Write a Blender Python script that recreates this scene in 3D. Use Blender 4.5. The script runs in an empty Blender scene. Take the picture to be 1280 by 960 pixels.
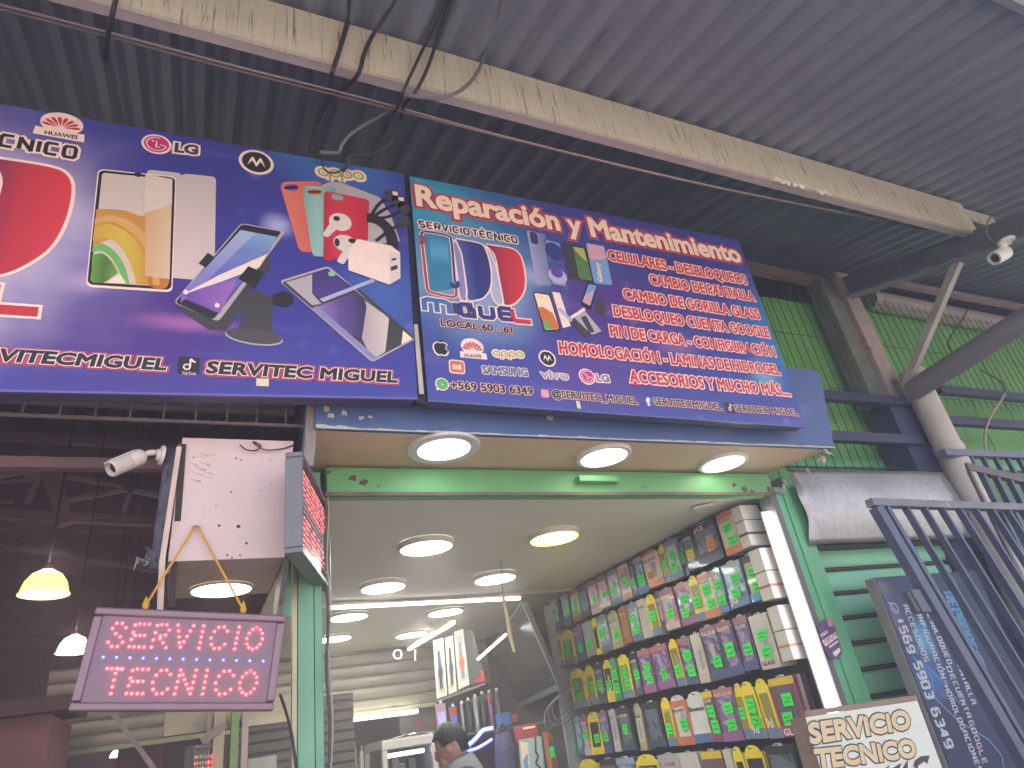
import bpy, bmesh, math, random
from mathutils import Vector, Matrix
random.seed(7)
S = bpy.context.scene
COL = S.collection

# ------------------------------------------------------------------ camera
CAM_F, CAM_W, CAM_H = 840.0, 1280.0, 960.0
YAW, PITCH, ROLL = (math.radians(a) for a in (27.65, 27.5, -9.4))
CAM_POS = Vector((0, 0, 1.6))
_f = Vector((math.sin(YAW)*math.cos(PITCH), math.cos(YAW)*math.cos(PITCH), math.sin(PITCH)))
_r0 = Vector((math.cos(YAW), -math.sin(YAW), 0)); _u0 = _r0.cross(_f)
_r = math.cos(ROLL)*_r0 + math.sin(ROLL)*_u0
_u = -math.sin(ROLL)*_r0 + math.cos(ROLL)*_u0
cam = bpy.data.cameras.new('camera'); camo = bpy.data.objects.new('camera', cam); COL.objects.link(camo)
cam.sensor_width = 36; cam.lens = CAM_F/CAM_W*36; cam.clip_start = 0.05; cam.clip_end = 500
camo.matrix_world = Matrix(((_r.x, _u.x, -_f.x, CAM_POS.x), (_r.y, _u.y, -_f.y, CAM_POS.y), (_r.z, _u.z, -_f.z, CAM_POS.z), (0, 0, 0, 1)))
S.camera = camo

# ------------------------------------------------------------------ light
SUN_ELEV, SUN_AZ = math.radians(58), math.radians(25)        # azimuth measured from +Y towards +X: sun stands behind the building
W = bpy.data.worlds.new('World'); S.world = W; W.use_nodes = True
wn = W.node_tree.nodes; wl = W.node_tree.links
sky = wn.new('ShaderNodeTexSky'); sky.sky_type = 'NISHITA'; sky.sun_disc = False
sky.sun_elevation = SUN_ELEV; sky.sun_rotation = SUN_AZ; sky.dust_density = 2.0
wl.new(sky.outputs[0], wn['Background'].inputs[0]); wn['Background'].inputs[1].default_value = 0.12
sun = bpy.data.lights.new('sun', 'SUN'); suno = bpy.data.objects.new('sun', sun); COL.objects.link(suno)
sun.energy = 5.0; sun.angle = math.radians(0.5); sun.color = (1, .91, .80)
_sd = Vector((math.sin(SUN_AZ)*math.cos(SUN_ELEV), math.cos(SUN_AZ)*math.cos(SUN_ELEV), math.sin(SUN_ELEV)))
suno.rotation_euler = _sd.to_track_quat('Z', 'Y').to_euler(); suno.location = (0, -6, 12)
S.view_settings.view_transform = 'Standard'; S.view_settings.look = 'None'
S.view_settings.exposure = 2.82; S.view_settings.gamma = 1; S.view_settings.use_curve_mapping = False
S.render.engine = 'CYCLES'
S.cycles.max_bounces = 6; S.cycles.diffuse_bounces = 4; S.cycles.glossy_bounces = 3
S.cycles.caustics_reflective = False; S.cycles.caustics_refractive = False
S.cycles.sample_clamp_indirect = 4.0

LAMP = 8.0          # emission strength of the round ceiling panels

# ------------------------------------------------------------------ helpers: pixels of the photograph to points on real planes
def ray(px, py):
    return _r*((px-640)/CAM_F) - _u*((py-480)/CAM_F) + _f
def at(px, py, ax, v):
    d = ray(px, py); t = (v-CAM_POS[ax])/d[ax]
    return CAM_POS + d*t
def AX(px, py, v): return at(px, py, 0, v)
def AY(px, py, v): return at(px, py, 1, v)
def AZ(px, py, v): return at(px, py, 2, v)
ROOF_Z, ROOF_S = 4.64, 0.30
def roof_z(y): return ROOF_Z + ROOF_S*(y-2.0)
def AROOF(px, py):
    d = ray(px, py); t = (ROOF_Z - ROOF_S*2 - CAM_POS.z)/(d.z-ROOF_S*d.y)
    return CAM_POS + d*t

# ------------------------------------------------------------------ helpers: colours and materials
def lin(c):
    c /= 255.0
    return c/12.92 if c <= .04045 else ((c+.055)/1.055)**2.4
def C(r, g, b, k=1.0):
    return tuple(min(.9, lin(x)*k) for x in (r, g, b))
MATS = {}
def M(name, col, rough=.6, metal=0.0, var=.12, scale=9.0, bump=0.0, bscale=60.0, spec=.4, stain=None, stain_amt=0.0, stain_scale=3.0, stretch=(1, 1, 1), coat=0.0):
    if name in MATS: return MATS[name]
    m = bpy.data.materials.new(name); m.use_nodes = True; MATS[name] = m
    n = m.node_tree.nodes; l = m.node_tree.links; b = n['Principled BSDF']
    b.inputs['Metallic'].default_value = metal; b.inputs['Specular IOR Level'].default_value = spec
    b.inputs['Coat Weight'].default_value = coat
    tc = n.new('ShaderNodeTexCoord'); mp = n.new('ShaderNodeMapping'); mp.inputs['Scale'].default_value = stretch
    l.new(tc.outputs['Object'], mp.inputs[0])
    nz = n.new('ShaderNodeTexNoise'); nz.inputs['Scale'].default_value = scale; nz.inputs['Detail'].default_value = 6; nz.inputs['Roughness'].default_value = .65
    l.new(mp.outputs[0], nz.inputs['Vector'])
    rp = n.new('ShaderNodeValToRGB'); rp.color_ramp.elements[0].position = .3; rp.color_ramp.elements[1].position = .7
    rp.color_ramp.elements[0].color = (*[c*(1-var) for c in col], 1); rp.color_ramp.elements[1].color = (*[min(1, c*(1+var*.7)) for c in col], 1)
    l.new(nz.outputs['Fac'], rp.inputs[0]); out = rp.outputs[0]
    if stain:
        n2 = n.new('ShaderNodeTexNoise'); n2.inputs['Scale'].default_value = stain_scale; n2.inputs['Detail'].default_value = 8; n2.inputs['Roughness'].default_value = .7
        l.new(mp.outputs[0], n2.inputs['Vector'])
        r2 = n.new('ShaderNodeValToRGB'); r2.color_ramp.elements[0].position = .68-stain_amt*.4; r2.color_ramp.elements[1].position = .74-stain_amt*.3
        l.new(n2.outputs['Fac'], r2.inputs[0])
        mx = n.new('ShaderNodeMix'); mx.data_type = 'RGBA'; l.new(r2.outputs[0], mx.inputs[0]); l.new(out, mx.inputs[6]); mx.inputs[7].default_value = (*stain, 1)
        out = mx.outputs[2]
    l.new(out, b.inputs['Base Color'])
    mr = n.new('ShaderNodeMapRange'); mr.inputs['To Min'].default_value = max(.05, rough-.1); mr.inputs['To Max'].default_value = min(1, rough+.12)
    l.new(nz.outputs['Fac'], mr.inputs[0]); l.new(mr.outputs[0], b.inputs['Roughness'])
    if bump:
        n3 = n.new('ShaderNodeTexNoise'); n3.inputs['Scale'].default_value = bscale; n3.inputs['Detail'].default_value = 4
        l.new(mp.outputs[0], n3.inputs['Vector'])
        bp = n.new('ShaderNodeBump'); bp.inputs['Strength'].default_value = bump; bp.inputs['Distance'].default_value = .01
        l.new(n3.outputs['Fac'], bp.inputs['Height']); l.new(bp.outputs[0], b.inputs['Normal'])
    return m
def EM(name, col, strength):
    if name in MATS: return MATS[name]
    m = bpy.data.materials.new(name); m.use_nodes = True; MATS[name] = m
    b = m.node_tree.nodes['Principled BSDF']
    b.inputs['Base Color'].default_value = (.6, .6, .6, 1); b.inputs['Emission Color'].default_value = (*col, 1); b.inputs['Emission Strength'].default_value = strength
    return m
def GINK(name, stops, axis=0, rough=.36):
    """printed colour blend running across the piece (0 = left to right, 2 = bottom to top)"""
    if name in MATS: return MATS[name]
    m = bpy.data.materials.new('print '+name); m.use_nodes = True; MATS[name] = m
    n = m.node_tree.nodes; l = m.node_tree.links; b = n['Principled BSDF']
    tc = n.new('ShaderNodeTexCoord'); sx = n.new('ShaderNodeSeparateXYZ'); l.new(tc.outputs['Generated'], sx.inputs[0])
    nz = n.new('ShaderNodeTexNoise'); nz.inputs['Scale'].default_value = 4; nz.inputs['Detail'].default_value = 5; l.new(tc.outputs['Generated'], nz.inputs['Vector'])
    ad = n.new('ShaderNodeMath'); ad.operation = 'MULTIPLY_ADD'; l.new(nz.outputs['Fac'], ad.inputs[0]); ad.inputs[1].default_value = .22
    sb = n.new('ShaderNodeMath'); sb.operation = 'SUBTRACT'; l.new(sx.outputs[axis], sb.inputs[0]); sb.inputs[1].default_value = .11; l.new(sb.outputs[0], ad.inputs[2])
    rp = n.new('ShaderNodeValToRGB'); e = rp.color_ramp.elements
    while len(e) < len(stops): e.new(.5)
    for k, (p, c) in enumerate(stops): e[k].position = p; e[k].color = (*c, 1)
    l.new(ad.outputs[0], rp.inputs[0]); l.new(rp.outputs[0], b.inputs['Base Color']); b.inputs['Roughness'].default_value = rough; b.inputs['Specular IOR Level'].default_value = .35
    return m
def SWIRL(name, cols, scale=7, rough=.3):
    """printed swirl of several colours, as on phone accessory cards"""
    if name in MATS: return MATS[name]
    m = bpy.data.materials.new(name); m.use_nodes = True; MATS[name] = m
    n = m.node_tree.nodes; l = m.node_tree.links; b = n['Principled BSDF']
    tc = n.new('ShaderNodeTexCoord'); nz = n.new('ShaderNodeTexNoise'); nz.inputs['Scale'].default_value = scale; nz.inputs['Detail'].default_value = 2; nz.inputs['Distortion'].default_value = 1.6
    l.new(tc.outputs['Object'], nz.inputs['Vector']); rp = n.new('ShaderNodeValToRGB'); e = rp.color_ramp.elements; rp.color_ramp.interpolation = 'EASE'
    while len(e) < len(cols): e.new(.5)
    for k, c in enumerate(cols): e[k].position = .3+.4*k/(len(cols)-1); e[k].color = (*c, 1)
    l.new(nz.outputs['Fac'], rp.inputs[0]); l.new(rp.outputs[0], b.inputs['Base Color']); b.inputs['Roughness'].default_value = rough; b.inputs['Coat Weight'].default_value = .25
    return m
def INK(name, col, rough=.38): return M('print '+name, col, rough=rough, var=.05, scale=30, spec=.35)

# ------------------------------------------------------------------ helpers: meshes
class MB:
    def __init__(s): s.v = []; s.f = []
    def poly(s, pts):
        i = len(s.v); s.v += [Vector(p) for p in pts]; s.f.append(tuple(range(i, i+len(pts)))); return s
    def prism(s, pts, d):
        """closed polygon pts pushed along d: both caps and the sides"""
        d = Vector(d); i = len(s.v); n = len(pts)
        s.v += [Vector(p) for p in pts] + [Vector(p)+d for p in pts]
        s.f.append(tuple(range(i+n-1, i-1, -1))); s.f.append(tuple(range(i+n, i+2*n)))
        for k in range(n): s.f.append((i+k, i+(k+1) % n, i+n+(k+1) % n, i+n+k))
        return s
    def box(s, lo, hi):
        x0, y0, z0 = lo; x1, y1, z1 = hi
        return s.prism([(x0, y0, z0), (x1, y0, z0), (x1, y1, z0), (x0, y1, z0)], (0, 0, z1-z0))
    def obox(s, c, a, b, d):
        """box centred at c with half-axis vectors a, b, d"""
        c, a, b, d = map(Vector, (c, a, b, d))
        return s.prism([c-a-b-d, c+a-b-d, c+a+b-d, c-a+b-d], d*2)
    def beam(s, p, q, w, h, up=(0, 0, 1)):
        """rectangular bar from p to q, w across, h along up"""
        p, q = Vector(p), Vector(q); t = (q-p).normalized(); x = t.cross(Vector(up))
        if x.length < 1e-4: x = t.cross(Vector((0, 1, 0)))
        x.normalize(); y = x.cross(t)
        return s.prism([p-x*w/2-y*h/2, p+x*w/2-y*h/2, p+x*w/2+y*h/2, p-x*w/2+y*h/2], q-p)
    def tube(s, pts, r, n=8, caps=True):
        pts = [Vector(p) for p in pts]; rings = []; N = len(pts); last = None
        for k, p in enumerate(pts):
            t = (pts[min(k+1, N-1)]-pts[max(k-1, 0)]).normalized()
            if last is None:
                a = t.cross(Vector((0, 0, 1)));
                if a.length < 1e-3: a = t.cross(Vector((0, 1, 0)))
            else: a = last - t*last.dot(t)
            a.normalize(); last = a; b = t.cross(a); rr = r[k] if isinstance(r, (list, tuple)) else r
            i = len(s.v); s.v += [p+a*(rr*math.cos(2*math.pi*j/n))+b*(rr*math.sin(2*math.pi*j/n)) for j in range(n)]; rings.append(i)
        for a, b in zip(rings, rings[1:]):
            for j in range(n): s.f.append((a+j, a+(j+1) % n, b+(j+1) % n, b+j))
        if caps: s.f.append(tuple(rings[0]+j for j in reversed(range(n)))); s.f.append(tuple(rings[-1]+j for j in range(n)))
        return s
    def lathe(s, prof, c=(0, 0, 0), n=32, axis=None):
        """profile of (r, h) turned about z (or axis) at c"""
        c = Vector(c); z = Vector(axis).normalized() if axis else Vector((0, 0, 1))
        x = z.orthogonal().normalized(); y = z.cross(x); rings = []
        for r, h in prof:
            i = len(s.v); rings.append(i)
            s.v += [c+x*(r*math.cos(2*math.pi*j/n))+y*(r*math.sin(2*math.pi*j/n))+z*h for j in range(n)]
        for a, b in zip(rings, rings[1:]):
            for j in range(n): s.f.append((a+j, a+(j+1) % n, b+(j+1) % n, b+j))
        return s
    def fan(s, prof, c, n=32, axis=None):
        s.lathe(prof, c, n, axis); k = len(s.v)-n; s.f.append(tuple(range(k, k+n))); return s
    def sheet(s, rows):
        """grid of points"""
        i = len(s.v); w = len(rows[0])
        for r in rows: s.v += [Vector(p) for p in r]
        for a in range(len(rows)-1):
            for b in range(w-1): s.f.append((i+a*w+b, i+a*w+b+1, i+(a+1)*w+b+1, i+(a+1)*w+b))
        return s
    def build(s, name, mat, parent=None, smooth=False, bevel=0.0, flip=False, seg=2):
        me = bpy.data.meshes.new(name)
        off = Vector((0, 0, 0)); p = parent
        while p is not None: off += p.location; p = p.parent
        me.from_pydata([tuple(v-off) for v in s.v], [], s.f)
        bm = bmesh.new(); bm.from_mesh(me)
        bmesh.ops.recalc_face_normals(bm, faces=bm.faces)
        bm.to_mesh(me); bm.free()
        if smooth:
            for p in me.polygons: p.use_smooth = True
        me.materials.append(mat)
        o = bpy.data.objects.new(name, me); COL.objects.link(o)
        if parent is not None: o.parent = parent
        if smooth:
            md = o.modifiers.new('edges', 'EDGE_SPLIT'); md.split_angle = math.radians(40)
        if bevel:
            md = o.modifiers.new('bevel', 'BEVEL'); md.width = bevel; md.segments = seg; md.limit_method = 'ANGLE'
        return o
def tag(o, label=None, cat=None, group=None, kind=None):
    if label: o['label'] = label
    if cat: o['category'] = cat
    if group: o['group'] = group
    if kind: o['kind'] = kind
    return o
def thing(name, label, cat, loc=(0, 0, 0), group=None):
    o = bpy.data.objects.new(name, None); COL.objects.link(o); o.location = loc; o.empty_display_size = .1
    return tag(o, label, cat, group)
def dup(root, loc, label=None, group=None):
    r = root.copy(); COL.objects.link(r); r.location = loc
    if label: r['label'] = label
    if group: r['group'] = group
    for ch in list(root.children):
        c = ch.copy(); COL.objects.link(c); c.parent = r
        for g in list(ch.children):
            d = g.copy(); COL.objects.link(d); d.parent = c
    return r
def smooth_path(pts, n=6):
    """Catmull-Rom through pts"""
    P = [Vector(p) for p in pts]; P = [2*P[0]-P[1]]+P+[2*P[-1]-P[-2]]; out = []
    for a, b, c, d in zip(P, P[1:], P[2:], P[3:]):
        for k in range(n):
            t = k/n
            out.append(.5*((2*b)+(c-a)*t+(2*a-5*b+4*c-d)*t*t+(3*b-a-3*c+d)*t**3))
    out.append(P[-2]); return out

# ------------------------------------------------------------------ helpers: flat printing and lettering
_TX = {}
def text_raw(body):
    """filled outline of the text and its boundary loops, in units of the font size"""
    if body not in _TX:
        cu = bpy.data.curves.new('t', 'FONT'); cu.body = body; cu.size = 1; cu.resolution_u = 3; cu.fill_mode = 'FRONT'
        o = bpy.data.objects.new('t', cu); COL.objects.link(o)
        dg = bpy.context.evaluated_depsgraph_get(); me = bpy.data.meshes.new_from_object(o.evaluated_get(dg))
        bm = bmesh.new(); bm.from_mesh(me); bmesh.ops.remove_doubles(bm, verts=bm.verts, dist=1e-5); bm.verts.index_update()
        V = [(v.co.x, v.co.y) for v in bm.verts]; Fs = []; nxt = {}
        cnt = {}
        for f in bm.faces:
            ids = [v.index for v in f.verts]
            if f.normal.z < 0: ids.reverse()
            Fs.append(tuple(ids))
            for a, b in zip(ids, ids[1:]+ids[:1]): cnt[(a, b)] = 1
        for (a, b) in cnt:
            if (b, a) not in cnt: nxt[a] = b
        loops = []; seen = set()
        for a in list(nxt):
            if a in seen: continue
            L = []; c = a
            while c in nxt and c not in seen: seen.add(c); L.append(c); c = nxt[c]
            if len(L) > 2: loops.append(L)
        bm.free(); _TX[body] = (V, Fs, loops)
        bpy.data.objects.remove(o); bpy.data.curves.remove(cu); bpy.data.meshes.remove(me)
    return _TX[body]
CAP = None
def lettering(mb, body, P0, P1, up, lift, offset=0.0, shear=0.0):
    """flat text from P0 to P1 (baseline ends), up = cap-height vector, lift = offset vector off the surface; offset fattens the strokes"""
    global CAP
    if CAP is None: CAP = max(v[1] for v in text_raw('H')[0])
    V, Fs, loops = text_raw(body); x0 = min(v[0] for v in V); x1 = max(v[0] for v in V); ax = (P1-P0)/(x1-x0)
    lf = lift.normalized()
    def W(x, y, k=0): return P0 + ax*(x-x0+shear*y) + up*(y/CAP) + lift + lf*(.00006*k)
    i = len(mb.v); mb.v += [W(*v) for v in V]; mb.f += [tuple(i+k for k in f) for f in Fs]
    sx = ax.length; sy = up.length/CAP; ox = offset*min(1.0, sy/sx) if sx > 0 else offset; oy = offset*min(1.0, sx/sy)
    if offset > 0:
        for li, L in enumerate(loops):
            n = len(L); out = []
            for k in range(n):
                a = Vector(V[L[k-1]]); b = Vector(V[L[k]]); c = Vector(V[L[(k+1) % n]])
                d1 = (b-a).normalized(); d2 = (c-b).normalized()
                m = Vector((d1.y, -d1.x))+Vector((d2.y, -d2.x))
                if m.length < .3: m = Vector((d1.y, -d1.x))+d1*.5
                else: m = m.normalized(); m /= max(.6, m.x*d1.y-m.y*d1.x)
                out.append((b.x+m.x*ox, b.y+m.y*oy))
            for k in range(n):
                q = (k+1) % n; j = len(mb.v); z = 1+(k % 5)+1.25*(li % 4)
                mb.v += [W(*V[L[k]], z), W(*V[L[q]], z), W(*out[q], z), W(*out[k], z)]; mb.f.append((j, j+1, j+2, j+3))
    return mb
def rounded(w, h, r, n=5):
    """rounded rectangle outline centred on 0"""
    out = []
    for cx, cy, a0 in ((w/2-r, h/2-r, 0), (-w/2+r, h/2-r, 90), (-w/2+r, -h/2+r, 180), (w/2-r, -h/2+r, 270)):
        for k in range(n+1):
            a = math.radians(a0+90*k/n); out.append((cx+r*math.cos(a), cy+r*math.sin(a)))
    return out
class Face:
    """a printed face standing in the plane y = Y; pixels of the photo land on it"""
    def __init__(s, Y, step=.0012): s.Y = Y; s.step = step
    def p(s, px, py, layer=0):
        q = AY(px, py, s.Y); q.y -= s.step*layer; return q
    def pts(s, L, layer): return [s.p(x, y, layer) for x, y in L]
    def poly(s, L, layer, name, mat, parent):
        return MB().poly(s.pts(L, layer)).build(name, mat, parent)
    def blob(s, cx, cy, rx, ry, layer, mb=None, n=28, rot=0):
        mb = mb or MB(); c = s.p(cx, cy); a = s.p(cx+rx, cy)-c
        hx = (s.p(cx+rx, cy)-c).length; hz = abs((s.p(cx, cy-ry)-c).z)
        cr, sr = math.cos(rot), math.sin(rot)
        return mb.poly([(c.x+hx*math.cos(t)*cr-hz*math.sin(t)*sr, s.Y-s.step*layer, c.z+hx*math.cos(t)*sr+hz*math.sin(t)*cr) for t in [2*math.pi*k/n for k in range(n)]])
    def rrect(s, quad, r, layer, mb=None, n=5):
        """rounded quadrilateral from four pixel corners TL TR BR BL; r is a share of the width"""
        mb = mb or MB(); a, b, c, d = [s.p(x, y, layer) for x, y in quad]
        w = (b-a).length; h = (d-a).length; out = []
        for (u, v) in rounded(w, h, r*w, n):
            u = u/w+.5; v = .5-v/h
            out.append((a*(1-u)+b*u)*(1-v)+(d*(1-u)+c*u)*v)
        return mb.poly(out)
    def text(s, body, p0, p1, cap, layer, fill, parent, offset=.01, outlines=(), shear=0.0, name='lettering', label=None):
        P0 = s.p(*p0); P1 = s.p(*p1); h = (s.p(p0[0], p0[1]-cap)-P0).z
        up = Vector((0, 0, h)); n = len(outlines)
        mb = MB(); lettering(mb, body, P0, P1, up, Vector((0, -s.step*(layer+n), 0)), offset, shear)
        o = mb.build(name, fill, parent)
        if label: o['label'] = label
        sub = o if parent is None or parent.parent is None else parent
        for k, (off, mat) in enumerate(outlines):
            m2 = MB(); lettering(m2, body, P0, P1, up, Vector((0, -s.step*(layer+n-1-k), 0)), off, shear)
            m2.build('letter_outline', mat, sub)
        return o
# ================================================================== SETTING
EYE = 1.6
# ---- ground: one sheet, then the paved walkway and the road in front of the market
m_ground = M('concrete ground', (.38, .34, .29), .85, var=.2, scale=2.5, bump=.3, stain=(.16, .15, .14), stain_amt=.25, stain_scale=1.2)
tag(MB().sheet([[(-120, -120, 0), (120, -120, 0)], [(-120, 120, 0), (120, 120, 0)]]).build('ground', m_ground), kind='structure')
m_road = M('asphalt', (.055, .055, .058), .9, var=.25, scale=20, bump=.4, bscale=200)
tag(MB().sheet([[(-60, -14, .004), (60, -14, .004)], [(-60, -6, .004), (60, -6, .004)]]).build('road', m_road), kind='structure')
m_kerb = M('kerb stone', (.36, .35, .33), .8, var=.2, scale=6)
tag(MB().box((-60, -6, -.05), (60, -5.8, .13)).build('kerb', m_kerb), kind='structure')
m_tile = M('shop floor tile', (.42, .41, .38), .35, var=.1, scale=4)
tag(MB().sheet([[(.4, 3.0, .012), (3.4, 3.0, .012)], [(.4, 8.3, .012), (3.4, 8.3, .012)]]).build('shop_floor', m_tile), kind='structure')

# ---- the corrugated roof, one sheet rising from the eave into the hall
m_roof = M('roof sheet', (.23, .245, .30), .45, metal=.25, var=.16, scale=1.6, bump=.1, bscale=30, stain=(.17, .15, .16), stain_amt=.12, stain_scale=1.5, stretch=(3, .5, 1))
mb = MB(); rows = [[], []]; pitch = .155
x = -9.0
prof = ((0, 0), (.30, 0), (.42, .5), (.5, .85), (.58, 1), (.7, 1), (.78, .85), (.86, .5))
YE, YB = .716, 15.0
while x < 12.5:
    for u, h in prof:
        for k, y in enumerate((YE, YB)):
            rows[k].append((x+u*pitch, y, roof_z(y)+.031*h))
    x += pitch
mb.sheet(rows)
roof = mb.build('roof', m_roof); tag(roof, kind='structure')
md = roof.modifiers.new('t', 'SOLIDIFY'); md.thickness = .003; md.offset = 1

# ---- cream purlin carrying the sheet
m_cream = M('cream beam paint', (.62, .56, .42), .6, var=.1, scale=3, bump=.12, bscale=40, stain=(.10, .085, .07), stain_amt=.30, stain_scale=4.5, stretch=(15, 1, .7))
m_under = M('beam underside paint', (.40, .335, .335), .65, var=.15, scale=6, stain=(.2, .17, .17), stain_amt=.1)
bt = thing('roof_beam', 'long cream painted channel beam under the corrugated roof, streaked with dark drips', 'beam', (1.5, 2.0, 4.32))
P0 = AY(1205, 285, 2.0).z
zb, zt = 4.335, 4.632
MB().box((-6, 2.0, zb), (5.06, 2.02, zt)).build('web', m_cream, bt)
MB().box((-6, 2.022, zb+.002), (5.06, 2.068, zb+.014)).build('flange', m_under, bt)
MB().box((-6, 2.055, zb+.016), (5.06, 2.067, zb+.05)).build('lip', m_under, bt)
MB().box((5.10, 2.03, zt-.10), (5.5, 2.05, zt-.004)).box((5.42, 2.03, zt-.2), (5.5, 2.05, zt-.102)).build('end_bracket', m_cream, bt)
# flaking paint hanging below
mbf = MB()
for k in range(26):
    c = AY(962+random.uniform(0, 62), 232+random.uniform(-3, 3), 2.0); c.z = zb-.004+random.uniform(-.014, .01); c.x += random.uniform(-.03, .03)
    a = Vector((random.uniform(.006, .02), random.uniform(-.004, .004), random.uniform(-.006, .006))); b2 = Vector((random.uniform(-.004, .004), random.uniform(-.006, .002), random.uniform(.005, .012)))
    mbf.obox(c+Vector((0, -.004, 0)), a, b2, (0, .001, 0))
mbf.build('paint_flakes', M('flaked paint', (.75, .72, .66), .7), bt)
for ch in bt.children:                                     # the beam runs a little askew: its left end stands nearer the eave
    for v in ch.data.vertices:
        k = 5.06-(v.co.x+bt.location.x); v.co.y -= .0112*k; v.co.z -= .0034*k

# ---- gutter added along the eave to cover the overbright corner of sky
m_gut = M('added gutter', (.34, .37, .41), .5, var=.12, scale=3)
gt = thing('added_gutter', 'pale grey gutter added along the front eave, covering the bright sky in the upper right corner', 'gutter', (2, .64, 4.25))
MB().sheet([[(x, y, z) for y, z in ((.715, 4.285), (.705, 4.20), (.66, 4.155), (.56, 4.15), (.50, 4.18), (.485, 4.30))] for x in (-9, 12.5)]).build('trough', m_gut, gt)
for k in range(18): MB().beam((-8.5+1.2*k, .49, 4.296), (-8.5+1.2*k, .712, 4.292), .025, .004).build('strap', m_gut, gt)
# ---- cables and wires hanging under the roof
m_cable = M('black cable', (.035, .033, .034), .5)
m_cableg = M('grey cable', (.16, .15, .145), .55)
m_wire = M('pale wire', (.42, .35, .32), .5)
w = thing('roof_wire', 'thin pale wire strung along the underside of the cream beam', 'wire', (1.5, 2.15, 4.2))
for dz, mat in ((0, m_wire), (-.028, M('dark wire', (.2, .14, .13), .5))):
    pts = [AY(px, py, 2.15)+Vector((0, 0, dz*(1 if px < 560 else .3))) for px, py in ((-60, -8), (5, 7), (150, 44), (300, 84), (460, 124), (640, 173), (860, 226), (1050, 265), (1160, 286))]
    MB().tube(smooth_path(pts, 5), .0055, 6).build('strand', mat, w)
def cable(name, label, pts, r=.009, mat=None, cat='cable', group=None):
    return tag(MB().tube(smooth_path(pts, 7), r, 7).build(name, mat or m_cable, smooth=True), label, cat, group)
g = 'cables hanging from the roof'
cable('hanging_cable', 'short black cable crossing the beam far above the red petal emblem', [AROOF(150, -30), AY(146, -6, 1.918), AY(141, 16, 1.918), AY(135, 44, 2.12), AY(132, 75, 2.6)], .010, group=g)
cable('hanging_cable', 'straight black cable crossing the beam, leftmost of those by the sign joint', [AROOF(437, -10), AROOF(435, 25), AY(431, 40, 1.923), AY(422, 70, 1.923), AY(415, 92, 1.933), AY(411, 118, 2.3), AY(396, 150, 2.44), AY(388, 190, 2.5)], .0105, group=g)
cable('hanging_cable', 'black cable bending over the beam edge, second from left by the sign joint', [AROOF(500, -12), AROOF(485, 15), AY(465, 46, 1.923), AY(455, 68, 1.923), AY(447, 94, 1.928), AY(428, 112, 2.15), AY(410, 128, 2.3), AY(398, 152, 2.42)], .010, group=g)
cable('hanging_cable', 'thin black cable dropping straight across the beam into the dark', [AROOF(560, -5), AROOF(540, 40), AY(527, 65, 1.923), AY(505, 112, 1.926), AY(497, 134, 2.1), AY(478, 165, 2.38), AY(462, 200, 2.46)], .0075, group=g)
cable('hanging_cable', 'black cable joining the grey loop below the beam', [AROOF(580, -30), AROOF(562, 2), AY(545, 54, 1.908), AY(533, 88, 1.913), AY(518, 117, 1.933), AY(505, 132, 2.1), AY(501, 150, 2.25), AY(488, 178, 2.33), AY(466, 192, 2.37), AY(438, 195, 2.39), AY(435, 206, 2.42), AY(428, 214, 2.44)], .0085, group=g)
cable('hanging_cable', 'grey cable in a wide curve below the beam, looping over the sign top', [AROOF(632, -20), AROOF(622, 20), AY(610, 55, 1.888), AY(598, 88, 1.888), AY(580, 110, 1.893), AY(555, 122, 1.903), AY(528, 122, 1.918), AY(508, 120, 1.933), AY(497, 132, 2.15), AY(470, 148, 2.25), AY(442, 165, 2.3), AY(428, 180, 2.33), AY(424, 190, 2.36), AY(412, 191, 2.38), AY(400, 190, 2.4)], .009, m_cableg, group=g)
cable('hanging_cable', 'small dark cable loop dangling over the round lettering emblem of the left sign', [AY(403, 196, 2.42), AY(403, 206, 2.42), AY(410, 215, 2.42), AY(422, 215, 2.42), AY(432, 208, 2.42), AY(437, 198, 2.42)], .0045, group=g)

# ---- cantilever truss and columns at the right
XT = 5.0
m_steel = M('weathered steel', (.135, .135, .15), .6, metal=.2, var=.35, scale=7, bump=.3, stain=(.30, .27, .26), stain_amt=.18, stain_scale=6)
m_pale = M('pale steel paint', (.36, .33, .30), .55, var=.18, scale=5, stain=(.2, .16, .14), stain_amt=.1)
m_pipe = M('grey pipe paint', (.17, .16, .16), .5, var=.15, scale=6)
tr = thing('roof_truss', 'dark weathered rafter with diagonal strut and horizontal pipe arm, at the right', 'truss', (XT, 2.9, 0))
p1, p2 = AX(1040, 352, XT), AX(1290, 262, XT)
d = (p2-p1).normalized(); up = Vector((0, -d.z, d.y)); up = up if up.z > 0 else -up
lowa, lowb = AX(1075, 362, XT), AX(1290, 286, XT)
hh = .20
MB().beam(p1-d*.1-up*hh/2, p2+d*.7-up*hh/2, .02, hh, up).build('rafter_web', m_steel, tr)
MB().beam(p1-up*(hh+.008)+Vector((-.05, 0, 0))-d*.1, p2+d*.7-up*(hh+.008)+Vector((-.05, 0, 0)), .12, .014, up).build('rafter_flange', M('rafter edge paint', (.2, .2, .22), .5, var=.3, scale=5), tr)
s1, s2 = AX(1199, 324, XT-.03), AX(1132, 482, XT-.03)
MB().beam(s1, s2, .055, .055, (1, 0, 0)).build('strut', m_pale, tr)
a, b2 = AX(1148, 484, XT), AX(1300, 388, XT)
zc = (a.z+b2.z)/2
MB().tube([a+Vector((0, .05, 0)), b2+(b2-a)*.15], .082, 20).build('pipe_arm', m_pipe, tr, smooth=True)
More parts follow.
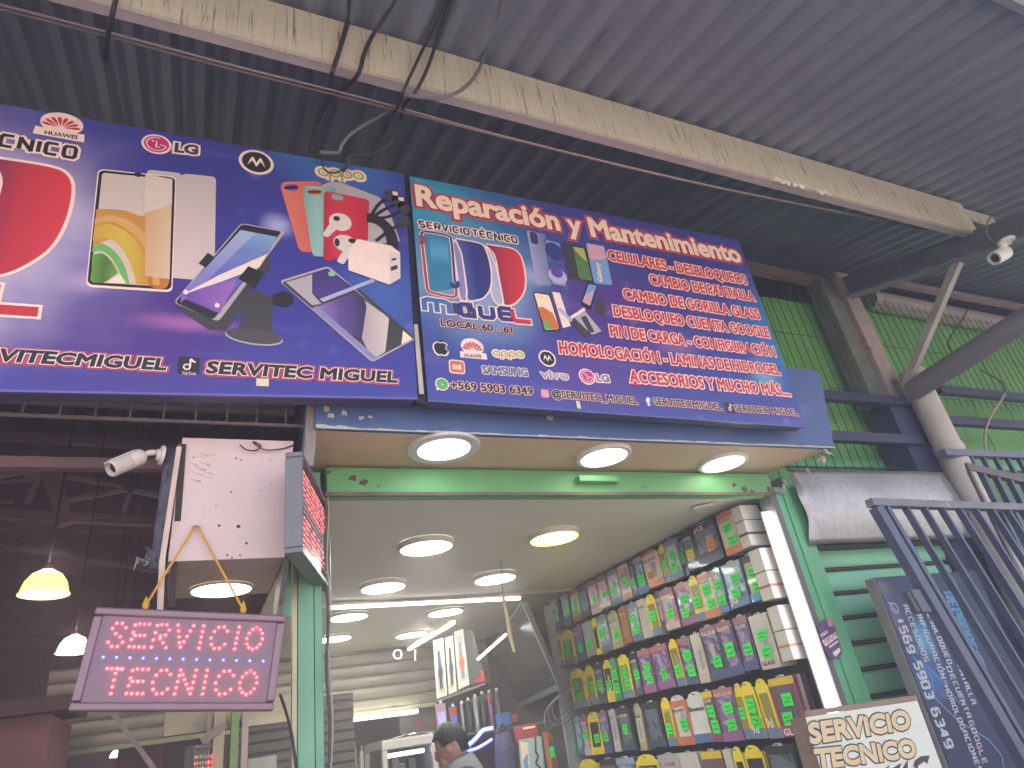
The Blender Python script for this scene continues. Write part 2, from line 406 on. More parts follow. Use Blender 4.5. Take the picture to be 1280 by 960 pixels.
# round column in front, square rusty column behind it
rc = thing('round_column', 'round pale steel column with a joint ring under the pipe arm', 'column', (XT+.1, 2.95, 0))
c_top = AY(1152, 488, 2.93); c_bot = AY(1217, 645, 2.93)
cx = (c_top.x+c_bot.x)/2+.03
m_col = M('column paint', (.48, .44, .39), .55, var=.16, scale=4, bump=.1, stain=(.24, .2, .18), stain_amt=.12)
MB().fan([(.0, 0), (.098, 0), (.098, 3.70)], (cx, 2.93, 0), 28).build('shaft', m_col, rc, smooth=True)
zj = AY(1180, 566, 2.93).z
MB().lathe([(.098, 0), (.108, .012), (.108, .05), (.098, .062)], (cx, 2.93, zj), 28).build('joint_ring', m_col, rc, smooth=True)
rq = thing('square_column', 'square post, rusty pale concrete above and dark blue below, behind the round column', 'column', (4.8, 3.15, 0))
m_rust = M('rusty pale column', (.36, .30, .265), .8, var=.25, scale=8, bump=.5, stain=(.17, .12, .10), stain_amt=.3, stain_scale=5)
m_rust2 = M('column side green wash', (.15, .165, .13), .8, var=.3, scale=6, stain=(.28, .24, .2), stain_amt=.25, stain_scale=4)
m_navy = M('navy steel paint', (.032, .038, .08), .5, var=.2, scale=6, bump=.1, stain=(.1, .1, .14), stain_amt=.1)
xl, xr = AY(1125, 540, 3.05).x, AY(1162, 540, 3.05).x
zs = AY(1120, 503, 3.05).z
MB().box((xl+.1, 3.05, zs), (xl+.28, 3.25, 4.78)).build('upper_shaft', m_rust, rq, bevel=.008)
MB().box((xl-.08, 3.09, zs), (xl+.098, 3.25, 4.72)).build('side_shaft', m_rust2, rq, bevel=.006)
MB().box((xl-.02, 3.03, 0), (xr, 3.25, zs-.003)).build('lower_shaft', m_navy, rq)
MB().box((xr-.03, 3.0, 0), (xr, 3.027, zs-.1)).build('edge_angle', m_navy, rq)

# ---- green boarded wall with wire mesh, right of the shop
YG = 3.30
m_green = M('green board paint', (.15, .39, .10), .55, var=.2, scale=2.2, bump=.15, bscale=25, stain=(.07, .17, .05), stain_amt=.18, stain_scale=1.6, stretch=(2.2, 1, .5))
m_greenp = M('green post paint', (.13, .42, .21), .42, var=.14, scale=5, bump=.1, stain=(.18, .13, .09), stain_amt=.04, stain_scale=7)
gw = thing('green_wall', 'green painted sheet wall above the shutters, right of the shop sign', 'wall', (5.5, YG, 0))
ztop = AY(1000, 378, YG).z
zlow = AY(1000, 560, YG).z
mb = MB(); x = 3.45; k = 0
panels = []
while x < 8.2:
    mb.box((x, YG+(.0 if k % 2 else .006), 2.2), (x+.27, YG+.04, ztop+(0 if x < 5.1 else .1))); x += .2705; k += 1
mb.build('boards', m_green, gw)
MB().box((3.45, YG-.03, zlow-.16), (8.2, YG-.003, zlow-.1)).build('rail_batten', m_greenp, gw)
m_darkgap = M('dark opening', (.035, .033, .036), .9)
MB().box((2.9, YG+.3, ztop-.3), (9.0, YG+.35, 5.1)).build('gap_shade_board', M('gap shade board', (.05, .048, .05), .9), gw)  # dark sheet put in for the shaded gap between wall top and roof
# cornice pipe and batten on top
cp = thing('wall_cornice', 'pale dusty rounded gutter pipe along the top of the green wall', 'gutter', (6.5, 3.2, 4.4))
a = AY(1085, 375, 3.22); b3 = AY(1280, 412, 3.22)
dd = (b3-a)
MB().tube([a, a+dd*1.6], .095, 18).build('pipe', M('dusty gutter', (.34, .315, .275), .7, var=.2, scale=6, stain=(.2, .18, .16), stain_amt=.2), cp, smooth=True)
a2 = AY(1112, 353, 3.12); b4 = AY(1285, 386, 3.12)
MB().beam(a2, a2+(b4-a2)*1.6, .05, .06).build('batten', M('pinkish batten', (.27, .215, .2), .7, var=.2), cp)
a5 = AY(930, 333, 3.2); b5 = AY(1062, 360, 3.2)
tb = tag(MB().beam(a5-Vector((.4, 0, 0)), b5, .06, .10).build('wall_top_beam', M('brown top beam', (.21, .15, .125), .75, var=.3, scale=5, stain=(.3, .25, .22), stain_amt=.15), bevel=.004),
    'rusty brown beam along the wall top, between the sign corner and the truss', 'beam')
# wire mesh
wm = thing('wire_mesh', 'rusty wire mesh of upright strands stretched in front of the green wall', 'mesh fence', (5.5, 3.1, 3.0))
mb = MB(); x = 3.55; ym = 3.14
while x < 8.0:
    lo = 2.93 if x < 4.85 else 3.55
    t = 4.62 if x < 5.1 else 4.66
    mb.beam((x+random.uniform(-.004, .004), ym, lo), (x+random.uniform(-.006, .006), ym, t), .0042, .0042, (0, 1, 0)); x += .0925
mb.build('uprights', M('rusty wire', (.05, .045, .04), .8), wm)
mb = MB()
for z in (2.96, 3.62, 4.1, 4.56):
    mb.beam((3.5, ym+.004, z), (8.0, ym+.004, z), .004, .004)
mb.build('cross_wires', MATS['rusty wire'], wm)
# blue rails
rails = [((1020, 492), (1132, 505), 22), ((1035, 545), (1150, 552), 22), ((1170, 482), (1290, 500), 18), ((1160, 516), (1290, 535), 18)]
words = ['upper dark blue rail between the sign fascia and the square post', 'lower dark blue rail between the fascia corner and the square post',
         'upper dark blue rail right of the round column', 'lower dark blue rail right of the round column']
for (pa, pb, wd), lab in zip(rails, words):
    a = AY(*pa, 3.02); b3 = AY(*pb, 3.02)
    if pb[0] > 1200: b3 = b3+(b3-a)*.6
    zz = (a.z+b3.z)/2
    a.z = b3.z = zz
    hgt = .075
    tag(MB().beam(a, b3, .06, hgt).build('steel_rail', m_navy, bevel=.004), lab, 'rail', 'dark blue rails across the green wall')

# ---- green lintel, posts, fascia and soffit of the shop
m_fascia = M('blue fascia paint', (.07, .11, .25), .5, var=.14, scale=3, bump=.12, bscale=20, stain=(.12, .18, .30), stain_amt=.2, stain_scale=2.5)
m_soffit = M('soffit board', (.62, .46, .30), .6, var=.12, scale=2, stain=(.30, .22, .16), stain_amt=.12, stain_scale=2)
m_chip = M('torn white board', (.46, .42, .38), .8, var=.15)
ZS = 2.85
fx0, fx1 = AY(395, 530, 2.59).x, AY(1044, 562, 2.6).x
fa = thing('shop_fascia', 'blue painted box fascia behind the right sign, with cream soffit and chipped edges', 'fascia', (2, 2.6, ZS))
zft = AY(1012, 462, 2.6).z
xb = AY(1016, 463, 2.6).x
cr = .05
MB().prism([(fx0, 2.6, ZS), (fx1, 2.6, ZS), (xb+.05, 2.6, zft-.04), (xb+.035, 2.6, zft-.012), (xb, 2.6, zft), (fx0, 2.6, zft)], (0, .03, 0)).build('front_board', m_fascia, fa)
MB().prism([(fx0, 2.635, ZS), (fx1-.01, 2.635, ZS), (3.30, 3.0, ZS), (3.30, 3.1, ZS), (fx0, 3.1, ZS)], (0, 0, .02)).build('soffit', m_soffit, fa)
MB().prism([(fx0, 2.635, ZS+.022), (fx0+.02, 2.635, ZS+.022), (fx0+.02, 3.1, ZS+.022), (fx0, 3.1, ZS+.022)], (0, 0, zft-ZS-.03)).build('left_cheek', m_fascia, fa)
MB().prism([(fx0, 2.635, zft-.02), (xb, 2.635, zft-.02), (xb, 3.3, zft-.02), (fx0, 3.3, zft-.02)], (0, 0, .02)).build('top_board', m_fascia, fa)
# ragged white edge where the paint is torn
mb = MB(); n = 70
for k in range(n):
    x0 = fx0+(fx1-fx0)*k/n; x1 = fx0+(fx1-fx0)*(k+1)/n
    h = random.uniform(.002, .008) if k > 3 else random.uniform(.006, .022)
    mb.prism([(x0, 2.597, ZS-.004), (x1, 2.597, ZS-.004), (x1, 2.597, ZS+h*random.uniform(.6, 1)), (x0, 2.597, ZS+h)], (0, .002, 0))
mb.build('torn_edge', m_chip, fa)
def shard(px, py, Y, r, parent, mat, name='chip', n=7, d=.004):
    c = AY(px, py, Y); pts = []
    for k in range(n):
        a = 2*math.pi*k/n+random.uniform(-.3, .3); rr = r*random.uniform(.5, 1.15); pts.append(c+Vector((rr*math.cos(a), 0, rr*.8*math.sin(a))))
    return MB().prism(pts, (0, d, 0)).build(name, mat, parent)
for px, py, r in ((414, 519, .022), (431, 516, .018), (452, 522, .016), (463, 521, .012), (408, 510, .02)): shard(px, py, 2.594, r, fa, m_chip)
shard(689, 522, 2.594, .024, fa, m_chip)
for px, py, r, Y in ((1023, 573, .05, 2.66), (1033, 566, .045, 2.62), (1012, 590, .04, 2.75), (975, 612, .05, 2.95), (985, 604, .04, 2.9)):
    c = AY(px, py, Y); mb = MB()
    for j in range(3):
        a = [c+Vector((random.uniform(-r, r), random.uniform(-.03, .03), random.uniform(-r, r))) for _ in range(4)]
        mb.prism(a[:3], (0, .004, .002))
    mb.build('torn_scrap', m_chip, fa)

lt = thing('shop_lintel', 'rust-spotted green steel lintel across the shop opening', 'lintel', (1.9, 3.0, 2.7))
xl0, xl1 = AY(408, 600, 3.0).x, AY(960, 618, 3.0).x
m_lint = M('green lintel paint', (.14, .38, .15), .42, var=.12, scale=3, bump=.12, stain=(.20, .12, .08), stain_amt=.07, stain_scale=4, stretch=(1, 1, 1.6))
zl0, zl1 = 2.705, 2.852
MB().box((xl0, 3.0, zl0), (3.28, 3.09, zl1-.012)).build('web', m_lint, lt, bevel=.004)
m_rustp = M('rust patch', (.13, .075, .055), .9, var=.3, scale=30, bump=.4)
for cxp, cyp, r in ((441, 597, .025), (455, 603, .026), (930, 611, .028), (918, 606, .02), (941, 615, .025), (411, 590, .012), (473, 608, .008)):
    shard(cxp, cyp, 2.9975, r, lt, m_rustp, 'rust_patch', 9, .0015)
MB().box((xl0-.01, 2.985, zl0-.012), (3.26, 3.0, zl0+.006)).build('lower_lip', M('lip rust', (.17, .13, .09), .8, var=.3), lt)
# green clip under the middle
a = AY(722, 598, 2.97); b3 = AY(772, 602, 2.97)
MB().box((a.x, 2.95, a.z-.022), (b3.x, 2.998, a.z+.012)).build('bracket', m_lint, lt, bevel=.003)

# posts
pl0, pl1 = AY(372, 860, 3.0).x, AY(409, 860, 3.0).x
gp = thing('shop_post', 'mint green steel post at the left edge of the shop opening', 'post', (pl0, 3.0, 0))
m_mint = M('mint post paint', (.20, .42, .27), .5, var=.12, scale=5, bump=.12, stain=(.16, .18, .12), stain_amt=.06, stain_scale=6)
MB().box((pl0, 3.0, 0), (pl0+(pl1-pl0)*.56, 3.1, 2.83)).build('face_plate', m_mint, gp, bevel=.003)
MB().box((pl0+(pl1-pl0)*.6, 3.015, 0), (pl1-.012, 3.1, 2.82)).build('inner_plate', m_mint, gp, bevel=.003)
MB().box((pl0-.022, 2.99, 0), (pl0-.004, 3.03, 2.62)).build('edge_strip', M('brassy strip', (.38, .36, .22), .35, metal=.5), gp)
pts = [Vector((pl1+.004+.006*math.sin(k*1.7), 3.005+.003*math.cos(k*2.3), 2.7-k*.115)) for k in range(24)]
MB().tube(smooth_path(pts, 3), .006, 6).build('cable', M('post cable', (.09, .085, .07), .6), gp)
MB().tube(smooth_path([p+Vector((.011, .004, .03)) for p in pts], 3), .004, 6).build('cable', M('pale post cable', (.4, .38, .3), .6), gp)
rx0, rx1 = 3.245, 3.475
rp = thing('shop_post', 'ribbed green post at the right edge of the shop opening', 'post', (3.3, 3.0, 0))
MB().box((rx0+.035, 2.995, 0), (rx0+.09, 3.10, 2.75)).build('rib', m_greenp, rp, bevel=.004)
MB().box((rx0+.094, 2.985, 0), (rx0+.15, 3.10, 2.75)).build('rib', m_greenp, rp, bevel=.004)
MB().box((rx0+.154, 2.995, 0), (rx1, 3.10, 2.75)).build('rib', m_greenp, rp, bevel=.004)
MB().box((rx0-.012, 2.99, 0), (rx0+.032, 3.10, 2.75)).build('edge_plate', M('grey edge plate', (.13, .13, .13), .5), rp)
# bright tube on the post edge
lm = EM('white tube light', (1, .98, .93), 2.0)
tl = thing('tube_light', 'bright upright white tube light along the right post of the shop', 'light', (3.2, 3.0, 1.5))
t0, t1 = AY(952, 636, 3.02), AY(1034, 884, 3.02)
MB().box((3.188, 3.02, 1.3), (3.232, 3.06, 2.60)).build('diffuser', lm, tl, bevel=.008)
MB().box((3.186, 3.062, 1.3), (3.234, 3.075, 2.61)).build('mount', M('white plastic', (.7, .7, .68), .4), tl)

# ---- shop ceiling, back shutter, right wall
ZC = 2.73
m_ceil = M('ceiling board', (.68, .65, .54), .6, var=.05, scale=1.5)
tag(MB().box((.5, 3.1, ZC), (3.34, 8.3, ZC+.03)).build('shop_ceiling', m_ceil), 'off white flat ceiling inside the phone shop', 'ceiling')
tag(MB().box((3.34, 3.1, 0), (3.40, 8.3, 2.75)).build('shop_wall', M('slat wall board', (.075, .073, .07), .6, var=.2)), 'dark slat wall behind the hanging packs', 'wall')
YS = 8.2
m_slat = M('shutter slat', (.42, .37, .31), .45, metal=.2, var=.15, scale=4, stain=(.2, .17, .15), stain_amt=.15)
bs = thing('back_shutter', 'half raised grey roller shutter at the back of the shop', 'shutter', (1.6, YS, 2))
mb = MB(); z = 2.10; prof = []
while z < 2.72:
    prof += [(0, z), (-.018, z+.02), (-.024, z+.06), (-.02, z+.095), (0, z+.113), (.012, z+.118)]; z += .122
mb.sheet([[(x, YS+y, zz) for y, zz in prof] for x in (-1.2, 3.34)])
mb.build('slats', m_slat, bs, smooth=True)
MB().box((-1.2, YS-.02, 2.055), (3.34, YS+.02, 2.098)).build('bottom_rail', M('shutter rail', (.40, .45, .26), .5), bs)
tag(MB().box((.2, 10.5, 0), (3.4, 10.55, 2.8)).build('rear_wall', M('rear wall', (.14, .12, .115), .8)), 'dim brown wall beyond the half raised back shutter', 'wall')
t = thing('tube_light', 'yellowish tube light under the bottom rail of the back shutter', 'light', (1.5, 8.0, 2.0))
MB().tube([AY(412, 903, 8.05), AY(522, 889, 8.05)], .022, 10).build('tube', EM('warm tube', (1, .97, .72), 1.5), t)
MB().box((AY(410, 900, 8.05).x, 8.03, 2.075), (AY(524, 889, 8.05).x, 8.09, 2.092)).build('mount', M('white plastic', (.7, .7, .68), .4), t)
t = thing('tube_light', 'short yellowish tube light beneath the shutter, left of the mint post', 'light', (.5, 8.0, 2.0))
MB().tube([AY(340, 908, 8.05), AY(369, 905, 8.05)], .022, 10).build('tube', MATS['warm tube'], t)

# ---- round panel lights
WARM, COOL, YEL = EM('panel warm', (1, .97, .80), LAMP), EM('panel cool', (.92, 1, .90), LAMP), EM('panel yellow', (1, .86, .05), LAMP*.4)
SOFC, SOFW = EM('soffit panel cool', (.90, 1, .98), LAMP*.13), EM('soffit panel warm', (1, .98, .86), LAMP*.13)
m_ring = M('lamp ring', (.62, .60, .56), .45, var=.05)
def panel_light(px, py, z, em, label, R=.175, deep=.035, ring=1.13, group='round ceiling panel lights'):
    c = AZ(px, py, z-deep*.9)
    t = thing('ceiling_light', label, 'light', (c.x, c.y, z), group)
    MB().fan([(R*ring, -.001), (R*ring, -deep*.8), (R*(ring-.03), -deep), (R, -deep)], (c.x, c.y, z), 40).build('rim', m_ring, t, smooth=True)
    MB().fan([(R*.99, -deep+.004), (R*.99, -deep-.0015)], (c.x, c.y, z), 40).build('diffuser', em, t)
    return t
panel_light(555, 562, ZS, SOFC, 'round white soffit light nearest the left, under the blue fascia', R=.125, deep=.016, ring=1.38)
panel_light(755, 572, ZS, SOFW, 'round white soffit light in the middle, under the blue fascia', R=.125, deep=.02, ring=1.2)
panel_light(904, 580, ZS, SOFW, 'round white soffit light nearest the right post, under the blue fascia', R=.125, deep=.02, ring=1.2)
lights = [(533, 685, COOL, 'round white ceiling light of the front row, left of the yellow one'), (693, 673, YEL, 'round yellow ceiling light, the only yellow one indoors'),
 (479, 735, COOL, 'round white ceiling light near the mint post, second row'), (619, 724, COOL, 'round white ceiling light behind the hanging cardboard strip'),
 (436, 772, COOL, 'round white ceiling light just behind the cross strip light, on the left'), (557, 766, COOL, 'round white ceiling light behind the cross strip, near the watch boxes'),
 (418, 799, WARM, 'round warm ceiling light half hidden by the mint post'), (514, 794, COOL, 'round white ceiling light deepest in the shop, before the shutter')]
for px, py, em, lab in lights:
    panel_light(px, py, ZC, em, lab, R=.155, deep=.036 if py < 760 else .024, ring=1.1)
# strip lights
def strip(p, q, lab, w=.03, em=None, name='strip_light'):
    t = thing(name, lab, 'light', (p+q)/2)
    MB().beam(p, q, w, w*.8).build('tube', em or EM('strip white', (1, .99, .92), 1.0), t, bevel=.006)
    MB().beam(p+Vector((0, 0, w*.62)), q+Vector((0, 0, w*.62)), w*1.3, w*.4).build('mount', MATS['white plastic'], t)
    return t
strip(AZ(411, 760, ZC-.045), AZ(650, 748, ZC-.045), 'long white strip light running across the shop ceiling')
strip(AZ(511, 812, ZC-.1), AZ(567, 779, ZC-.1), 'slanting white strip light above the smart watch boxes')
# ledge the cross strip sits on
tag(MB().box((.6, 5.52, ZC-.028), (3.34, 5.56, ZC-.002)).build('ceiling_joint', M('ceiling trim', (.5, .43, .36), .7)), 'thin beige joint trim across the shop ceiling', 'trim')
# ================================================================== MARKET HALL AND LEFT SIDE
m_hall = M('hall wall veil tint', (.30, .12, .145), .85, var=.25, scale=1.2)  # pink veil of lens glare put into the wall colour
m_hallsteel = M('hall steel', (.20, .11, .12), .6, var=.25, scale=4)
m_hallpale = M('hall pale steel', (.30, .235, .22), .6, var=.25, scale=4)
tag(MB().box((-9, 14.6, 0), (12, 14.75, 8.6)).build('hall_wall', m_hall), 'dim wall tinted maroon for the lens veil, closing the far end of the market hall', 'wall')
tag(MB().box((-9.2, 2.9, 0), (-9.0, 14.9, 8.6)).build('hall_wall', m_hall), 'dim side wall of the market hall, tinted maroon for the lens veil, far left', 'wall')
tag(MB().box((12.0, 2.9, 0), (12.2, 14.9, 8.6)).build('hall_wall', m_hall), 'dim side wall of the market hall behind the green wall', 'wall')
tag(MB().box((-9.0, 2.75, 0), (-1.9, 2.85, 4.75)).build('light_blocker', M('light blocker wall', (.16, .14, .14), .8)), 'added wall out of view on the left, keeping the hall dark', 'wall')  # unseen wall added to keep daylight out of the hall
def atplane(px, py, o, n):
    d = ray(px, py); return CAM_POS + d*((Vector(o)-CAM_POS).dot(n)/d.dot(n))

def truss(Y, label, members, name='hall_truss'):
    t = thing(name, label, 'truss', (0, Y, 0))
    for part, w, mat, segs in members:
        for a, b in segs:
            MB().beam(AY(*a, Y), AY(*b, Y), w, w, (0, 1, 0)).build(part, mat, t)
    return t
truss(8.0, 'nearest steel truss inside the dark hall, with crossing pale diagonals', [
    ('chord', .09, m_hallsteel, [((-60, 541), (236, 560)), ((-60, 640), (236, 655))]),
    ('diagonal', .045, m_hallpale, [((-20, 582), (33, 589)), ((-20, 600), (33, 588)), ((42, 537), (54, 572)), ((52, 590), (34, 629)), ((68, 592), (165, 612)), ((80, 626), (165, 611)), ((160, 612), (236, 628)), ((165, 611), (155, 640))]),
    ('post', .14, m_hallsteel, [((54, 570), (84, 655))]),
    ('tie_rod', .022, m_hallpale, [((56, 583), (215, 584)), ((-20, 628), (16, 628)), ((-30, 604), (50, 600))]),
    ('gusset', .13, m_hallpale, [((31, 588), (52, 588))])])
truss(10.5, 'second steel truss deeper in the hall, with a long sloping pale rod', [
    ('chord', .12, m_hallsteel, [((-60, 655), (236, 662)), ((-60, 560), (236, 578))]),
    ('sloping_rod', .06, m_hallpale, [((-40, 676), (215, 716))]),
    ('diagonal', .05, m_hallsteel, [((60, 665), (66, 720)), ((80, 668), (90, 712)), ((-20, 700), (60, 655)), ((110, 655), (150, 570)), ((150, 570), (200, 655))]),
    ('tie_rod', .03, m_hallpale, [((-20, 660), (60, 662)), ((90, 648), (215, 652))])])
truss(13.0, 'farthest faint truss of the hall, low behind the two bay lamps', [
    ('chord', .12, m_hallsteel, [((-60, 790), (215, 788)), ((-60, 740), (215, 745))]),
    ('diagonal', .06, m_hallsteel, [((-20, 740), (40, 790)), ((40, 790), (90, 745)), ((90, 745), (140, 788))]),
    ('rod', .03, m_hallpale, [((-40, 806), (75, 803)), ((45, 850), (48, 868))])])
for x0, y0, x1, y1, Y, lab in ((-30, 880, 48, 1000, 6.5, 'dark bulky covered stall roof low in the hall, at the left edge'), (150, 915, 200, 1000, 9.0, 'dark narrow kiosk deep in the hall, under the red letter sign')):
    a, b = AY(x0, y0, Y), AY(x1, y1, Y)
    k = thing('market_stall', lab, 'stall', (a.x, Y, 0))
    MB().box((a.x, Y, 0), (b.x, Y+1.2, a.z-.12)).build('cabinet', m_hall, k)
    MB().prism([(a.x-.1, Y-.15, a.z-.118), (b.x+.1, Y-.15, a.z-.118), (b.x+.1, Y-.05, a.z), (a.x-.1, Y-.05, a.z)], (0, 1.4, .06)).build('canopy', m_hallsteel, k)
tag(MB().beam(AY(140, 890, 5.5), AY(196, 965, 5.5), .03, .03).build('leaning_pole', m_hallpale), 'thin leaning pole below the hanging letter sign', 'pole')

# bay lamps
def bay_lamp(px, py, Y, wpx, label, shade, em, watts=2.0):
    c = AY(px, py, Y); r = (AY(px+wpx/2, py, Y)-c).length
    t = thing('bay_lamp', label, 'lamp', c, 'bay lamps hanging in the hall')
    pr = [(r*.22, r*1.12), (r*.3, r*1.08), (r*.62, r*.9), (r*.86, r*.55), (r*.96, r*.2), (r, 0), (r*1.06, -r*.02), (r*1.06, -r*.06), (r*.98, -r*.05), (r*.92, r*.2), (r*.8, r*.55), (r*.5, r*.9)]
    MB().lathe(pr, c, 36).build('shade', shade, t, smooth=True)
    MB().fan([(r*.1, r*.6), (r*.25, r*.45), (r*.32, r*.15), (r*.25, -.02*r), (r*.08, -r*.1)], c, 20).build('bulb', em, t, smooth=True)
    MB().tube([c+Vector((0, 0, r*1.1)), c+Vector((0, 0, r*1.35))], r*.16, 12).build('cap', m_hallsteel, t)
    MB().tube([c+Vector((0, 0, r*1.3)), Vector((c.x, c.y, roof_z(c.y)-.03))], .008, 6).build('cord', m_cable, t)
    pl_ = bpy.data.lights.new('bay_lamp_light', 'POINT'); pl_.energy = watts; pl_.color = (1, .70, .66); pl_.shadow_soft_size = .06
    po = bpy.data.objects.new('bay_lamp_light', pl_); COL.objects.link(po); po.parent = t; po.location = (0, 0, r*1.28)
    return t
sh_y = EM('yellow shade glow', (.62, .50, .13), .5)
sh_w = EM('white shade glow', (.55, .6, .66), .4)
bulb = EM('lamp bulb', (1, .92, .75), 12)
bay_lamp(55, 742, 5.2, 62, 'yellow domed bay lamp hanging in the hall, with a bright bulb', sh_y, bulb)
bay_lamp(91, 815, 7.2, 42, 'white domed bay lamp half hidden by the hanging letter sign', sh_w, bulb)
far = [(127, 897, 9.5, 24, 'small white hall lamp under the left corner of the letter sign'), (134, 913, 10.5, 20, 'small hall lamp second below the letter sign, arched'),
       (144, 946, 11.5, 14, 'tiny round hall lamp lowest under the letter sign')]
for px, py, Y, wd, lab in far: bay_lamp(px, py, Y, wd, lab, EM('far shade glow', (.9, .9, .75), 1.3), bulb)
ft = thing('hall_light', 'slim white tube fitting right of the small hall lamps', 'light', AY(180, 908, 9.5))
MB().beam(AY(168, 912, 9.5), AY(196, 906, 9.5), .06, .05).build('fitting', M('white plastic', (.7, .7, .68), .4), ft)
MB().beam(AY(170, 922, 9.5), AY(178, 916, 9.5), .09, .07).build('lamp', EM('far lamp', (1, 1, .9), 4), ft)
ft = thing('hall_light', 'small bright upright hall lamp under the middle of the letter sign', 'light', AY(193, 894, 9.0))
MB().tube([AY(193, 889, 9.0), AY(193, 898, 9.0)], .05, 10).build('lamp', MATS['far lamp'], ft)
MB().tube([AY(193, 884, 9.0), AY(193, 888.5, 9.0)], .03, 10).build('cap', m_hallsteel, ft)

# inner stall seen under the letter sign
m_tan = M('tan stall board', (.44, .37, .26), .7, var=.15, scale=3)
ist = thing('inner_stall', 'inner stall with tan beam, slim posts and dark slatted shutter, left of the mint post', 'stall', (0, 5.5, 0))
Yi = 5.6
a, b, c, d = AY(208, 888, Yi), AY(372, 868, Yi), AY(372, 900, Yi), AY(203, 919, Yi)
MB().prism([a, b, c, d], (0, .25, 0)).build('beam', m_tan, ist)
a, b = AY(205, 916, Yi-.02), AY(372, 896, Yi-.02)
MB().beam(a, b, .03, .045).build('beam_edge', M('beam edge tan', (.5, .42, .33), .7), ist)
for x0, x1, col in ((260, 264, m_hallpale), (270, 280, m_tan), (291, 298, M('green stall post', (.20, .30, .12), .6)), (304, 310, M('pink stall post', (.45, .33, .31), .6))):
    p, q = AY((x0+x1)/2, 890, Yi-.1), AY((x0+x1)/2, 1000, Yi-.1)
    MB().box((p.x-(x1-x0)*.0035, Yi-.12, 0), (p.x+(x1-x0)*.0035, Yi-.05, p.z)).build('post', col, ist)
mb = MB(); p, q = AY(311, 900, 7.0), AY(372, 900, 7.0); prof = []; z = 1.2
while z < p.z+.1: prof += [(0, z), (-.02, z+.02), (-.02, z+.07), (0, z+.08)]; z += .085
mb.sheet([[(x, 7.0+y, zz) for y, zz in prof] for x in (p.x-.1, q.x+.5)])
mb.build('shutter', M('dark slats', (.11, .09, .085), .6, var=.2), ist)
MB().beam(AY(282, 905, Yi-.14), AY(252, 928, Yi-.14), .05, .05).build('brace', m_hallpale, ist)
MB().box((AY(310, 948, 6.8).x, 6.8, 1.3), (AY(346, 948, 6.8).x, 6.9, AY(330, 946, 6.8).z)).build('counter_panel', M('pale counter', (.4, .38, .36), .6), ist)
tag(MB().tube(smooth_path([AY(350, 868, 2.98), AY(356, 885, 2.98), AY(364, 915, 2.98), AY(371, 962, 2.98)], 6), .006, 6).build('hanging_cable', m_cable), 'thin dark cable curving down beside the mint post', 'cable', 'cables hanging from the roof')

led_red = EM('led red', (1, .012, .018), 1.3)
led_blue = EM('led blue', (.03, .04, 1), 1.5)
led_dim = M('led off', (.45, .42, .42), .3)
def led_panel(name, label, T, d, wlen, up, hlen, thick, nrm, rows, frame_mat, face_mat, fw=.02, dot=.006, cat='led sign', pitch=.0155, mat=None):
    """board with corner T (top near), along d, down -up; rows: list of (v0, v1, density)"""
    t = thing(name, label, cat, T)
    B = T-up*hlen
    ctr = (T+B)/2+d*(wlen/2)-nrm*(thick/2)
    MB().obox(ctr-nrm*.002, d*(wlen/2-fw), up*(hlen/2-fw), nrm*(thick/2-.002)).build('panel', face_mat, t)
    for nm, cc, aa, bb in (('frame_rail', T+d*(wlen/2)-up*(fw/2), d*(wlen/2), up*(fw/2)), ('frame_rail', B+d*(wlen/2)+up*(fw/2), d*(wlen/2), up*(fw/2)),
                           ('frame_stile', T+d*(fw/2)-up*(hlen/2), d*(fw/2), up*(hlen/2-fw-.001)), ('frame_stile', T+d*(wlen-fw/2)-up*(hlen/2), d*(fw/2), up*(hlen/2-fw-.001))):
        MB().obox(cc-nrm*(thick/2-.006), aa, bb, nrm*(thick/2+.006)).build(nm, frame_mat, t, bevel=.003)
    on, off = MB(), MB()
    nu = int((wlen-2*fw-.02)/pitch); nv = int((hlen-2*fw-.02)/pitch)
    for v0, v1, glyphs in rows:
        ks = [k for k in range(nv) if v0 <= k/nv < v1]
        for u in range(nu):
            for j, k in enumerate(ks):
                p = T+d*(fw+.012+u*pitch)-up*(fw+.012+k*pitch)
                lit = glyphs and random.random() < .62 and (u % 5 != 4)
                (on if lit else off).fan([(dot*.5, 0), (dot*.42, .002), (dot*.15, .0035)], p, 6, nrm)
    if on.f: on.build('lit_dots', mat or led_red, t)
    if off.f: off.build('dark_dots', led_dim, t)
    return t
# ---- matrix board turned to the right, at the right side of the pale panel
az = math.radians(18.5); dv = Vector((math.sin(az), math.cos(az), 0)); nv_ = Vector((math.cos(az), -math.sin(az), 0))
T = AY(374, 564, 2.48); far_ = atplane(410, 690, T, nv_); wl_ = (far_-T).dot(dv)
hb = (T-AY(374, 690, 2.48)).z
m_ledframe = M('grey led frame', (.17, .165, .17), .4, metal=.3, var=.1)
led_panel('led_matrix_sign', 'grey framed red dot matrix board seen edge on, at the right of the pale panel', T, dv, wl_, Vector((0, 0, 1)), hb, .052, nv_,
          [(.02, .5, 1), (.5, .58, 0), (.58, .97, 1)], m_ledframe, M('led board face', (.16, .12, .12), .25), fw=.020, dot=.0105, pitch=.0225, mat=EM('led matrix red', (1, .02, .025), .55))
# small red matrix deep inside under the letter sign
T2 = AY(241, 932, 5.3)
led_panel('led_matrix_sign', 'small red dot matrix sign deep under the letter sign, by the tan posts', T2, Vector((.5, .87, 0)), .42, Vector((0, 0, 1)), .55, .05, Vector((.87, -.5, 0)).normalized()*1,
          [(.02, .42, 1), (.55, .97, 1)], m_ledframe, MATS['led board face'], fw=.02, dot=.026, pitch=.036)

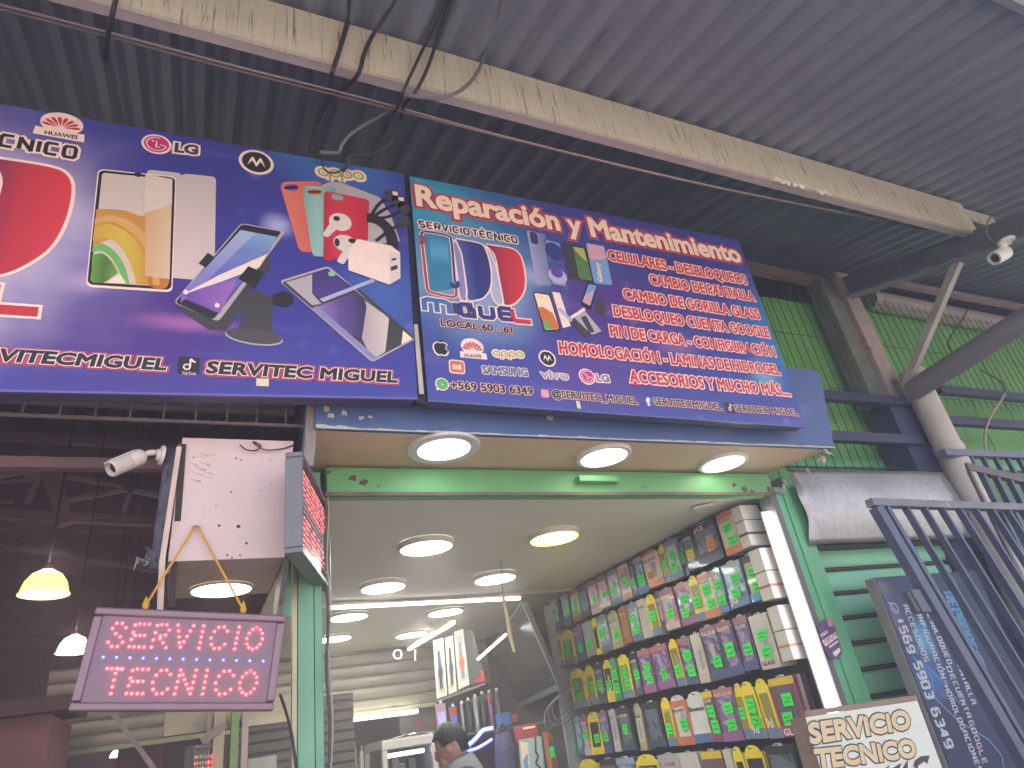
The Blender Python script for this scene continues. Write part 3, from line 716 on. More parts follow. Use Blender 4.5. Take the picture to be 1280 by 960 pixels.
# ---- pale panel box with soffit light
m_pink = M('pinkish white sheet', (.66, .51, .475), .55, var=.06, scale=2, bump=.06, bscale=12, stain=(.45, .33, .31), stain_amt=.10, stain_scale=4)  # pink of the lens veil put mildly into the sheet colour
pb = thing('panel_box', 'pinkish white sheet panel box left of the shop, stained and full of screw holes', 'panel', (.1, 2.7, 2.34))
x0, x1 = -.088, .345; zt0 = 2.83
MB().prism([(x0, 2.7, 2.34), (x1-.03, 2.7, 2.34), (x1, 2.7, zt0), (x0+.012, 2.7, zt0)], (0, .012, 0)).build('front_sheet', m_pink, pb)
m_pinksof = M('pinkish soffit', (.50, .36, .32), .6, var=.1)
MB().box((x0+.02, 2.714, 2.342), (x1-.03, 3.3, 2.36)).build('soffit', m_pinksof, pb)
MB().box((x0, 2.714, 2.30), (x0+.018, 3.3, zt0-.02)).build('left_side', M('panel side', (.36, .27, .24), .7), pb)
MB().prism([(x1-.03, 2.716, 2.34), (x1-.028, 2.98, 2.34), (x1-.028, 2.98, 2.1), (x1-.06, 2.98, 1.98), (x1-.03, 2.9, 2.2)], (.02, 0, 0)).build('right_gusset', M('gusset dark', (.16, .14, .13), .6), pb)
MB().box((x1-.025, 2.99, 2.17), (pl0-.026, 3.0, 2.72)).build('backing_sheet', m_mint, pb)
mb = MB()
for px, py, r in ((295, 573, 1.2), (301, 575, 1), (289, 615, 1), (274, 657, 1.5), (298, 658, 2.2), (308, 679, 1.6), (284, 694, 1.2), (290, 697, 1.1), (300, 694, 1.1), (325, 613, .8), (270, 632, .8), (339, 604, .7), (255, 640, .7), (242, 572, .9), (338, 575, .8)):
    c = AY(px, py, 2.6985); rr = r*.0033
    mb.fan([(rr, 0), (rr*.9, .0008)], c, 8, (0, -1, 0))
mb.build('screw_holes', M('screw hole', (.07, .05, .05), .8), pb)
c = AY(277, 681, 2.698); MB().fan([(.006, 0), (.004, .003)], c, 10, (0, -1, 0)).build('bolt_head', M('bolt white', (.8, .75, .7), .4), pb)
mb = MB()
for k in range(16):
    p = AY(random.uniform(232, 262), random.uniform(562, 600), 2.6985); l = random.uniform(.01, .05)
    mb.prism([p, p+Vector((l, 0, -l*random.uniform(.1, .5))), p+Vector((l, 0, -l*.3-.0012))], (0, .0005, 0))
mb.build('scratches', M('scratch', (.42, .30, .28), .8), pb)
panel_light(277, 738, 2.342, EM('panel warm left', (1, .98, .72), LAMP*.28), 'round soffit light of the pale panel box, above the letter sign', R=.118, deep=.012, ring=1.06)
# curly wire on the panel's top edge
tag(MB().tube(smooth_path([AY(300, 556, 2.69), AY(308, 562, 2.68), AY(320, 563, 2.68), AY(326, 557, 2.69), AY(316, 552, 2.69), AY(330, 562, 2.68), AY(352, 561, 2.69), AY(368, 556, 2.7)], 5), .0028, 6).build('loose_wire', m_cable), 'curled thin black wire over the top edge of the pale panel', 'wire')
# tarp strip and lath left of it
m_tarp = M('blue grey tarpaulin', (.085, .08, .105), .6, var=.2, scale=8, bump=.35, bscale=30)
rows = []
for k in range(15):
    t = k/14; y0 = 558+t*152
    xa = 207-t*20; xb_ = 222-t*20
    pa = AY(xa, y0, 2.72); pb2 = AY(xb_, y0+2, 2.70)
    rows.append([pa.lerp(pb2, s)+Vector((0, .012*math.sin(k*1.9+s*4), 0)) for s in (0, .25, .5, .75, 1)])
tp = MB().sheet(rows).build('tarpaulin', m_tarp, smooth=True); md = tp.modifiers.new('t', 'SOLIDIFY'); md.thickness = .003
tag(tp, 'narrow blue grey tarpaulin hanging beside the pale panel, under the bullet camera', 'tarpaulin')
lath = thing('wooden_lath', 'pale wooden lath standing between the tarpaulin and the pale panel', 'lath', AY(200, 700, 2.69))
MB().beam(AY(224, 559, 2.685), AY(203, 700, 2.685), .018, .014, (0, 1, 0)).beam(AY(203, 700, 2.685), AY(200, 765, 2.70), .02, .014, (0, 1, 0)).build('strip', M('pale lath wood', (.62, .46, .38), .7, var=.15, scale=20), lath)
MB().beam(AY(229, 556, 2.70), AY(214, 760, 2.72), .022, .02, (0, 1, 0)).build('gap_shade_strip', M('gap shade strip', (.05, .035, .035), .8), lath)  # dark strip standing for the shade in the gap beside the panel
mb = MB()
for k in range(6):
    c = AY(172+k*3, 700+random.uniform(-12, 18), 2.75); r = .03
    mb.prism([c+Vector((random.uniform(-r, r), random.uniform(-.02, .02), random.uniform(-r*1.6, r*1.6))) for _ in range(4)], (0, .004, 0))
tag(mb.build('torn_plastic', M('torn grey plastic', (.30, .25, .24), .5)), 'crumpled torn grey plastic at the foot of the tarpaulin', 'plastic')
# bullet camera, left
m_camw = M('aged white plastic', (.66, .57, .51), .45, var=.08, scale=12)
bc = thing('security_camera', 'aged white bullet camera on a bent arm, mounted beside the pale panel', 'camera', AY(204, 575, 2.70))
A, B = AY(139, 586, 2.62), AY(177, 570, 2.68); ax = (B-A).normalized(); L = (B-A).length
rr = .031
MB().fan([(.0, 0.012), (rr*.78, .012), (rr*.84, -.004), (rr, 0), (rr, L*.55), (rr*.97, L*.56), (rr*.97, L*.575), (rr, L*.585), (rr, L*.93), (rr*.85, L), (0.001, L)], A, 28, ax).build('housing', m_camw, bc, smooth=True)
rb = [A+ax*(L*s)+Vector((0, 0, rr+.004)) for s in (-.16, .62)]
MB().beam(rb[0], rb[1], rr*1.5, .006, (0, 0, 1)).build('sun_shield', m_camw, bc, bevel=.002)
MB().tube(smooth_path([B-ax*.005, AY(180, 569, 2.68), AY(187, 566, 2.68), AY(196, 566, 2.69)], 5), .0115, 12).build('arm', m_camw, bc, smooth=True)
wd = (AY(204, 573, 2.7)-AY(197, 570, 2.7)).normalized()
MB().fan([(.02, 0), (.024, .012), (.038, .014), (.038, .026), (.001, .026)], AY(195, 568, 2.69), 24, Vector((1, .25, -.05))).build('base', m_camw, bc, smooth=True)
MB().fan([(rr*.6, .0), (rr*.55, -.002)], A+ax*.011, 20, ax).build('lens', M('camera glass', (.02, .02, .025), .1), bc)
# grille under the left sign
gr = thing('security_grille', 'ladder like metal grille running under the left sign', 'grille', (-.4, 2.75, 2.9))
p, q = AY(-60, 511, 2.75), AY(384, 535, 2.75); zz = 2.925
m_gr = M('grille metal', (.30, .225, .21), .5, metal=.2)
MB().beam((-1.9, 2.75, zz), (.40, 2.75, zz), .012, .012).build('bottom_rod', m_gr, gr)
MB().beam((-1.9, 2.75, 3.35), (.40, 2.75, 3.35), .012, .012).build('top_rod', m_gr, gr)
x = AY(27, 515, 2.75).x
xs = [x+.118*k for k in range(-11, 9)]
for xx in xs:
    if xx < .39: MB().tube([(xx, 2.752, zz), (xx+.02, 2.752, 3.35)], .0042, 6).build('bar', m_gr, gr)
MB().box((-1.9, 2.80, 3.02), (.36, 2.85, 3.06)).build('rear_angle', M('rear angle', (.17, .14, .14), .6), gr)
MB().box((-1.9, 2.95, 2.80), (.0, 3.0, 2.845)).build('lower_beam', m_hallsteel, gr)
# peeling post at the left end of the fascia
pp = thing('peeling_post', 'peeling weathered timber at the left end of the blue fascia', 'post', (.38, 2.65, 2.7))
a, b, c, d = AY(384, 505, 2.62), AY(399, 503, 2.62), AY(392, 582, 2.62), AY(379, 582, 2.62)
MB().prism([a, b, c, d], (0, .08, 0)).build('timber', M('weathered timber', (.27, .23, .21), .8, var=.35, scale=14, bump=.5, stretch=(4, 1, .6), stain=(.55, .5, .46), stain_amt=.25, stain_scale=8), pp)

# ---- hanging letter sign
YL = 2.64
TL, TR, BR, BL = AY(118, 760, YL), AY(358, 768, YL), AY(340, 890, YL), AY(88, 888, YL)
dx = ((TR-TL)+(BR-BL)).normalized(); up = Vector((-dx.z, 0, dx.x)); cen = (TL+TR+BR+BL)/4
wd = ((TR-TL).length+(BR-BL).length)/2; hg = ((TL-BL).dot(up)+(TR-BR).dot(up))/2
ls = thing('letter_sign', 'framed LED board with red dotted letters SERVICIO TECNICO, hanging tilted on a yellow cord', 'led sign', cen)
m_lf = M('letter sign frame', (.22, .145, .165), .35, metal=.5, var=.1)
m_lp = M('letter sign face', (.20, .115, .145), .22, var=.05, spec=.5)
N = Vector((0, -1, 0)); fw = .026
MB().obox(cen+Vector((0, .012, 0)), dx*(wd/2-fw), up*(hg/2-fw), (0, .012, 0)).build('panel', m_lp, ls)
for nm, cc, aa, bb in (('frame_rail', cen+up*(hg/2-fw/2), dx*wd/2, up*fw/2), ('frame_rail', cen-up*(hg/2-fw/2), dx*wd/2, up*fw/2),
                       ('frame_stile', cen-dx*(wd/2-fw/2), dx*fw/2, up*(hg/2-fw-.001)), ('frame_stile', cen+dx*(wd/2-fw/2), dx*fw/2, up*(hg/2-fw-.001))):
    MB().obox(cc+Vector((0, .01, 0)), aa, bb, (0, .02, 0)).build(nm, m_lf, ls, bevel=.006)
def P2(px, py):
    q = AY(px, py, YL-.001); return q
DOTS = {  # strokes of each dotted letter on a 0..1 x 0..1 box, spaced evenly
 'S': ([(.95, .82), (.72, 1), (.3, 1), (.08, .8), (.25, .6), (.7, .42), (.95, .22), (.72, 0), (.25, 0), (.0, .18)], 10),
 'E': ([(1, 1), (.1, 1), (.05, .5), (.85, .5), (.05, .5), (0, 0), (.95, 0)], 15), 'R': ([(0, 0), (.1, 1), (.7, 1), (.95, .75), (.7, .5), (.3, .5), (.95, 0)], 12),
 'V': ([(0, 1), (.42, 0), (1, 1)], 9), 'I': ([(.5, 1), (.5, 0)], 5), 'C': ([(.95, .8), (.65, 1), (.25, .95), (0, .6), (0, .3), (.25, 0), (.65, 0), (.95, .2)], 9),
 'O': ([(.5, 1), (.12, .85), (0, .5), (.12, .12), (.5, 0), (.88, .12), (1, .5), (.88, .85), (.5, 1)], 13), 'T': ([(0, 1), (1, 1), (.55, 1), (.5, 0)], 10), 'N': ([(0, 0), (.08, 1), (.92, 0), (1, 1)], 14)}
def dotted(word, x0, x1, yt0, yt1, yb0, yb1, parent, name):
    n = len(word)
    wts = [.45 if ch == 'I' else 1 for ch in word]; tot = sum(wts)+.42*(n-1); cur = 0
    for ch, wt in zip(word, wts):
        mb = MB(); path, cnt = DOTS[ch]; segs = [math.dist(a, b) for a, b in zip(path, path[1:])]; T_ = sum(segs)
        for k in range(cnt):
            s = T_*k/(cnt-1) if cnt > 1 else 0; i = 0
            while i < len(segs)-1 and s > segs[i]: s -= segs[i]; i += 1
            f = min(1, s/segs[i]); u = path[i][0]*(1-f)+path[i+1][0]*f; v = path[i][1]*(1-f)+path[i+1][1]*f
            t = (cur+u*wt)/tot
            px = x0+(x1-x0)*t + (-6*(1-v) if True else 0)
            py = (yb0+(yb1-yb0)*t)*(1-v)+(yt0+(yt1-yt0)*t)*v
            p = P2(px, py)
            mb.fan([(.0052, 0), (.0047, .003), (.0024, .0055)], p, 8, N)
        cur += wt+.42
        mb.build(name, led_red, parent)
dotted('SERVICIO', 140, 331, 779, 785, 808, 812, ls, 'red_letter')
dotted('TECNICO', 134, 324, 836, 839, 867, 868, ls, 'red_letter')
mb = MB()
for k in range(13):
    t = k/12; mb.fan([(.0046, 0), (.004, .003), (.002, .005)], P2(129+200*t, 821.5+5*t), 8, N)
mb.build('blue_dots', led_blue, ls)
m_cord = M('yellow cord', (.62, .33, .03), .6)
yc = thing('yellow_cord', 'yellow cord looped over a hook, carrying the letter sign', 'cord', AY(245, 661, 2.69))
h = AY(245, 660, 2.685); e1, e2 = AY(182, 757, YL+.01), AY(304, 762, YL+.01)
for e, s in ((e1, -1), (e2, 1)):
    MB().tube([h+Vector((s*.008, 0, 0)), e], .0042, 8).build('strand', m_cord, yc)
    MB().fan([(.002, .03), (.008, .014), (.012, .0), (.008, -.012), (.003, -.016)], e, 10).build('knot', m_cord, yc, smooth=True)
MB().tube([h+Vector((-.014, .0, .001)), h+Vector((0, -.004, .006)), h+Vector((.014, 0, .001))], .004, 8).build('hook', M('hook metal', (.3, .25, .22), .4, metal=.6), yc)
# ================================================================== THE TWO BIG SIGNS
def sign_mat(name, base, blobs, streak=None, rough=.33):
    """printed vinyl: base colour, soft printed clouds of colour and light streaks"""
    m = bpy.data.materials.new(name); m.use_nodes = True; MATS[name] = m
    n = m.node_tree.nodes; l = m.node_tree.links; b = n['Principled BSDF']
    tc = n.new('ShaderNodeTexCoord'); out = None
    rgb = n.new('ShaderNodeRGB'); rgb.outputs[0].default_value = (*base, 1); out = rgb.outputs[0]
    nz = n.new('ShaderNodeTexNoise'); nz.inputs['Scale'].default_value = 2.6; nz.inputs['Detail'].default_value = 3
    l.new(tc.outputs['Object'], nz.inputs['Vector'])
    for (cx, cz, rx, rz, col, amt) in blobs:
        mp = n.new('ShaderNodeMapping'); mp.inputs['Scale'].default_value = (1/rx, 0, 1/rz); mp.inputs['Location'].default_value = (-cx/rx, 0, -cz/rz)
        l.new(tc.outputs['Object'], mp.inputs[0])
        ln = n.new('ShaderNodeVectorMath'); ln.operation = 'LENGTH'; l.new(mp.outputs[0], ln.inputs[0])
        ad = n.new('ShaderNodeMath'); ad.operation = 'MULTIPLY_ADD'; l.new(nz.outputs['Fac'], ad.inputs[0]); ad.inputs[1].default_value = .7; l.new(ln.outputs['Value'], ad.inputs[2])
        mr = n.new('ShaderNodeMapRange'); mr.interpolation_type = 'SMOOTHSTEP'; mr.inputs['From Min'].default_value = .35; mr.inputs['From Max'].default_value = 1.35
        mr.inputs['To Min'].default_value = amt; mr.inputs['To Max'].default_value = 0
        l.new(ad.outputs[0], mr.inputs[0])
        mx = n.new('ShaderNodeMix'); mx.data_type = 'RGBA'; l.new(mr.outputs[0], mx.inputs[0]); l.new(out, mx.inputs[6]); mx.inputs[7].default_value = (*col, 1); out = mx.outputs[2]
    # bokeh spots and horizontal streaks of the print
    vo = n.new('ShaderNodeTexVoronoi'); vo.inputs['Scale'].default_value = 5.5; vo.inputs['Randomness'].default_value = 1
    l.new(tc.outputs['Object'], vo.inputs['Vector'])
    mr = n.new('ShaderNodeMapRange'); mr.inputs['From Min'].default_value = .05; mr.inputs['From Max'].default_value = .2; mr.inputs['To Min'].default_value = .22; mr.inputs['To Max'].default_value = 0
    l.new(vo.outputs['Distance'], mr.inputs[0])
    mx = n.new('ShaderNodeMix'); mx.data_type = 'RGBA'; l.new(mr.outputs[0], mx.inputs[0]); l.new(out, mx.inputs[6]); mx.inputs[7].default_value = (.35, .35, .62, 1); out = mx.outputs[2]
    mp = n.new('ShaderNodeMapping'); mp.inputs['Scale'].default_value = (.7, 1, 9); l.new(tc.outputs['Object'], mp.inputs[0])
    n2 = n.new('ShaderNodeTexNoise'); n2.inputs['Scale'].default_value = 1.6; n2.inputs['Detail'].default_value = 5; l.new(mp.outputs[0], n2.inputs['Vector'])
    mr = n.new('ShaderNodeMapRange'); mr.inputs['From Min'].default_value = .58; mr.inputs['From Max'].default_value = .78; mr.inputs['To Max'].default_value = .35
    l.new(n2.outputs['Fac'], mr.inputs[0])
    mx = n.new('ShaderNodeMix'); mx.data_type = 'RGBA'; l.new(mr.outputs[0], mx.inputs[0]); l.new(out, mx.inputs[6]); mx.inputs[7].default_value = (*(streak or (.2, .18, .5)), 1); out = mx.outputs[2]
    l.new(out, b.inputs['Base Color']); b.inputs['Roughness'].default_value = rough; b.inputs['Specular IOR Level'].default_value = .35
    return m

WHT = INK('white', C(238, 212, 202, 1.05)); BLK = INK('black', (.028, .024, .026)); RED = INK('red', (.56, .04, .045)); CRIM = INK('crimson', (.40, .03, .075))
ROSE = INK('rose halo', (.45, .10, .17)); CREAM = INK('cream', C(240, 214, 190, 1.05)); DKBLUE = INK('dark blue', (.045, .05, .20)); MIDBLUE = INK('mid blue', (.06, .16, .42))
HALO = INK('pale halo', (.42, .36, .55)); ORANGE = INK('orange', (.62, .17, .05)); GREENI = INK('green', (.10, .42, .13)); CORAL = INK('coral', (.66, .15, .11))
MINTI = INK('mint', (.24, .47, .43)); PINKI = INK('pink', (.62, .34, .44)); LILAC = INK('lilac', (.26, .25, .47)); SKYI = INK('sky', (.18, .33, .60)); TEALI = INK('teal', (.045, .22, .36))
GREYI = INK('grey', (.22, .20, .21)); YEL_I = INK('yellow', (.66, .46, .08)); GREEN2 = INK('deep green', (.10, .20, .07)); VIOLET = INK('violet', (.13, .07, .32)); PALEBL = INK('pale blue', (.42, .45, .62))
STEELI = INK('steel print', (.45, .40, .42)); MAG = INK('magenta', (.55, .03, .18)); OLIVE = INK('olive', (.36, .38, .05)); DGREY = INK('dark grey', (.06, .055, .06))

# ---------------- stroke lettering with squared, rounded corners
G = {'S': [[(1, 1), (.15, 1), (0, .85), (0, .65), (.15, .5), (.85, .5), (1, .35), (1, .15), (.85, 0), (0, 0)]], 'E': [[(1, 1), (.15, 1), (0, .85), (0, .15), (.15, 0), (1, 0)], [(.12, .5), (.9, .5)]],
 'R': [[(0, 0), (0, 1), (.85, 1), (1, .85), (1, .6), (.85, .45), (.1, .45)], [(.55, .36), (1, 0)]], 'V': [[(0, 1), (.5, 0), (1, 1)]], 'I': [[(0, 1), (0, 0)]], 'C': [[(1, 1), (.15, 1), (0, .85), (0, .15), (.15, 0), (1, 0)]],
 'O': [[(.5, 1), (.85, 1), (1, .85), (1, .15), (.85, 0), (.15, 0), (0, .15), (0, .85), (.15, 1), (.5, 1)]], 'T': [[(0, 1), (1, 1)], [(.5, .9), (.5, 0)]], 'N': [[(0, 0), (0, 1), (1, 0), (1, 1)]],
 'M': [[(0, 0), (0, .85), (.15, 1), (.85, 1), (1, .85), (1, 0)], [(.5, .9), (.5, 0)]], 'G': [[(1, 1), (.15, 1), (0, .85), (0, .15), (.15, 0), (1, 0), (1, .5), (.5, .5)]], 'U': [[(0, 1), (0, .15), (.15, 0), (.85, 0), (1, .15), (1, 1)]],
 'L': [[(0, 1), (0, .15), (.15, 0), (1, 0)]], 'A': [[(0, 0), (0, .85), (.15, 1), (.85, 1), (1, .85), (1, 0)], [(.1, .42), (.9, .42)]], 'D': [[(.3, 0), (0, 0), (0, 1), (.85, 1), (1, .85), (1, .15), (.85, 0), (.3, 0)]],
 'P': [[(0, 0), (0, 1), (.85, 1), (1, .85), (1, .6), (.85, .45), (.1, .45)]], 'F': [[(1, 1), (.15, 1), (0, .85), (0, 0)], [(.1, .5), (.85, .5)]], 'H': [[(0, 1), (0, 0)], [(1, 1), (1, 0)], [(.1, .5), (.9, .5)]],
 'B': [[(.4, 0), (0, 0), (0, 1), (.8, 1), (.95, .85), (.95, .65), (.8, .53)], [(.1, .5), (.85, .5), (1, .36), (1, .15), (.85, 0), (.45, 0)]], 'Q': [[(.5, 1), (.85, 1), (1, .85), (1, .15), (.85, 0), (.15, 0), (0, .15), (0, .85), (.15, 1), (.5, 1)], [(.65, .3), (1, -.1)]],
 '0': [[(.5, 1), (.85, 1), (1, .85), (1, .15), (.85, 0), (.15, 0), (0, .15), (0, .85), (.15, 1), (.5, 1)]], '3': [[(0, 1), (.85, 1), (1, .85), (1, .6), (.9, .5), (1, .4), (1, .15), (.85, 0), (0, 0)], [(.3, .5), (.8, .5)]],
 '4': [[(.8, 0), (.8, 1)], [(.7, 1), (0, .3), (.7, .3)]], '5': [[(1, 1), (0, 1), (0, .55), (.85, .55), (1, .4), (1, .15), (.85, 0), (0, 0)]], '6': [[(.9, 1), (.15, 1), (0, .85), (0, .15), (.15, 0), (.85, 0), (1, .15), (1, .4), (.85, .55), (.1, .55)]],
 '9': [[(.1, 0), (.85, 0), (1, .15), (1, .85), (.85, 1), (.15, 1), (0, .85), (0, .6), (.15, .45), (.9, .45)]], '+': [[(.1, .5), (.9, .5)], [(.5, .9), (.5, .57)], [(.5, .43), (.5, .1)]], '-': [[(.1, .5), (.8, .5)]], '.': [[(0, .05), (0, -.05)]]}
G['É'] = G['E']+[[(.4, 1.25), (.75, 1.5)]]; G['Ó'] = G['O']+[[(.4, 1.25), (.75, 1.5)]]
WID = {'I': .05, '.': .05, 'M': 1.25, ' ': .35, '-': .7, '+': .8}
def ribbon(mb, pts, w, lift):
    N_ = len(pts); L_, R_ = [], []
    nrm = lift.normalized()
    for k in range(N_):
        a = (pts[k]-pts[k-1]).normalized() if k else None; b = (pts[k+1]-pts[k]).normalized() if k < N_-1 else None
        if a is None: a = b
        if b is None: b = a
        na = nrm.cross(a); nb = nrm.cross(b); m = (na+nb)
        if m.length < .2: m = na
        else: m = m.normalized()/max(.45, m.normalized().dot(na))
        L_.append(pts[k]+m*w/2); R_.append(pts[k]-m*w/2)
    i = len(mb.v); mb.v += L_+R_
    for k in range(N_-1): mb.f.append((i+k, i+k+1, i+N_+k+1, i+N_+k))
def strokes(mb, word, P0, P1, up, lift, weight=.2, gw=.95, gap=.55, grow=0.0):
    """word between P0 and P1 on baseline; weight is stroke share of the height; grow widens it for an outline"""
    ws = [WID.get(c, 1)*gw for c in word]; tot = sum(ws)+gap*(len(word)-1); ax = (P1-P0); h = up.length; cur = 0
    for ci, (c, wd_) in enumerate(zip(word, ws)):
        for j, st in enumerate(G.get(c, [])):
            w0 = weight/2
            pts = []
            for u, v in st:
                uu = cur+wd_*u if c not in 'I.' else cur+wd_/2
                pts.append(P0+ax*(uu/tot)+up*(w0+v*(1-weight))+lift+lift.normalized()*(.00007*j+.00019*(ci % 3)))
            run = [pts[0]]; runs = []
            for k in range(1, len(pts)):
                run.append(pts[k])
                if k < len(pts)-1 and (pts[k]-pts[k-1]).normalized().dot((pts[k+1]-pts[k]).normalized()) < -.35:
                    runs.append(run); run = [pts[k]]
            runs.append(run)
            if len(runs) > 1:
                for q, r_ in enumerate(runs):
                    ww = (weight+grow)*h; a = (r_[0]-r_[1]).normalized()*ww*.35; b = (r_[-1]-r_[-2]).normalized()*ww*.35
                    rr_ = [p+lift.normalized()*(.00003*q) for p in r_]
                    if q: rr_[0] = rr_[0]+a
                    if q < len(runs)-1: rr_[-1] = rr_[-1]+b
                    ribbon(mb, rr_, ww, lift)
                continue
            if grow:
                a = (pts[0]-pts[1]).normalized()*grow*h/2; b = (pts[-1]-pts[-2]).normalized()*grow*h/2
                if (pts[0]-pts[-1]).length > 1e-5: pts[0] = pts[0]+a; pts[-1] = pts[-1]+b
            ribbon(mb, pts, (weight+grow)*h, lift)
        cur += wd_+gap
    return mb
def stroke_text(face, word, p0, p1, cap, layer, mat, parent, weight=.2, outlines=(), name='lettering', **k):
    P0, P1 = face.p(*p0), face.p(*p1); up = Vector((0, 0, (face.p(p0[0], p0[1]-cap)-P0).z)); n = len(outlines)
    o = strokes(MB(), word, P0, P1, up, Vector((0, -face.step*(layer+n), 0)), weight, **k).build(name, mat, parent)
    for j, (g, m) in enumerate(outlines):
        strokes(MB(), word, P0, P1, up, Vector((0, -face.step*(layer+n-1-j), 0)), weight, grow=g, **k).build('letter_outline', m, parent)
    return o

# ---------------- emblems
def sub(parent, name): 
    o = bpy.data.objects.new(name, None); COL.objects.link(o); o.parent = parent; return o
def grown(face, cx, cy, pts, sc, layer, mat, parent, name='emblem', g=0.0):
    """unit outline pts scaled by sc pixels about (cx, cy) on the sign plane"""
    c = face.p(cx, cy); k = (face.p(cx+1, cy)-c).length*sc
    P = [c+Vector((x*k, -face.step*layer, y*k)) for x, y in pts]
    return MB().poly(P).build(name, mat, parent)
def circ(r, n=28, cx=0, cy=0, ry=None): return [(cx+r*math.cos(2*math.pi*k/n), cy+(ry or r)*math.sin(2*math.pi*k/n)) for k in range(n)]
def petal_emblem(face, cx, cy, s, layer, root, word, wp, wcap):
    e = sub(root, 'petal_emblem')
    grown(face, cx, cy, circ(1.28, 24, 0, .18, 1.05), s, layer, WHT, e, 'emblem_backing')
    q = [(-1.45, -.5), (1.45, -.5), (1.5, -1.25), (-1.5, -1.25)]; grown(face, cx, cy, q, s, layer+.3, WHT, e, 'emblem_backing')
    mb = MB(); c = face.p(cx, cy); k = (face.p(cx+1, cy)-c).length*s
    for j in range(8):
        a = math.radians(14+j*21.7); ca, sa = math.cos(a), math.sin(a); pts = []
        for t, w in ((.22, .008), (.5, .06), (.78, .115), (.98, .11), (1.08, .05), (1.08, -.05), (.98, -.11), (.78, -.115), (.5, -.06), (.22, -.008)):
            pts.append(c+Vector(((t*ca-w*sa)*k*1.08, -face.step*(layer+1), (t*sa+w*ca)*k*.98-k*.28)))
        mb.poly(pts)
    mb.build('petals', RED, e)
    face.text(word, *wp, wcap, layer+1, BLK, e, offset=.03)
    return e
def ring_letters(face, cx, cy, r, layer, root, txt=None, tp=None, tcap=0, scale=1):
    e = sub(root, 'round_emblem')
    grown(face, cx, cy, circ(1.2), r, layer, WHT, e, 'emblem_backing'); grown(face, cx, cy, circ(1), r, layer+1, MAG, e, 'disc')
    mb = MB(); c = face.p(cx, cy); k = (face.p(cx+1, cy)-c).length*r; lf = Vector((0, -face.step*(layer+2), 0))
    arc = [c+Vector((.78*k*math.cos(math.radians(a)), 0, .78*k*math.sin(math.radians(a))))+lf for a in range(75, 361, 12)]
    ribbon(mb, arc+[c+Vector((.25*k, 0, 0))+lf], k*.1, lf)
    ribbon(mb, [c+Vector((-.02*k, 0, .38*k))+lf, c+Vector((-.02*k, 0, -.35*k))+lf, c+Vector((.28*k, 0, -.35*k))+lf], k*.12, lf)
    mb.poly([c+Vector((-.32*k+.11*k*math.cos(t), 0, .3*k+.11*k*math.sin(t)))+lf for t in [j*.7 for j in range(9)]])
    mb.build('emblem_face', WHT, e)
    if txt: face.text(txt, *tp, tcap, layer, GREYI if tcap < 11 else DGREY, e, offset=.045, outlines=((.16, WHT),))
    return e
def peak_emblem(face, cx, cy, r, layer, root):
    e = sub(root, 'peak_emblem')
    grown(face, cx, cy, circ(1.22), r, layer, WHT, e, 'emblem_backing'); grown(face, cx, cy, circ(1), r, layer+1, BLK, e, 'disc')
    L_ = [(-.62, -.45), (-.42, .25), (-.28, .5), (-.16, .3), (0, -.12), (.16, .3), (.28, .5), (.42, .25), (.62, -.45), (.36, -.02), (.26, .06), (.1, -.3), (0, -.5), (-.1, -.3), (-.26, .06), (-.36, -.02)]
    grown(face, cx, cy, L_, r, layer+2, WHT, e, 'peaks'); return e
def oval_word(face, word, p0, p1, cap, layer, root, mat=None):
    e = sub(root, 'oval_lettering')
    n = len(word); P0, P1 = face.p(*p0), face.p(*p1); hz = (face.p(p0[0], p0[1]-cap)-P0).z
    wl = (P1-P0).length/n
    for pas, (m, wdt, ly) in enumerate(((WHT, .62, layer), (mat or OLIVE, .17, layer+1))):
        mb = MB()
        for k in range(n):
            c = P0.lerp(P1, (k+.5)/n)+Vector((0, 0, hz/2)); lf = Vector((0, -face.step*(ly+.12*k), 0))
            ring = [c+Vector((wl*.40*math.cos(t), 0, hz*.38*math.sin(t)))+lf for t in [2*math.pi*j/20 for j in range(21)]]
            ribbon(mb, ring, hz*wdt, lf)
            if word[k] == 'p': ribbon(mb, [c+Vector((-wl*.44, 0, -hz*.1))+lf*1.2, c+Vector((-wl*.44, 0, -hz*.95))+lf*1.2], hz*wdt, lf)
        mb.build('oval_letters', m, e)
    return e
def note_icon(face, cx, cy, w, layer, root, word=True):
    e = sub(root, 'music_note_icon')
    c = face.p(cx, cy); k = (face.p(cx+1, cy)-c).length*w; f = lambda L, ly: [c+Vector((x*k, -face.step*ly, y*k)) for x, y in L]
    MB().poly(f(rounded(1, 1, .12), layer)).build('icon_tile', BLK, e)
    mb = MB(); lf = Vector((0, -face.step*(layer+1), 0))
    ribbon(mb, f([(.06, .40), (.06, -.10)], layer+1), k*.09, lf)
    ribbon(mb, f([(.10, .39), (.16, .27), (.30, .2)], layer+1.2), k*.09, lf)
    ribbon(mb, f([(-.08+.15*math.cos(t), -.1+.15*math.sin(t)) for t in [j*.42+.8 for j in range(14)]], layer+1.4), k*.08, lf)
    mb.build('note', WHT, e)
    if word: face.text('TikTok', (cx-w*.34, cy+w*.44), (cx+w*.34, cy+w*.46), w*.14, layer+1, WHT, e, offset=.01)
    return e

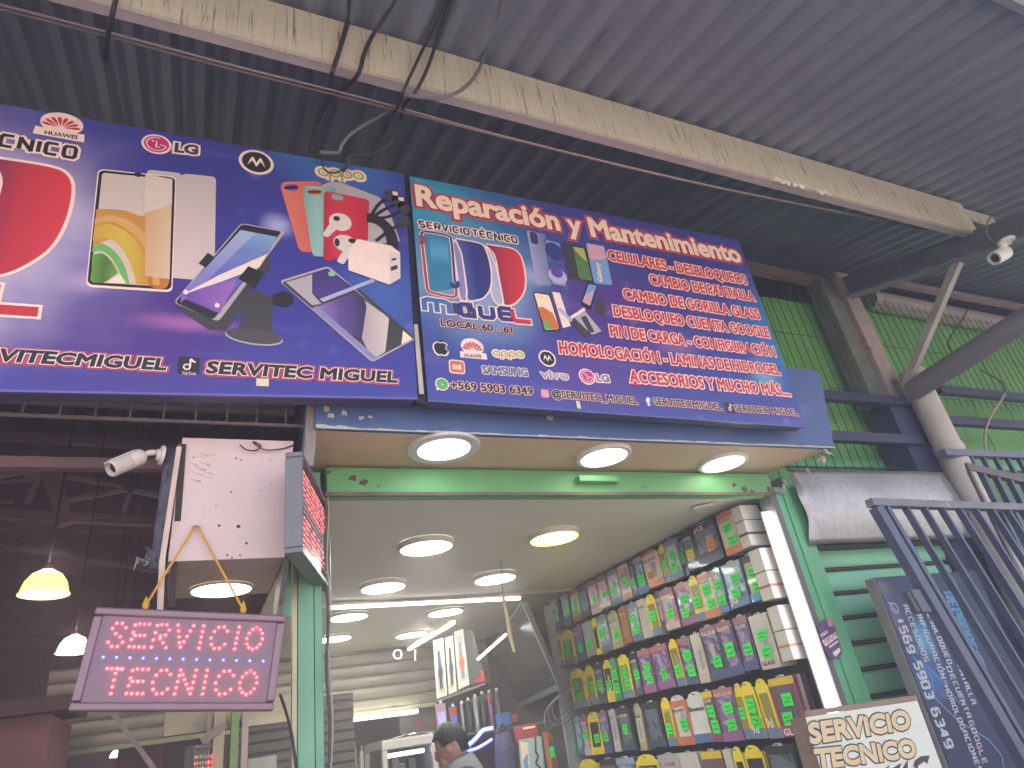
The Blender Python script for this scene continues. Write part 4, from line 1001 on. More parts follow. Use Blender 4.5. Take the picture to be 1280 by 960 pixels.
# ================================================================== RIGHT SIGN
YR = 2.47
FR = Face(YR, .0008)
def Z5(x, y): return (500+x/4.5714, 210+y/4.5714)
def Z6(x, y): return (740+x/4.5714, 260+y/4.5714)
def Z7(x, y): return (510+x/4.5714, 390+y/4.5714)
def Z8(x, y): return (760+x/4.2667, 400+y/4.2667)
cTL, cTR, cBR, cBL = FR.p(512, 220), FR.p(923, 300), FR.p(1008, 533), FR.p(535, 500)
rs = thing('shop_sign', 'right hand blue and purple box sign listing phone repair services in red letters', 'sign', (cTL+cTR+cBR+cBL)/4)
o_ = rs.location
def rel(face, px, py): q = face.p(px, py)-o_; return q.x, q.z
blobs = []
for (px, py, rx, rz, col, amt) in ((560, 300, .75, .85, (.035, .25, .42), .95), (530, 250, .35, .3, (.04, .42, .55), .7), (850, 330, .8, .6, (.055, .045, .22), .9), (770, 400, .62, .5, (.105, .042, .22), .9), (845, 430, .22, .13, (.40, .20, .40), .5), (740, 470, .45, .3, (.14, .06, .26), .7),
        (965, 420, .4, .55, (.04, .18, .42), .9), (955, 470, .16, .16, (.2, .5, .68), .55), (620, 480, .6, .3, (.07, .075, .34), .8), (592, 350, .52, .50, (.34, .40, .60), .85), (665, 345, .12, .1, (.45, .5, .75), .6)):
    x, z = rel(FR, px, py); blobs.append((x, z, rx, rz, col, amt))
m_sr = sign_mat('right sign print', (.055, .065, .27), blobs, (.28, .2, .5))
MB().prism([cTL, cTR, cBR, cBL], (0, .004, 0)).build('panel', m_sr, rs)
m_edge = M('sign edge metal', (.09, .085, .14), .4, metal=.3)
dep = .075
MB().prism([cTL+Vector((.004, .006, -.004)), cTR+Vector((-.004, .006, -.004)), cBR+Vector((-.004, .006, .004)), cBL+Vector((.004, .006, .004))], (0, dep, 0)).build('case', m_edge, rs)
MB().beam(cBL+Vector((0, .003, -.004)), cBR+Vector((0, .003, -.004)), .012, .006, (0, 0, 1)).build('lower_trim', M('sign trim', (.12, .14, .3), .4), rs)

FR.text('Reparación y Mantenimiento', (522, 256.5), (927, 328.5), 24, 2, CREAM, rs, offset=.04, outlines=((.09, CRIM), (.13, ROSE)), name='heading')
for body, p0, p1, cap in (('CELULARES - DESBLOQUEOS', Z6(95, 298), Z6(887, 438), 12), ('CAMBIO DE PANTALLA', Z6(335, 436), Z6(932, 534), 12), ('CAMBIO DE GORILLA GLASS', Z6(185, 520), Z6(960, 637), 12.5),
        ('DESBLOQUEO CUENTA GOOGLE', Z6(128, 618), Z6(1015, 742), 13), ('PIN DE CARGA - CONFIGURACIÓN', Z6(108, 732), Z6(1050, 850), 13), ('HOMOLOGACIÓN - LAMINAS DE HIDROGEL', Z7(868, 236), Z6(1076, 955), 14),
        ('ACCESORIOS Y MUCHO MÁS....', Z8(120, 331), Z8(975, 406), 14)):
    FR.text(body, p0, p1, cap, 2, RED, rs, offset=.04, outlines=((.112, WHT), (.15, ROSE)), shear=.12, name='service_line')
FR.text('LOCAL 60 - 61', Z5(235, 903), Z5(642, 948), 8, 2, BLK, rs, offset=.04, outlines=((.09, WHT), (.14, CRIM)))
for body, p0, p1, cap in (('+569 5903 6349', Z7(245, 440), Z7(715, 475), 9.5), ('@SERVITEC_MIGUEL', Z7(825, 487), (797, 505.5), 8.5), ('SERVITECMIGUEL', Z8(248, 452), Z8(610, 481), 8), ('SERVITEC MIGUEL', Z8(680, 487), Z8(1015, 511), 7.5)):
    FR.text(body, p0, p1, cap, 2, BLK, rs, offset=.036, outlines=((.085, WHT), (.13, CRIM)), name='contact_line')

def logo(F, root, halo=True):
    """shop emblem: phone with two tools, two D shapes and the name below"""
    e = sub(root, 'shop_emblem')
    q = lambda L: [Z5(*p) for p in L]
    F.rrect(q([(150, 385), (280, 402), (308, 690), (175, 708)]), .16, 2.2, MB()).build('phone_screen', TEALI, e)
    F.rrect(q([(165, 395), (268, 408), (285, 560), (180, 560)]), .16, 2.6, MB()).build('screen_light', GINK('tool screen', ((0, (.04, .20, .36)), (.5, (.10, .36, .55)), (1, (.06, .22, .45))), 2), e)
    def line(L, w, mat, name, ly, out=WHT):
        P = [F.p(*Z5(*p), ly+1) for p in L]; k = (F.p(*Z5(100, 300))-F.p(*Z5(0, 290))).length/100
        sm = smooth_path(P, 5); lf = Vector((0, -F.step, 0)); mb = MB(); ribbon(mb, sm, w*k, lf); mb.build(name, mat, e)
        mb = MB(); ribbon(mb, [p+Vector((0, F.step*.5, 0)) for p in sm], (w+9)*k, lf); mb.build('line_outline', out, e)
    BRICK = INK('brick red', (.38, .07, .06))
    line([(120, 392), (125, 372), (160, 366), (275, 390), (292, 420), (302, 520), (312, 655)], 14, DKBLUE, 'blue_tool', 3)
    line([(124, 430), (135, 520), (150, 660), (162, 705), (210, 722), (290, 738), (318, 730), (320, 690)], 15, BRICK, 'red_tool', 4)
    for (x, y, mat) in ((122, 412, BRICK), (313, 665, DKBLUE)):
        P = [F.p(*Z5(x+16*math.cos(t), y+16*math.sin(t)), 5) for t in [j*.45-2.2+(0 if y < 500 else 1.2) for j in range(11)]]
        mb = MB(); ribbon(mb, P, .022*F.k, Vector((0, -1, 0))); mb.build('tool_jaw', mat, e)
    def fin(L, mat, ly, name):
        c0 = (sum(p[0] for p in L)/len(L), sum(p[1] for p in L)/len(L))
        P = smooth_path([F.p(*Z5(*p), ly) for p in L]+[F.p(*Z5(*L[0]), ly)], 4)[:-1]; MB().poly(P).build(name, mat, e)
        P = [p+Vector((0, F.step*.4, 0)) for p in P]; mb = MB(); ribbon(mb, P+[P[0]], .018*F.k, Vector((0, -1, 0))); mb.build('fin_outline', WHT, e)
    fin([(300, 418), (330, 440), (352, 500), (385, 700), (388, 748), (345, 742), (330, 600)], LILAC, 2.6, 'pale_fin')
    fin([(318, 408), (450, 434), (482, 462), (508, 540), (518, 620), (510, 690), (480, 735), (440, 752), (388, 752), (384, 690), (358, 510), (338, 452)], GINK('fin blue', ((0, (.10, .13, .36)), (.5, (.035, .045, .21)), (1, (.06, .05, .20)))), 3.4, 'blue_fin')
    fin([(470, 445), (500, 470), (535, 540), (560, 640), (585, 770), (545, 765), (520, 690), (505, 560)], PALEBL, 2.8, 'pale_fin')
    fin([(490, 440), (630, 462), (675, 490), (698, 540), (712, 620), (710, 690), (690, 735), (650, 775), (600, 782), (590, 740), (566, 610), (550, 520), (530, 480)], GINK('fin red', ((.05, (.16, .03, .10)), (.45, (.50, .04, .06)), (1, (.66, .05, .07)))), 3.4, 'red_fin')
    s = lambda *a, **k: stroke_text(F, *a, **k)
    s('SERVICIO', Z5(112, 342), Z5(394, 388), 9, 3, BLK, e, .2, outlines=((.26, WHT),)); s('TÉCNICO', Z5(418, 392), Z5(668, 434), 9, 3, BLK, e, .2, outlines=((.26, WHT),))
    s('M', Z5(143, 828), Z5(285, 848), 20, 3, MIDBLUE, e, .28, outlines=((.15, WHT),)); s('I', Z5(314, 846), Z5(334, 850), 19, 3, DKBLUE, e, .30, outlines=((.15, WHT),))
    s('GUE', Z5(352, 855), Z5(645, 882), 19, 3, DKBLUE, e, .28, outlines=((.15, WHT),)); s('L', Z5(650, 888), Z5(750, 896), 20, 3, RED, e, .28, outlines=((.15, WHT),))
    return e
FR.k = 1.0
logo(FR, rs)
# brand row
def apple(cx, cy, s, ly, root):
    e = sub(root, 'fruit_emblem')
    ap = [(0, .62), (.25, .72), (.55, .68), (.8, .42), (.62, .2), (.58, -.05), (.68, -.28), (.86, -.42), (.68, -.8), (.42, -1), (.2, -.97), (0, -.9), (-.2, -.97), (-.42, -1), (-.72, -.7), (-.88, -.2), (-.85, .25), (-.62, .6), (-.3, .72)]
    grown(FR, cx, cy, [(x*1.22, y*1.2) for x, y in ap], s, ly, WHT, e, 'emblem_backing'); grown(FR, cx, cy, ap, s, ly+1, BLK, e, 'fruit')
    grown(FR, cx, cy, [(.0, .8), (.05, 1.05), (.32, 1.3), (.34, 1.1), (.2, .88)], s, ly+1.3, BLK, e, 'leaf')
apple(*Z7(187, 205), 9.5, 2, rs)
petal_emblem(FR, *Z7(368, 208), 11, 2, rs, 'HUAWEI', (Z7(322, 258), Z7(418, 264)), 4)
oval_word(FR, 'oppo', Z7(487, 256), Z7(664, 264), 8, 2, rs)
peak_emblem(FR, *Z7(795, 266), 8.6, 2, rs)
t_ = sub(rs, 'square_emblem'); FR.rrect([Z7(231, 270), Z7(322, 280), Z7(328, 358), Z7(236, 350)], .2, 2).build('emblem_backing', WHT, t_); FR.rrect([Z7(238, 277), Z7(317, 286), Z7(321, 351), Z7(243, 344)], .18, 3).build('tile', ORANGE, t_)
FR.text('mi', Z7(258, 326), Z7(302, 331), 7, 4, WHT, t_, offset=.05)
FR.text('SAMSUNG', Z7(427, 352), Z7(683, 368), 9, 3, INK('slate', (.12, .16, .26)), rs, offset=.05, outlines=((.12, WHT),))
FR.text('vivo', Z7(762, 378), Z7(918, 388), 10, 3, INK('silver', (.36, .34, .42)), rs, offset=.035, outlines=((.10, WHT),))
ring_letters(FR, *Z7(1022, 370), 8.2, 2, rs, 'LG', (Z7(1082, 396), Z7(1150, 401)), 8)
t_ = sub(rs, 'square_emblem'); FR.rrect([Z7(1266, 340), Z7(1340, 345), Z7(1350, 420), Z7(1272, 415)], .2, 2).build('tile', RED, t_)
t_ = sub(rs, 'chat_icon'); grown(FR, *Z7(194, 413), circ(1.2), 7.2, 2, WHT, t_, 'icon_ring'); grown(FR, *Z7(194, 413), [(-1.1, -1.3), (-.4, -.9), (-.95, -.3)], 7.2, 2.3, WHT, t_, 'icon_tail'); grown(FR, *Z7(194, 413), circ(1), 7.2, 3, GREENI, t_, 'icon_disc')
c = FR.p(*Z7(194, 413), 4); mb = MB(); ribbon(mb, [c+Vector((.007*math.cos(t)+.003, 0, .007*math.sin(t)+.003)) for t in [3+j*.3 for j in range(8)]], .004, Vector((0, -1, 0))); mb.build('handset', WHT, t_)
t_ = sub(rs, 'photo_icon'); FR.rrect([Z7(756, 440), Z7(805, 444), Z7(809, 494), Z7(760, 490)], .22, 2).build('tile', INK('photo icon pink', (.62, .14, .28)), t_)
c = FR.p(*Z7(782, 467), 3); mb = MB()
ribbon(mb, [c+Vector((x*.030, 0, y*.030)) for x, y in rounded(1, 1, .25)+[rounded(1, 1, .25)[0]]], .004, Vector((0, -1, 0))); ribbon(mb, [c+Vector((.007*math.cos(k*.4), -.0002, .007*math.sin(k*.4))) for k in range(17)], .004, Vector((0, -1, 0))); mb.build('icon_lines', WHT, t_)
t_ = sub(rs, 'letter_icon'); FR.rrect([Z8(200, 414), Z8(232, 417), Z8(236, 460), Z8(204, 457)], .2, 2).build('tile', MIDBLUE, t_); FR.text('f', Z8(210, 455), Z8(228, 457), 9, 3, WHT, t_, offset=.06)
note_icon(FR, *Z8(651, 470), 11, 2, rs, word=False)
# phone pictures of the right sign
ph = sub(rs, 'phone_picture')
def quad(F, L, mat, ly, name, r=.12): return F.rrect(L, r, ly).build(name, mat, ph)
q5 = lambda *L: [Z5(*p) for p in L]
quad(FR, q5((722, 356), (832, 380), (866, 676), (776, 662)), GINK('lilac blend', ((0, (.36, .36, .56)), (1, (.16, .17, .38))), 0), 2, 'lilac_phone'); quad(FR, q5((738, 362), (780, 372), (790, 440), (748, 430)), DKBLUE, 3, 'lens_block', .3)
quad(FR, q5((822, 404), (915, 428), (958, 684), (864, 668)), VIOLET, 3, 'blue_phone'); quad(FR, q5((830, 412), (908, 432), (948, 678), (868, 662)), GINK('swirl blue', ((0, (.30, .30, .56)), (.45, (.05, .07, .26)), (1, (.16, .36, .62))), 2), 3.5, 'blue_screen')
FR.blob(*Z5(880, 480), 10, 11, 4, rot=.2).build('screen_swirl', DKBLUE, ph); FR.blob(*Z5(900, 620), 11, 9, 4.2).build('screen_swirl', PALEBL, ph); FR.blob(*Z5(895, 600), 7, 6, 4.6).build('screen_swirl', VIOLET, ph)
quad(FR, q5((925, 428), (990, 440), (1030, 645), (962, 632)), DGREY, 3, 'dark_phone'); quad(FR, q5((975, 440), (1058, 455), (1108, 655), (1018, 642)), BLK, 4, 'green_phone'); quad(FR, q5((982, 448), (1052, 460), (1098, 648), (1022, 636)), GREEN2, 4.5, 'green_screen')
FR.poly(q5((984, 452), (1048, 464), (1068, 540), (1020, 500)), 5, 'screen_shape', INK('lime', (.42, .46, .10)), ph)
quad(FR, q5((1058, 428), (1166, 448), (1212, 672), (1108, 662)), SKYI, 5, 'pink_phone'); FR.poly(q5((1066, 436), (1160, 452), (1178, 520), (1140, 528), (1082, 524)), 5.6, 'screen_shape', PINKI, ph)
tx = MB(); a_, b_ = FR.p(*Z5(1155, 655)), FR.p(*Z5(1135, 545)); lettering(tx, 'Galaxy', a_, b_, (FR.p(*Z5(1130, 652))-a_), Vector((0, -FR.step*6.5, 0)), .03); tx.build('phone_lettering', WHT, ph)
quad(FR, q5((868, 708), (912, 714), (975, 905), (930, 915)), WHT, 2.5, 'screen_glass', .1); quad(FR, q5((758, 708), (858, 722), (920, 930), (822, 936)), BLK, 3.4, 'white_phone'); quad(FR, q5((764, 715), (850, 728), (910, 922), (828, 928)), CREAM, 4, 'white_screen')
FR.poly(q5((785, 800), (812, 795), (870, 830), (905, 905), (908, 920), (830, 926)), 4.6, 'screen_shape', ORANGE, ph); FR.poly(q5((822, 870), (850, 880), (862, 922), (830, 926)), 5.1, 'screen_shape', GREENI, ph)
quad(FR, q5((1070, 655), (1130, 668), (1090, 815), (1030, 780)), BLK, 4, 'mounted_phone'); quad(FR, q5((1076, 664), (1122, 674), (1084, 790), (1040, 768)), SKYI, 4.6, 'mounted_screen'); FR.poly(q5((1052, 735), (1105, 700), (1084, 790), (1040, 768)), 5.1, 'screen_shape', PINKI, ph)
FR.poly(q5((1110, 750), (1172, 770), (1168, 845), (1120, 835)), 3.5, 'phone_mount', DGREY, ph)
quad(FR, q5((905, 810), (985, 850), (1100, 955), (1060, 975)), DGREY, 4.4, 'clear_case_phone', .1); FR.poly(q5((985, 848), (1040, 800), (1150, 935), (1095, 955)), 4.9, 'screen_shape', STEELI, ph); FR.poly(q5((1030, 855), (1060, 845), (1110, 940), (1080, 945)), 5.4, 'screen_shape', DGREY, ph)
FR.poly(q5((970, 850), (1050, 800), (1058, 815), (980, 865)), 5.8, 'case_edge', WHT, ph); FR.poly(q5((900, 808), (915, 800), (985, 870), (975, 885)), 5.6, 'case_edge', PALEBL, ph)
# pieces of tape
for px, py, w_ in ((722.5, 506.5, .021),):
    c = FR.p(px, py); MB().obox(c+Vector((0, -.004, 0)), (w_/2, 0, 0), (0, 0, .02), (0, .0008, 0)).build('tape_scrap', M('tape', (.70, .62, .42), .5), rs)

# ================================================================== LEFT SIGN
FL = Face(YR, .0008)
x_l = -330
lTL, lTR, lBR, lBL = FL.p(x_l, 130+.174*x_l), FL.p(505, 217.5), FL.p(522, 497), FL.p(x_l, 487+.0192*x_l)
l2 = thing('shop_sign', 'left hand deep blue box sign picturing phones, cases, a car mount and a charger', 'sign', (lTL+lTR+lBR+lBL)/4)
o_ = l2.location
blobs = []
for (px, py, rx, rz, col, amt) in ((130, 420, .9, .4, (.085, .038, .22), .9), (210, 380, .5, .35, (.09, .04, .22), .8), (-30, 290, .70, .78, (.62, .52, .66), 1.0), (430, 190, .5, .4, (.05, .20, .48), .9), (480, 360, .3, .4, (.07, .17, .46), .7), (380, 440, .5, .25, (.06, .06, .30), .7), (250, 230, .5, .4, (.045, .045, .24), .7), (108, 352, .12, .1, (.6, .4, .6), .7), (348, 283, .1, .1, (.5, .5, .85), .8), (240, 405, .28, .06, (.42, .16, .40), .8)):
    x, z = rel(FL, px, py); blobs.append((x, z, rx, rz, col, amt))
m_sl = sign_mat('left sign print', (.055, .052, .29), blobs, (.13, .12, .44))
MB().prism([lTL, lTR, lBR, lBL], (0, .004, 0)).build('panel', m_sl, l2)
MB().prism([lTL+Vector((.004, .006, -.004)), lTR+Vector((-.004, .006, -.004)), lBR+Vector((-.004, .006, .004)), lBL+Vector((.004, .006, .004))], (0, .085, 0)).build('case', M('left sign case', (.10, .075, .14), .45, metal=.2), l2)
MB().beam(lBL+Vector((0, .003, -.005)), lBR+Vector((0, .003, -.005)), .012, .008, (0, 0, 1)).build('lower_trim', M('left sign trim', (.14, .13, .36), .4), l2)
# pale strip in the gap between the signs, and the dark filler
gs = thing('gap_strip', 'dark upright filler with a pale lower strip in the gap between the two signs', 'strip', FL.p(525, 430))
MB().prism([FL.p(507, 220)+Vector((0, .03, 0)), FL.p(514, 222)+Vector((0, .03, 0)), FL.p(538, 502)+Vector((0, .03, 0)), FL.p(523, 499)+Vector((0, .03, 0))], (0, .02, 0)).build('filler', M('gap filler', (.03, .03, .045), .6), gs)
MB().prism([FL.p(518, 404)+Vector((0, .01, 0)), FL.p(523, 404)+Vector((0, .01, 0)), FL.p(531, 491)+Vector((0, .01, 0)), FL.p(525, 491)+Vector((0, .01, 0))], (0, .012, 0)).build('pale_strip', M('pale plastic strip', (.5, .43, .36), .5), gs)

class Mapped(Face):
    """the right sign's emblem carried over to the left sign, scaled about one point of it"""
    def __init__(s, k, a, b): s.Y = YR; s.step = .0008; s.k = k; s.a = a; s.b = b
    def p(s, px, py, layer=0):
        q = AY(px, py, s.Y); r = s.b+(q-s.a)*s.k; r.y = s.Y-s.step*layer; return r
a1, a2 = FR.p(*Z5(666, 434)), FR.p(*Z5(750, 893)); b1, b2 = FL.p(91.5, 200), FL.p(47, 395)
kk = (b1.z-b2.z)/(a1.z-a2.z)
ML = Mapped(kk, a1, b1)
e = logo(ML, l2)
def z1(x, y): return (x/4, 100+y/4)
def z2(x, y): return (240+x/4.2667, 180+y/4.2667)
def z3(x, y): return (x/4.2667, 300+y/4.2667)
def z4(x, y): return (240+x/4.2667, 330+y/4.2667)
petal_emblem(FL, 77, 157, 21, 2, l2, 'HUAWEI', (z1(222, 272), z1(383, 298)), 4.6)
ring_letters(FL, *z1(783, 322), 15.5, 2, l2, 'LG', (z1(875, 360), z1(985, 374)), 11)
peak_emblem(FL, 320.5, 203, 17.5, 2, l2)
oval_word(FL, 'oppo', z2(668, 172), z2(920, 198), 11, 2, l2)
FL.text('SERVITECMIGUEL', (-62, 448), z3(880, 695), 15, 2, BLK, l2, offset=.05, outlines=((.10, WHT), (.15, CRIM), (.20, ROSE)), shear=.1, name='contact_line')
FL.text('SERVITEC MIGUEL', z4(75, 582), z4(1090, 633), 14, 2, BLK, l2, offset=.05, outlines=((.10, WHT), (.15, CRIM), (.20, ROSE)), shear=.1, name='contact_line')
note_icon(FL, 236, 457, 27, 2, l2)
c = FL.p(328, 478.5); MB().obox(c+Vector((0, -.003, 0)), (.0235, 0, .0008), (0, 0, .017), (0, .0008, 0)).build('tape_scrap', M('tape', (.70, .62, .42), .5), l2)
# --- glass and phone with the orange wave
ph = sub(l2, 'phone_picture')
FL.rrect([z1(735, 448), z1(1080, 486), (268, 352), (184, 345)], .07, 2).build('screen_glass', GINK('glass white', ((0, (.66, .52, .50)), (1, (.52, .46, .45))), 2), ph)
FL.blob(*z1(910, 468), 3.2, 2.2, 3).build('glass_notch', INK('left notch', (.06, .055, .29)), ph)
FL.rrect([z1(490, 446), z1(882, 486), (215.5, 366), (107, 359)], .08, 3).build('phone_edge', WHT, ph)
FL.rrect([z1(496, 452), z1(877, 490), (214, 363), (109, 356)], .075, 3.6).build('phone_body', BLK, ph)
scr = [z1(512, 466), z1(862, 500), (210.5, 359), (113, 353.5)]
FL.rrect(scr, .05, 4.4).build('phone_screen', GINK('screen cream', ((0, (.68, .52, .42)), (1, (.58, .50, .46))), 2), ph)
def curve_band(F, L1, L2, ly, name, mat):
    a = smooth_path([F.p(*p, ly) for p in L1], 5); b = smooth_path([F.p(*p, ly) for p in L2], 5)
    return MB().poly(a+b[::-1]).build(name, mat, ph)
wave = [(120.5, 262.5), (132, 262), (150, 263), (163, 266), (176, 271), (186, 268), (200, 262), (214, 258)]
curve_band(FL, wave, [(116, 310), (140, 300), (170, 312), (190, 340), (197, 358), (210.5, 358), (212, 300)][:3]+[(180, 330), (186, 357), (210, 358), (212, 310)], 5, 'wave_orange', GINK('wave orange', ((0, (.50, .16, .03)), (.5, (.60, .30, .05)), (1, (.50, .24, .06))), 2))
curve_band(FL, [(118, 285), (135, 281), (155, 289), (172, 305), (183, 330), (186, 357)], [(116, 302), (132, 298), (148, 306), (160, 324), (168, 345), (170, 356)], 5.6, 'wave_yellow', GINK('wave yellow', ((0, (.62, .36, .04)), (.5, (.62, .46, .07)), (1, (.55, .28, .04))), 0))
curve_band(FL, [(119, 274), (140, 270), (165, 279), (185, 300), (197, 330), (200, 357)], [(118, 282), (138, 278), (160, 288), (178, 306), (189, 332), (191, 357)], 5.7, 'wave_stripe', INK('wave apricot', (.66, .36, .12)))
curve_band(FL, [(116.5, 308), (130, 306), (146, 318), (156, 334), (162, 355.5)], [(115, 316), (128, 315), (140, 324), (149, 340), (154, 355.5)], 6.2, 'wave_lime', INK('wave lime', (.16, .45, .12)))
curve_band(FL, [(115.5, 320), (128, 318), (139, 327), (147, 341)], [(114, 352.5), (120, 354), (130, 354), (146, 343)], 6.5, 'wave_green', GINK('wave green', ((0, (.16, .36, .06)), (.5, (.08, .18, .05)), (1, (.2, .34, .06))), 0))
FL.poly([(132, 354.5), (150, 343), (158, 355.5)], 6.8, 'wave_corner', CREAM, ph)
FL.poly([z1(728, 476), z1(862, 500), (212, 350), (181, 346)], 7.2, 'glass_tint', GINK('glass tint orange', ((0, (.62, .34, .16)), (1, (.66, .50, .34))), 0), ph)
FL.poly([z1(728, 476), z1(862, 500), (215, 257), (200, 262), (179, 268)], 7.6, 'glass_tint', INK('glass tint cream', (.66, .55, .48)), ph)
FL.blob(*z1(690, 478), 4.5, 3, 8).build('camera_notch', BLK, ph)
# --- phone in the car mount
ph = sub(l2, 'mount_picture')
FL.poly([z4(250, 185), z4(345, 140), z4(432, 185), z4(425, 300), z4(432, 385), z4(235, 380), z4(262, 300)], 2, 'mount_body', DGREY, ph)
FL.blob(*z4(333, 392), 35.5, 9.5, 2.5, rot=-.06).build('mount_foot_rim', STEELI, ph); FL.blob(*z4(333, 386), 34, 9, 3, rot=-.06).build('mount_foot', INK('mount grey', (.085, .07, .07)), ph)
FL.poly([z4(430, 165), z4(490, 145), z4(535, 165), z4(545, 205), z4(500, 235), z4(425, 215)], 3.4, 'mount_knob', BLK, ph)
FL.poly([z2(330, 560), z2(415, 600), z2(420, 660), z2(300, 800), z2(250, 900), z2(180, 1000), z2(80, 990), z2(200, 850)], 2.6, 'mount_arm', DGREY, ph)
FL.poly([z3(930, 355), z3(1100, 470), z3(1160, 472), z3(1215, 430), z3(1180, 380)], 2.8, 'mount_cradle', DGREY, ph)
FL.poly([z2(35, 640), z2(85, 583), z2(122, 608), z2(75, 662)], 5.4, 'clamp', BLK, ph)
FL.rrect([z2(262, 424), z2(500, 468), z3(1165, 438), z3(925, 336)], .09, 3.8).build('phone_edge', STEELI, ph)
FL.rrect([z2(266, 430), z2(478, 470), z3(1138, 428), z3(934, 336)], .09, 4.4).build('phone_body', BLK, ph)
FL.poly([z2(258, 462), z2(452, 498), z3(1160, 392), z3(955, 304)], 5, 'phone_screen', GINK('screen lilac', ((0, (.16, .07, .38)), (.5, (.15, .16, .48)), (1, (.22, .36, .60))), 2), ph)
FL.poly([z2(258, 462), z2(452, 498), z2(400, 590), z2(180, 590)], 5.4, 'screen_glow', GINK('sky blend', ((0, (.14, .18, .46)), (1, (.22, .40, .62))), 2), ph)
FL.poly([z2(258, 462), z2(340, 478), z2(60, 750), z2(-60, 850), (226, 370)], 5.6, 'screen_flare', GINK('flare blend', ((0, (.20, .14, .44)), (1, (.36, .44, .62))), 2), ph)
FL.poly([z2(400, 590), z2(360, 660), z2(150, 740), z2(-30, 800), z2(-20, 790), z2(150, 700)], 6, 'screen_ribbon', WHT, ph)
FL.poly([z2(-20, 800), z2(240, 725), z2(150, 905), z3(1160, 388), (226, 368)], 5.8, 'screen_low', GINK('screen violet', ((0, (.16, .07, .36)), (1, (.34, .15, .46))), 0), ph)
for px, py in (z3(990, 282), z3(1158, 352)): FL.blob(px, py, 3, 3, 7).build('screen_icon', WHT, ph)
FL.poly([z2(300, 655), z2(382, 690), z2(335, 772), z2(245, 722)], 6.4, 'clamp', BLK, ph)
# --- cases, earbuds, charger, cable
ph = sub(l2, 'accessory_picture')
FL.poly([z2(690, 222), z2(740, 200), z2(800, 208), z2(1000, 285), z2(1060, 380), z2(1110, 520), z2(940, 540)], 2, 'white_case_back', STEELI, ph)
FL.rrect([z2(464, 204), z2(700, 198), z2(640, 582), z2(572, 574)], .18, 3).build('coral_case', GINK('coral blend', ((0, (.70, .20, .13)), (1, (.56, .11, .09))), 0), ph)
FL.rrect([z2(585, 226), z2(775, 230), z2(705, 604), z2(640, 598)], .18, 4).build('mint_case', GINK('mint blend', ((0, (.20, .38, .34)), (.4, (.30, .52, .48)), (1, (.18, .36, .33))), 0), ph)
FL.rrect([z2(703, 250), z2(944, 300), z2(935, 560), z2(700, 636)], .12, 5).build('red_case', GINK('case red', ((0, (.44, .025, .045)), (.3, (.64, .045, .07)), (1, (.52, .03, .055))), 0), ph)
for L, mt in ((((486, 225), (560, 216), (572, 250), (500, 252)), VIOLET), (((612, 246), (690, 242), (690, 274), (622, 274)), CORAL), (((738, 268), (808, 280), (808, 306), (745, 298)), MINTI)):
    FL.rrect([z2(*p) for p in L], .3, 6).build('case_hole', mt, ph)
def thick(L, w, mat, ly, name):
    P = smooth_path([FL.p(*z2(*p), ly) for p in L], 6); mb = MB(); ribbon(mb, P, w*.0029/4.2667*2.0, Vector((0, -1, 0))); return mb.build(name, mat, ph)
thick([(930, 395), (990, 410), (1040, 450), (1065, 510), (1068, 575)], 42, BLK, 6.2, 'cable_coil')
for L in ([(950, 390), (1000, 320), (1060, 290)], [(960, 395), (1030, 350), (1100, 320)], [(970, 400), (1050, 390), (1130, 350)], [(980, 520), (1060, 460), (1130, 425)]): thick(L, 12, BLK, 7, 'cable')
for cx_, cy_ in ((1060, 280), (1100, 310), (1130, 345), (1128, 420)): FL.rrect([z2(cx_-40, cy_-22), z2(cx_+12, cy_-38), z2(cx_+40, cy_+18), z2(cx_-12, cy_+36)], .2, 7.4).build('plug', DGREY, ph)
for cx_, cy_ in ((1080, 266), (1112, 296)): FL.rrect([z2(cx_-14, cy_-10), z2(cx_+14, cy_-6), z2(cx_+18, cy_+14), z2(cx_-10, cy_+10)], .2, 8).build('plug_tip', WHT, ph)
BUD = INK('bud white', (.72, .62, .58))
FL.blob(*z2(790, 420), 13.5, 11, 7.2, rot=-.4).build('earbud', BUD, ph); FL.rrect([z2(745, 410), z2(790, 440), z2(722, 505), z2(694, 488)], .3, 7.6).build('earbud_stem', BUD, ph); FL.blob(*z2(770, 402), 4.3, 3, 8.4, rot=.7).build('earbud_vent', BLK, ph)
FL.blob(*z2(815, 535), 14, 10.5, 8.6, rot=-.1).build('earbud', BUD, ph); FL.rrect([z2(815, 560), z2(858, 575), z2(805, 650), z2(768, 630)], .3, 8.9).build('earbud_stem', BUD, ph); FL.blob(*z2(772, 530), 3.2, 5, 9.4).build('earbud_vent', BLK, ph); FL.blob(*z2(852, 522), 4.6, 3, 9.4).build('earbud_vent', BLK, ph)
FL.poly([z2(832, 575), z2(880, 512), z2(1060, 548), z2(1108, 585), z2(1110, 722), z2(1050, 755), z2(832, 678)], 9.8, 'charger', WHT, ph); FL.poly([z2(1050, 580), z2(1108, 588), z2(1110, 722), z2(1050, 752)], 10.2, 'charger_side', BUD, ph)
FL.rrect([z2(1058, 660), z2(1094, 650), z2(1094, 672), z2(1058, 684)], .15, 10.8).build('charger_port', DGREY, ph); FL.rrect([z2(1060, 617), z2(1088, 612), z2(1088, 624), z2(1060, 630)], .3, 10.8).build('charger_port', DGREY, ph)
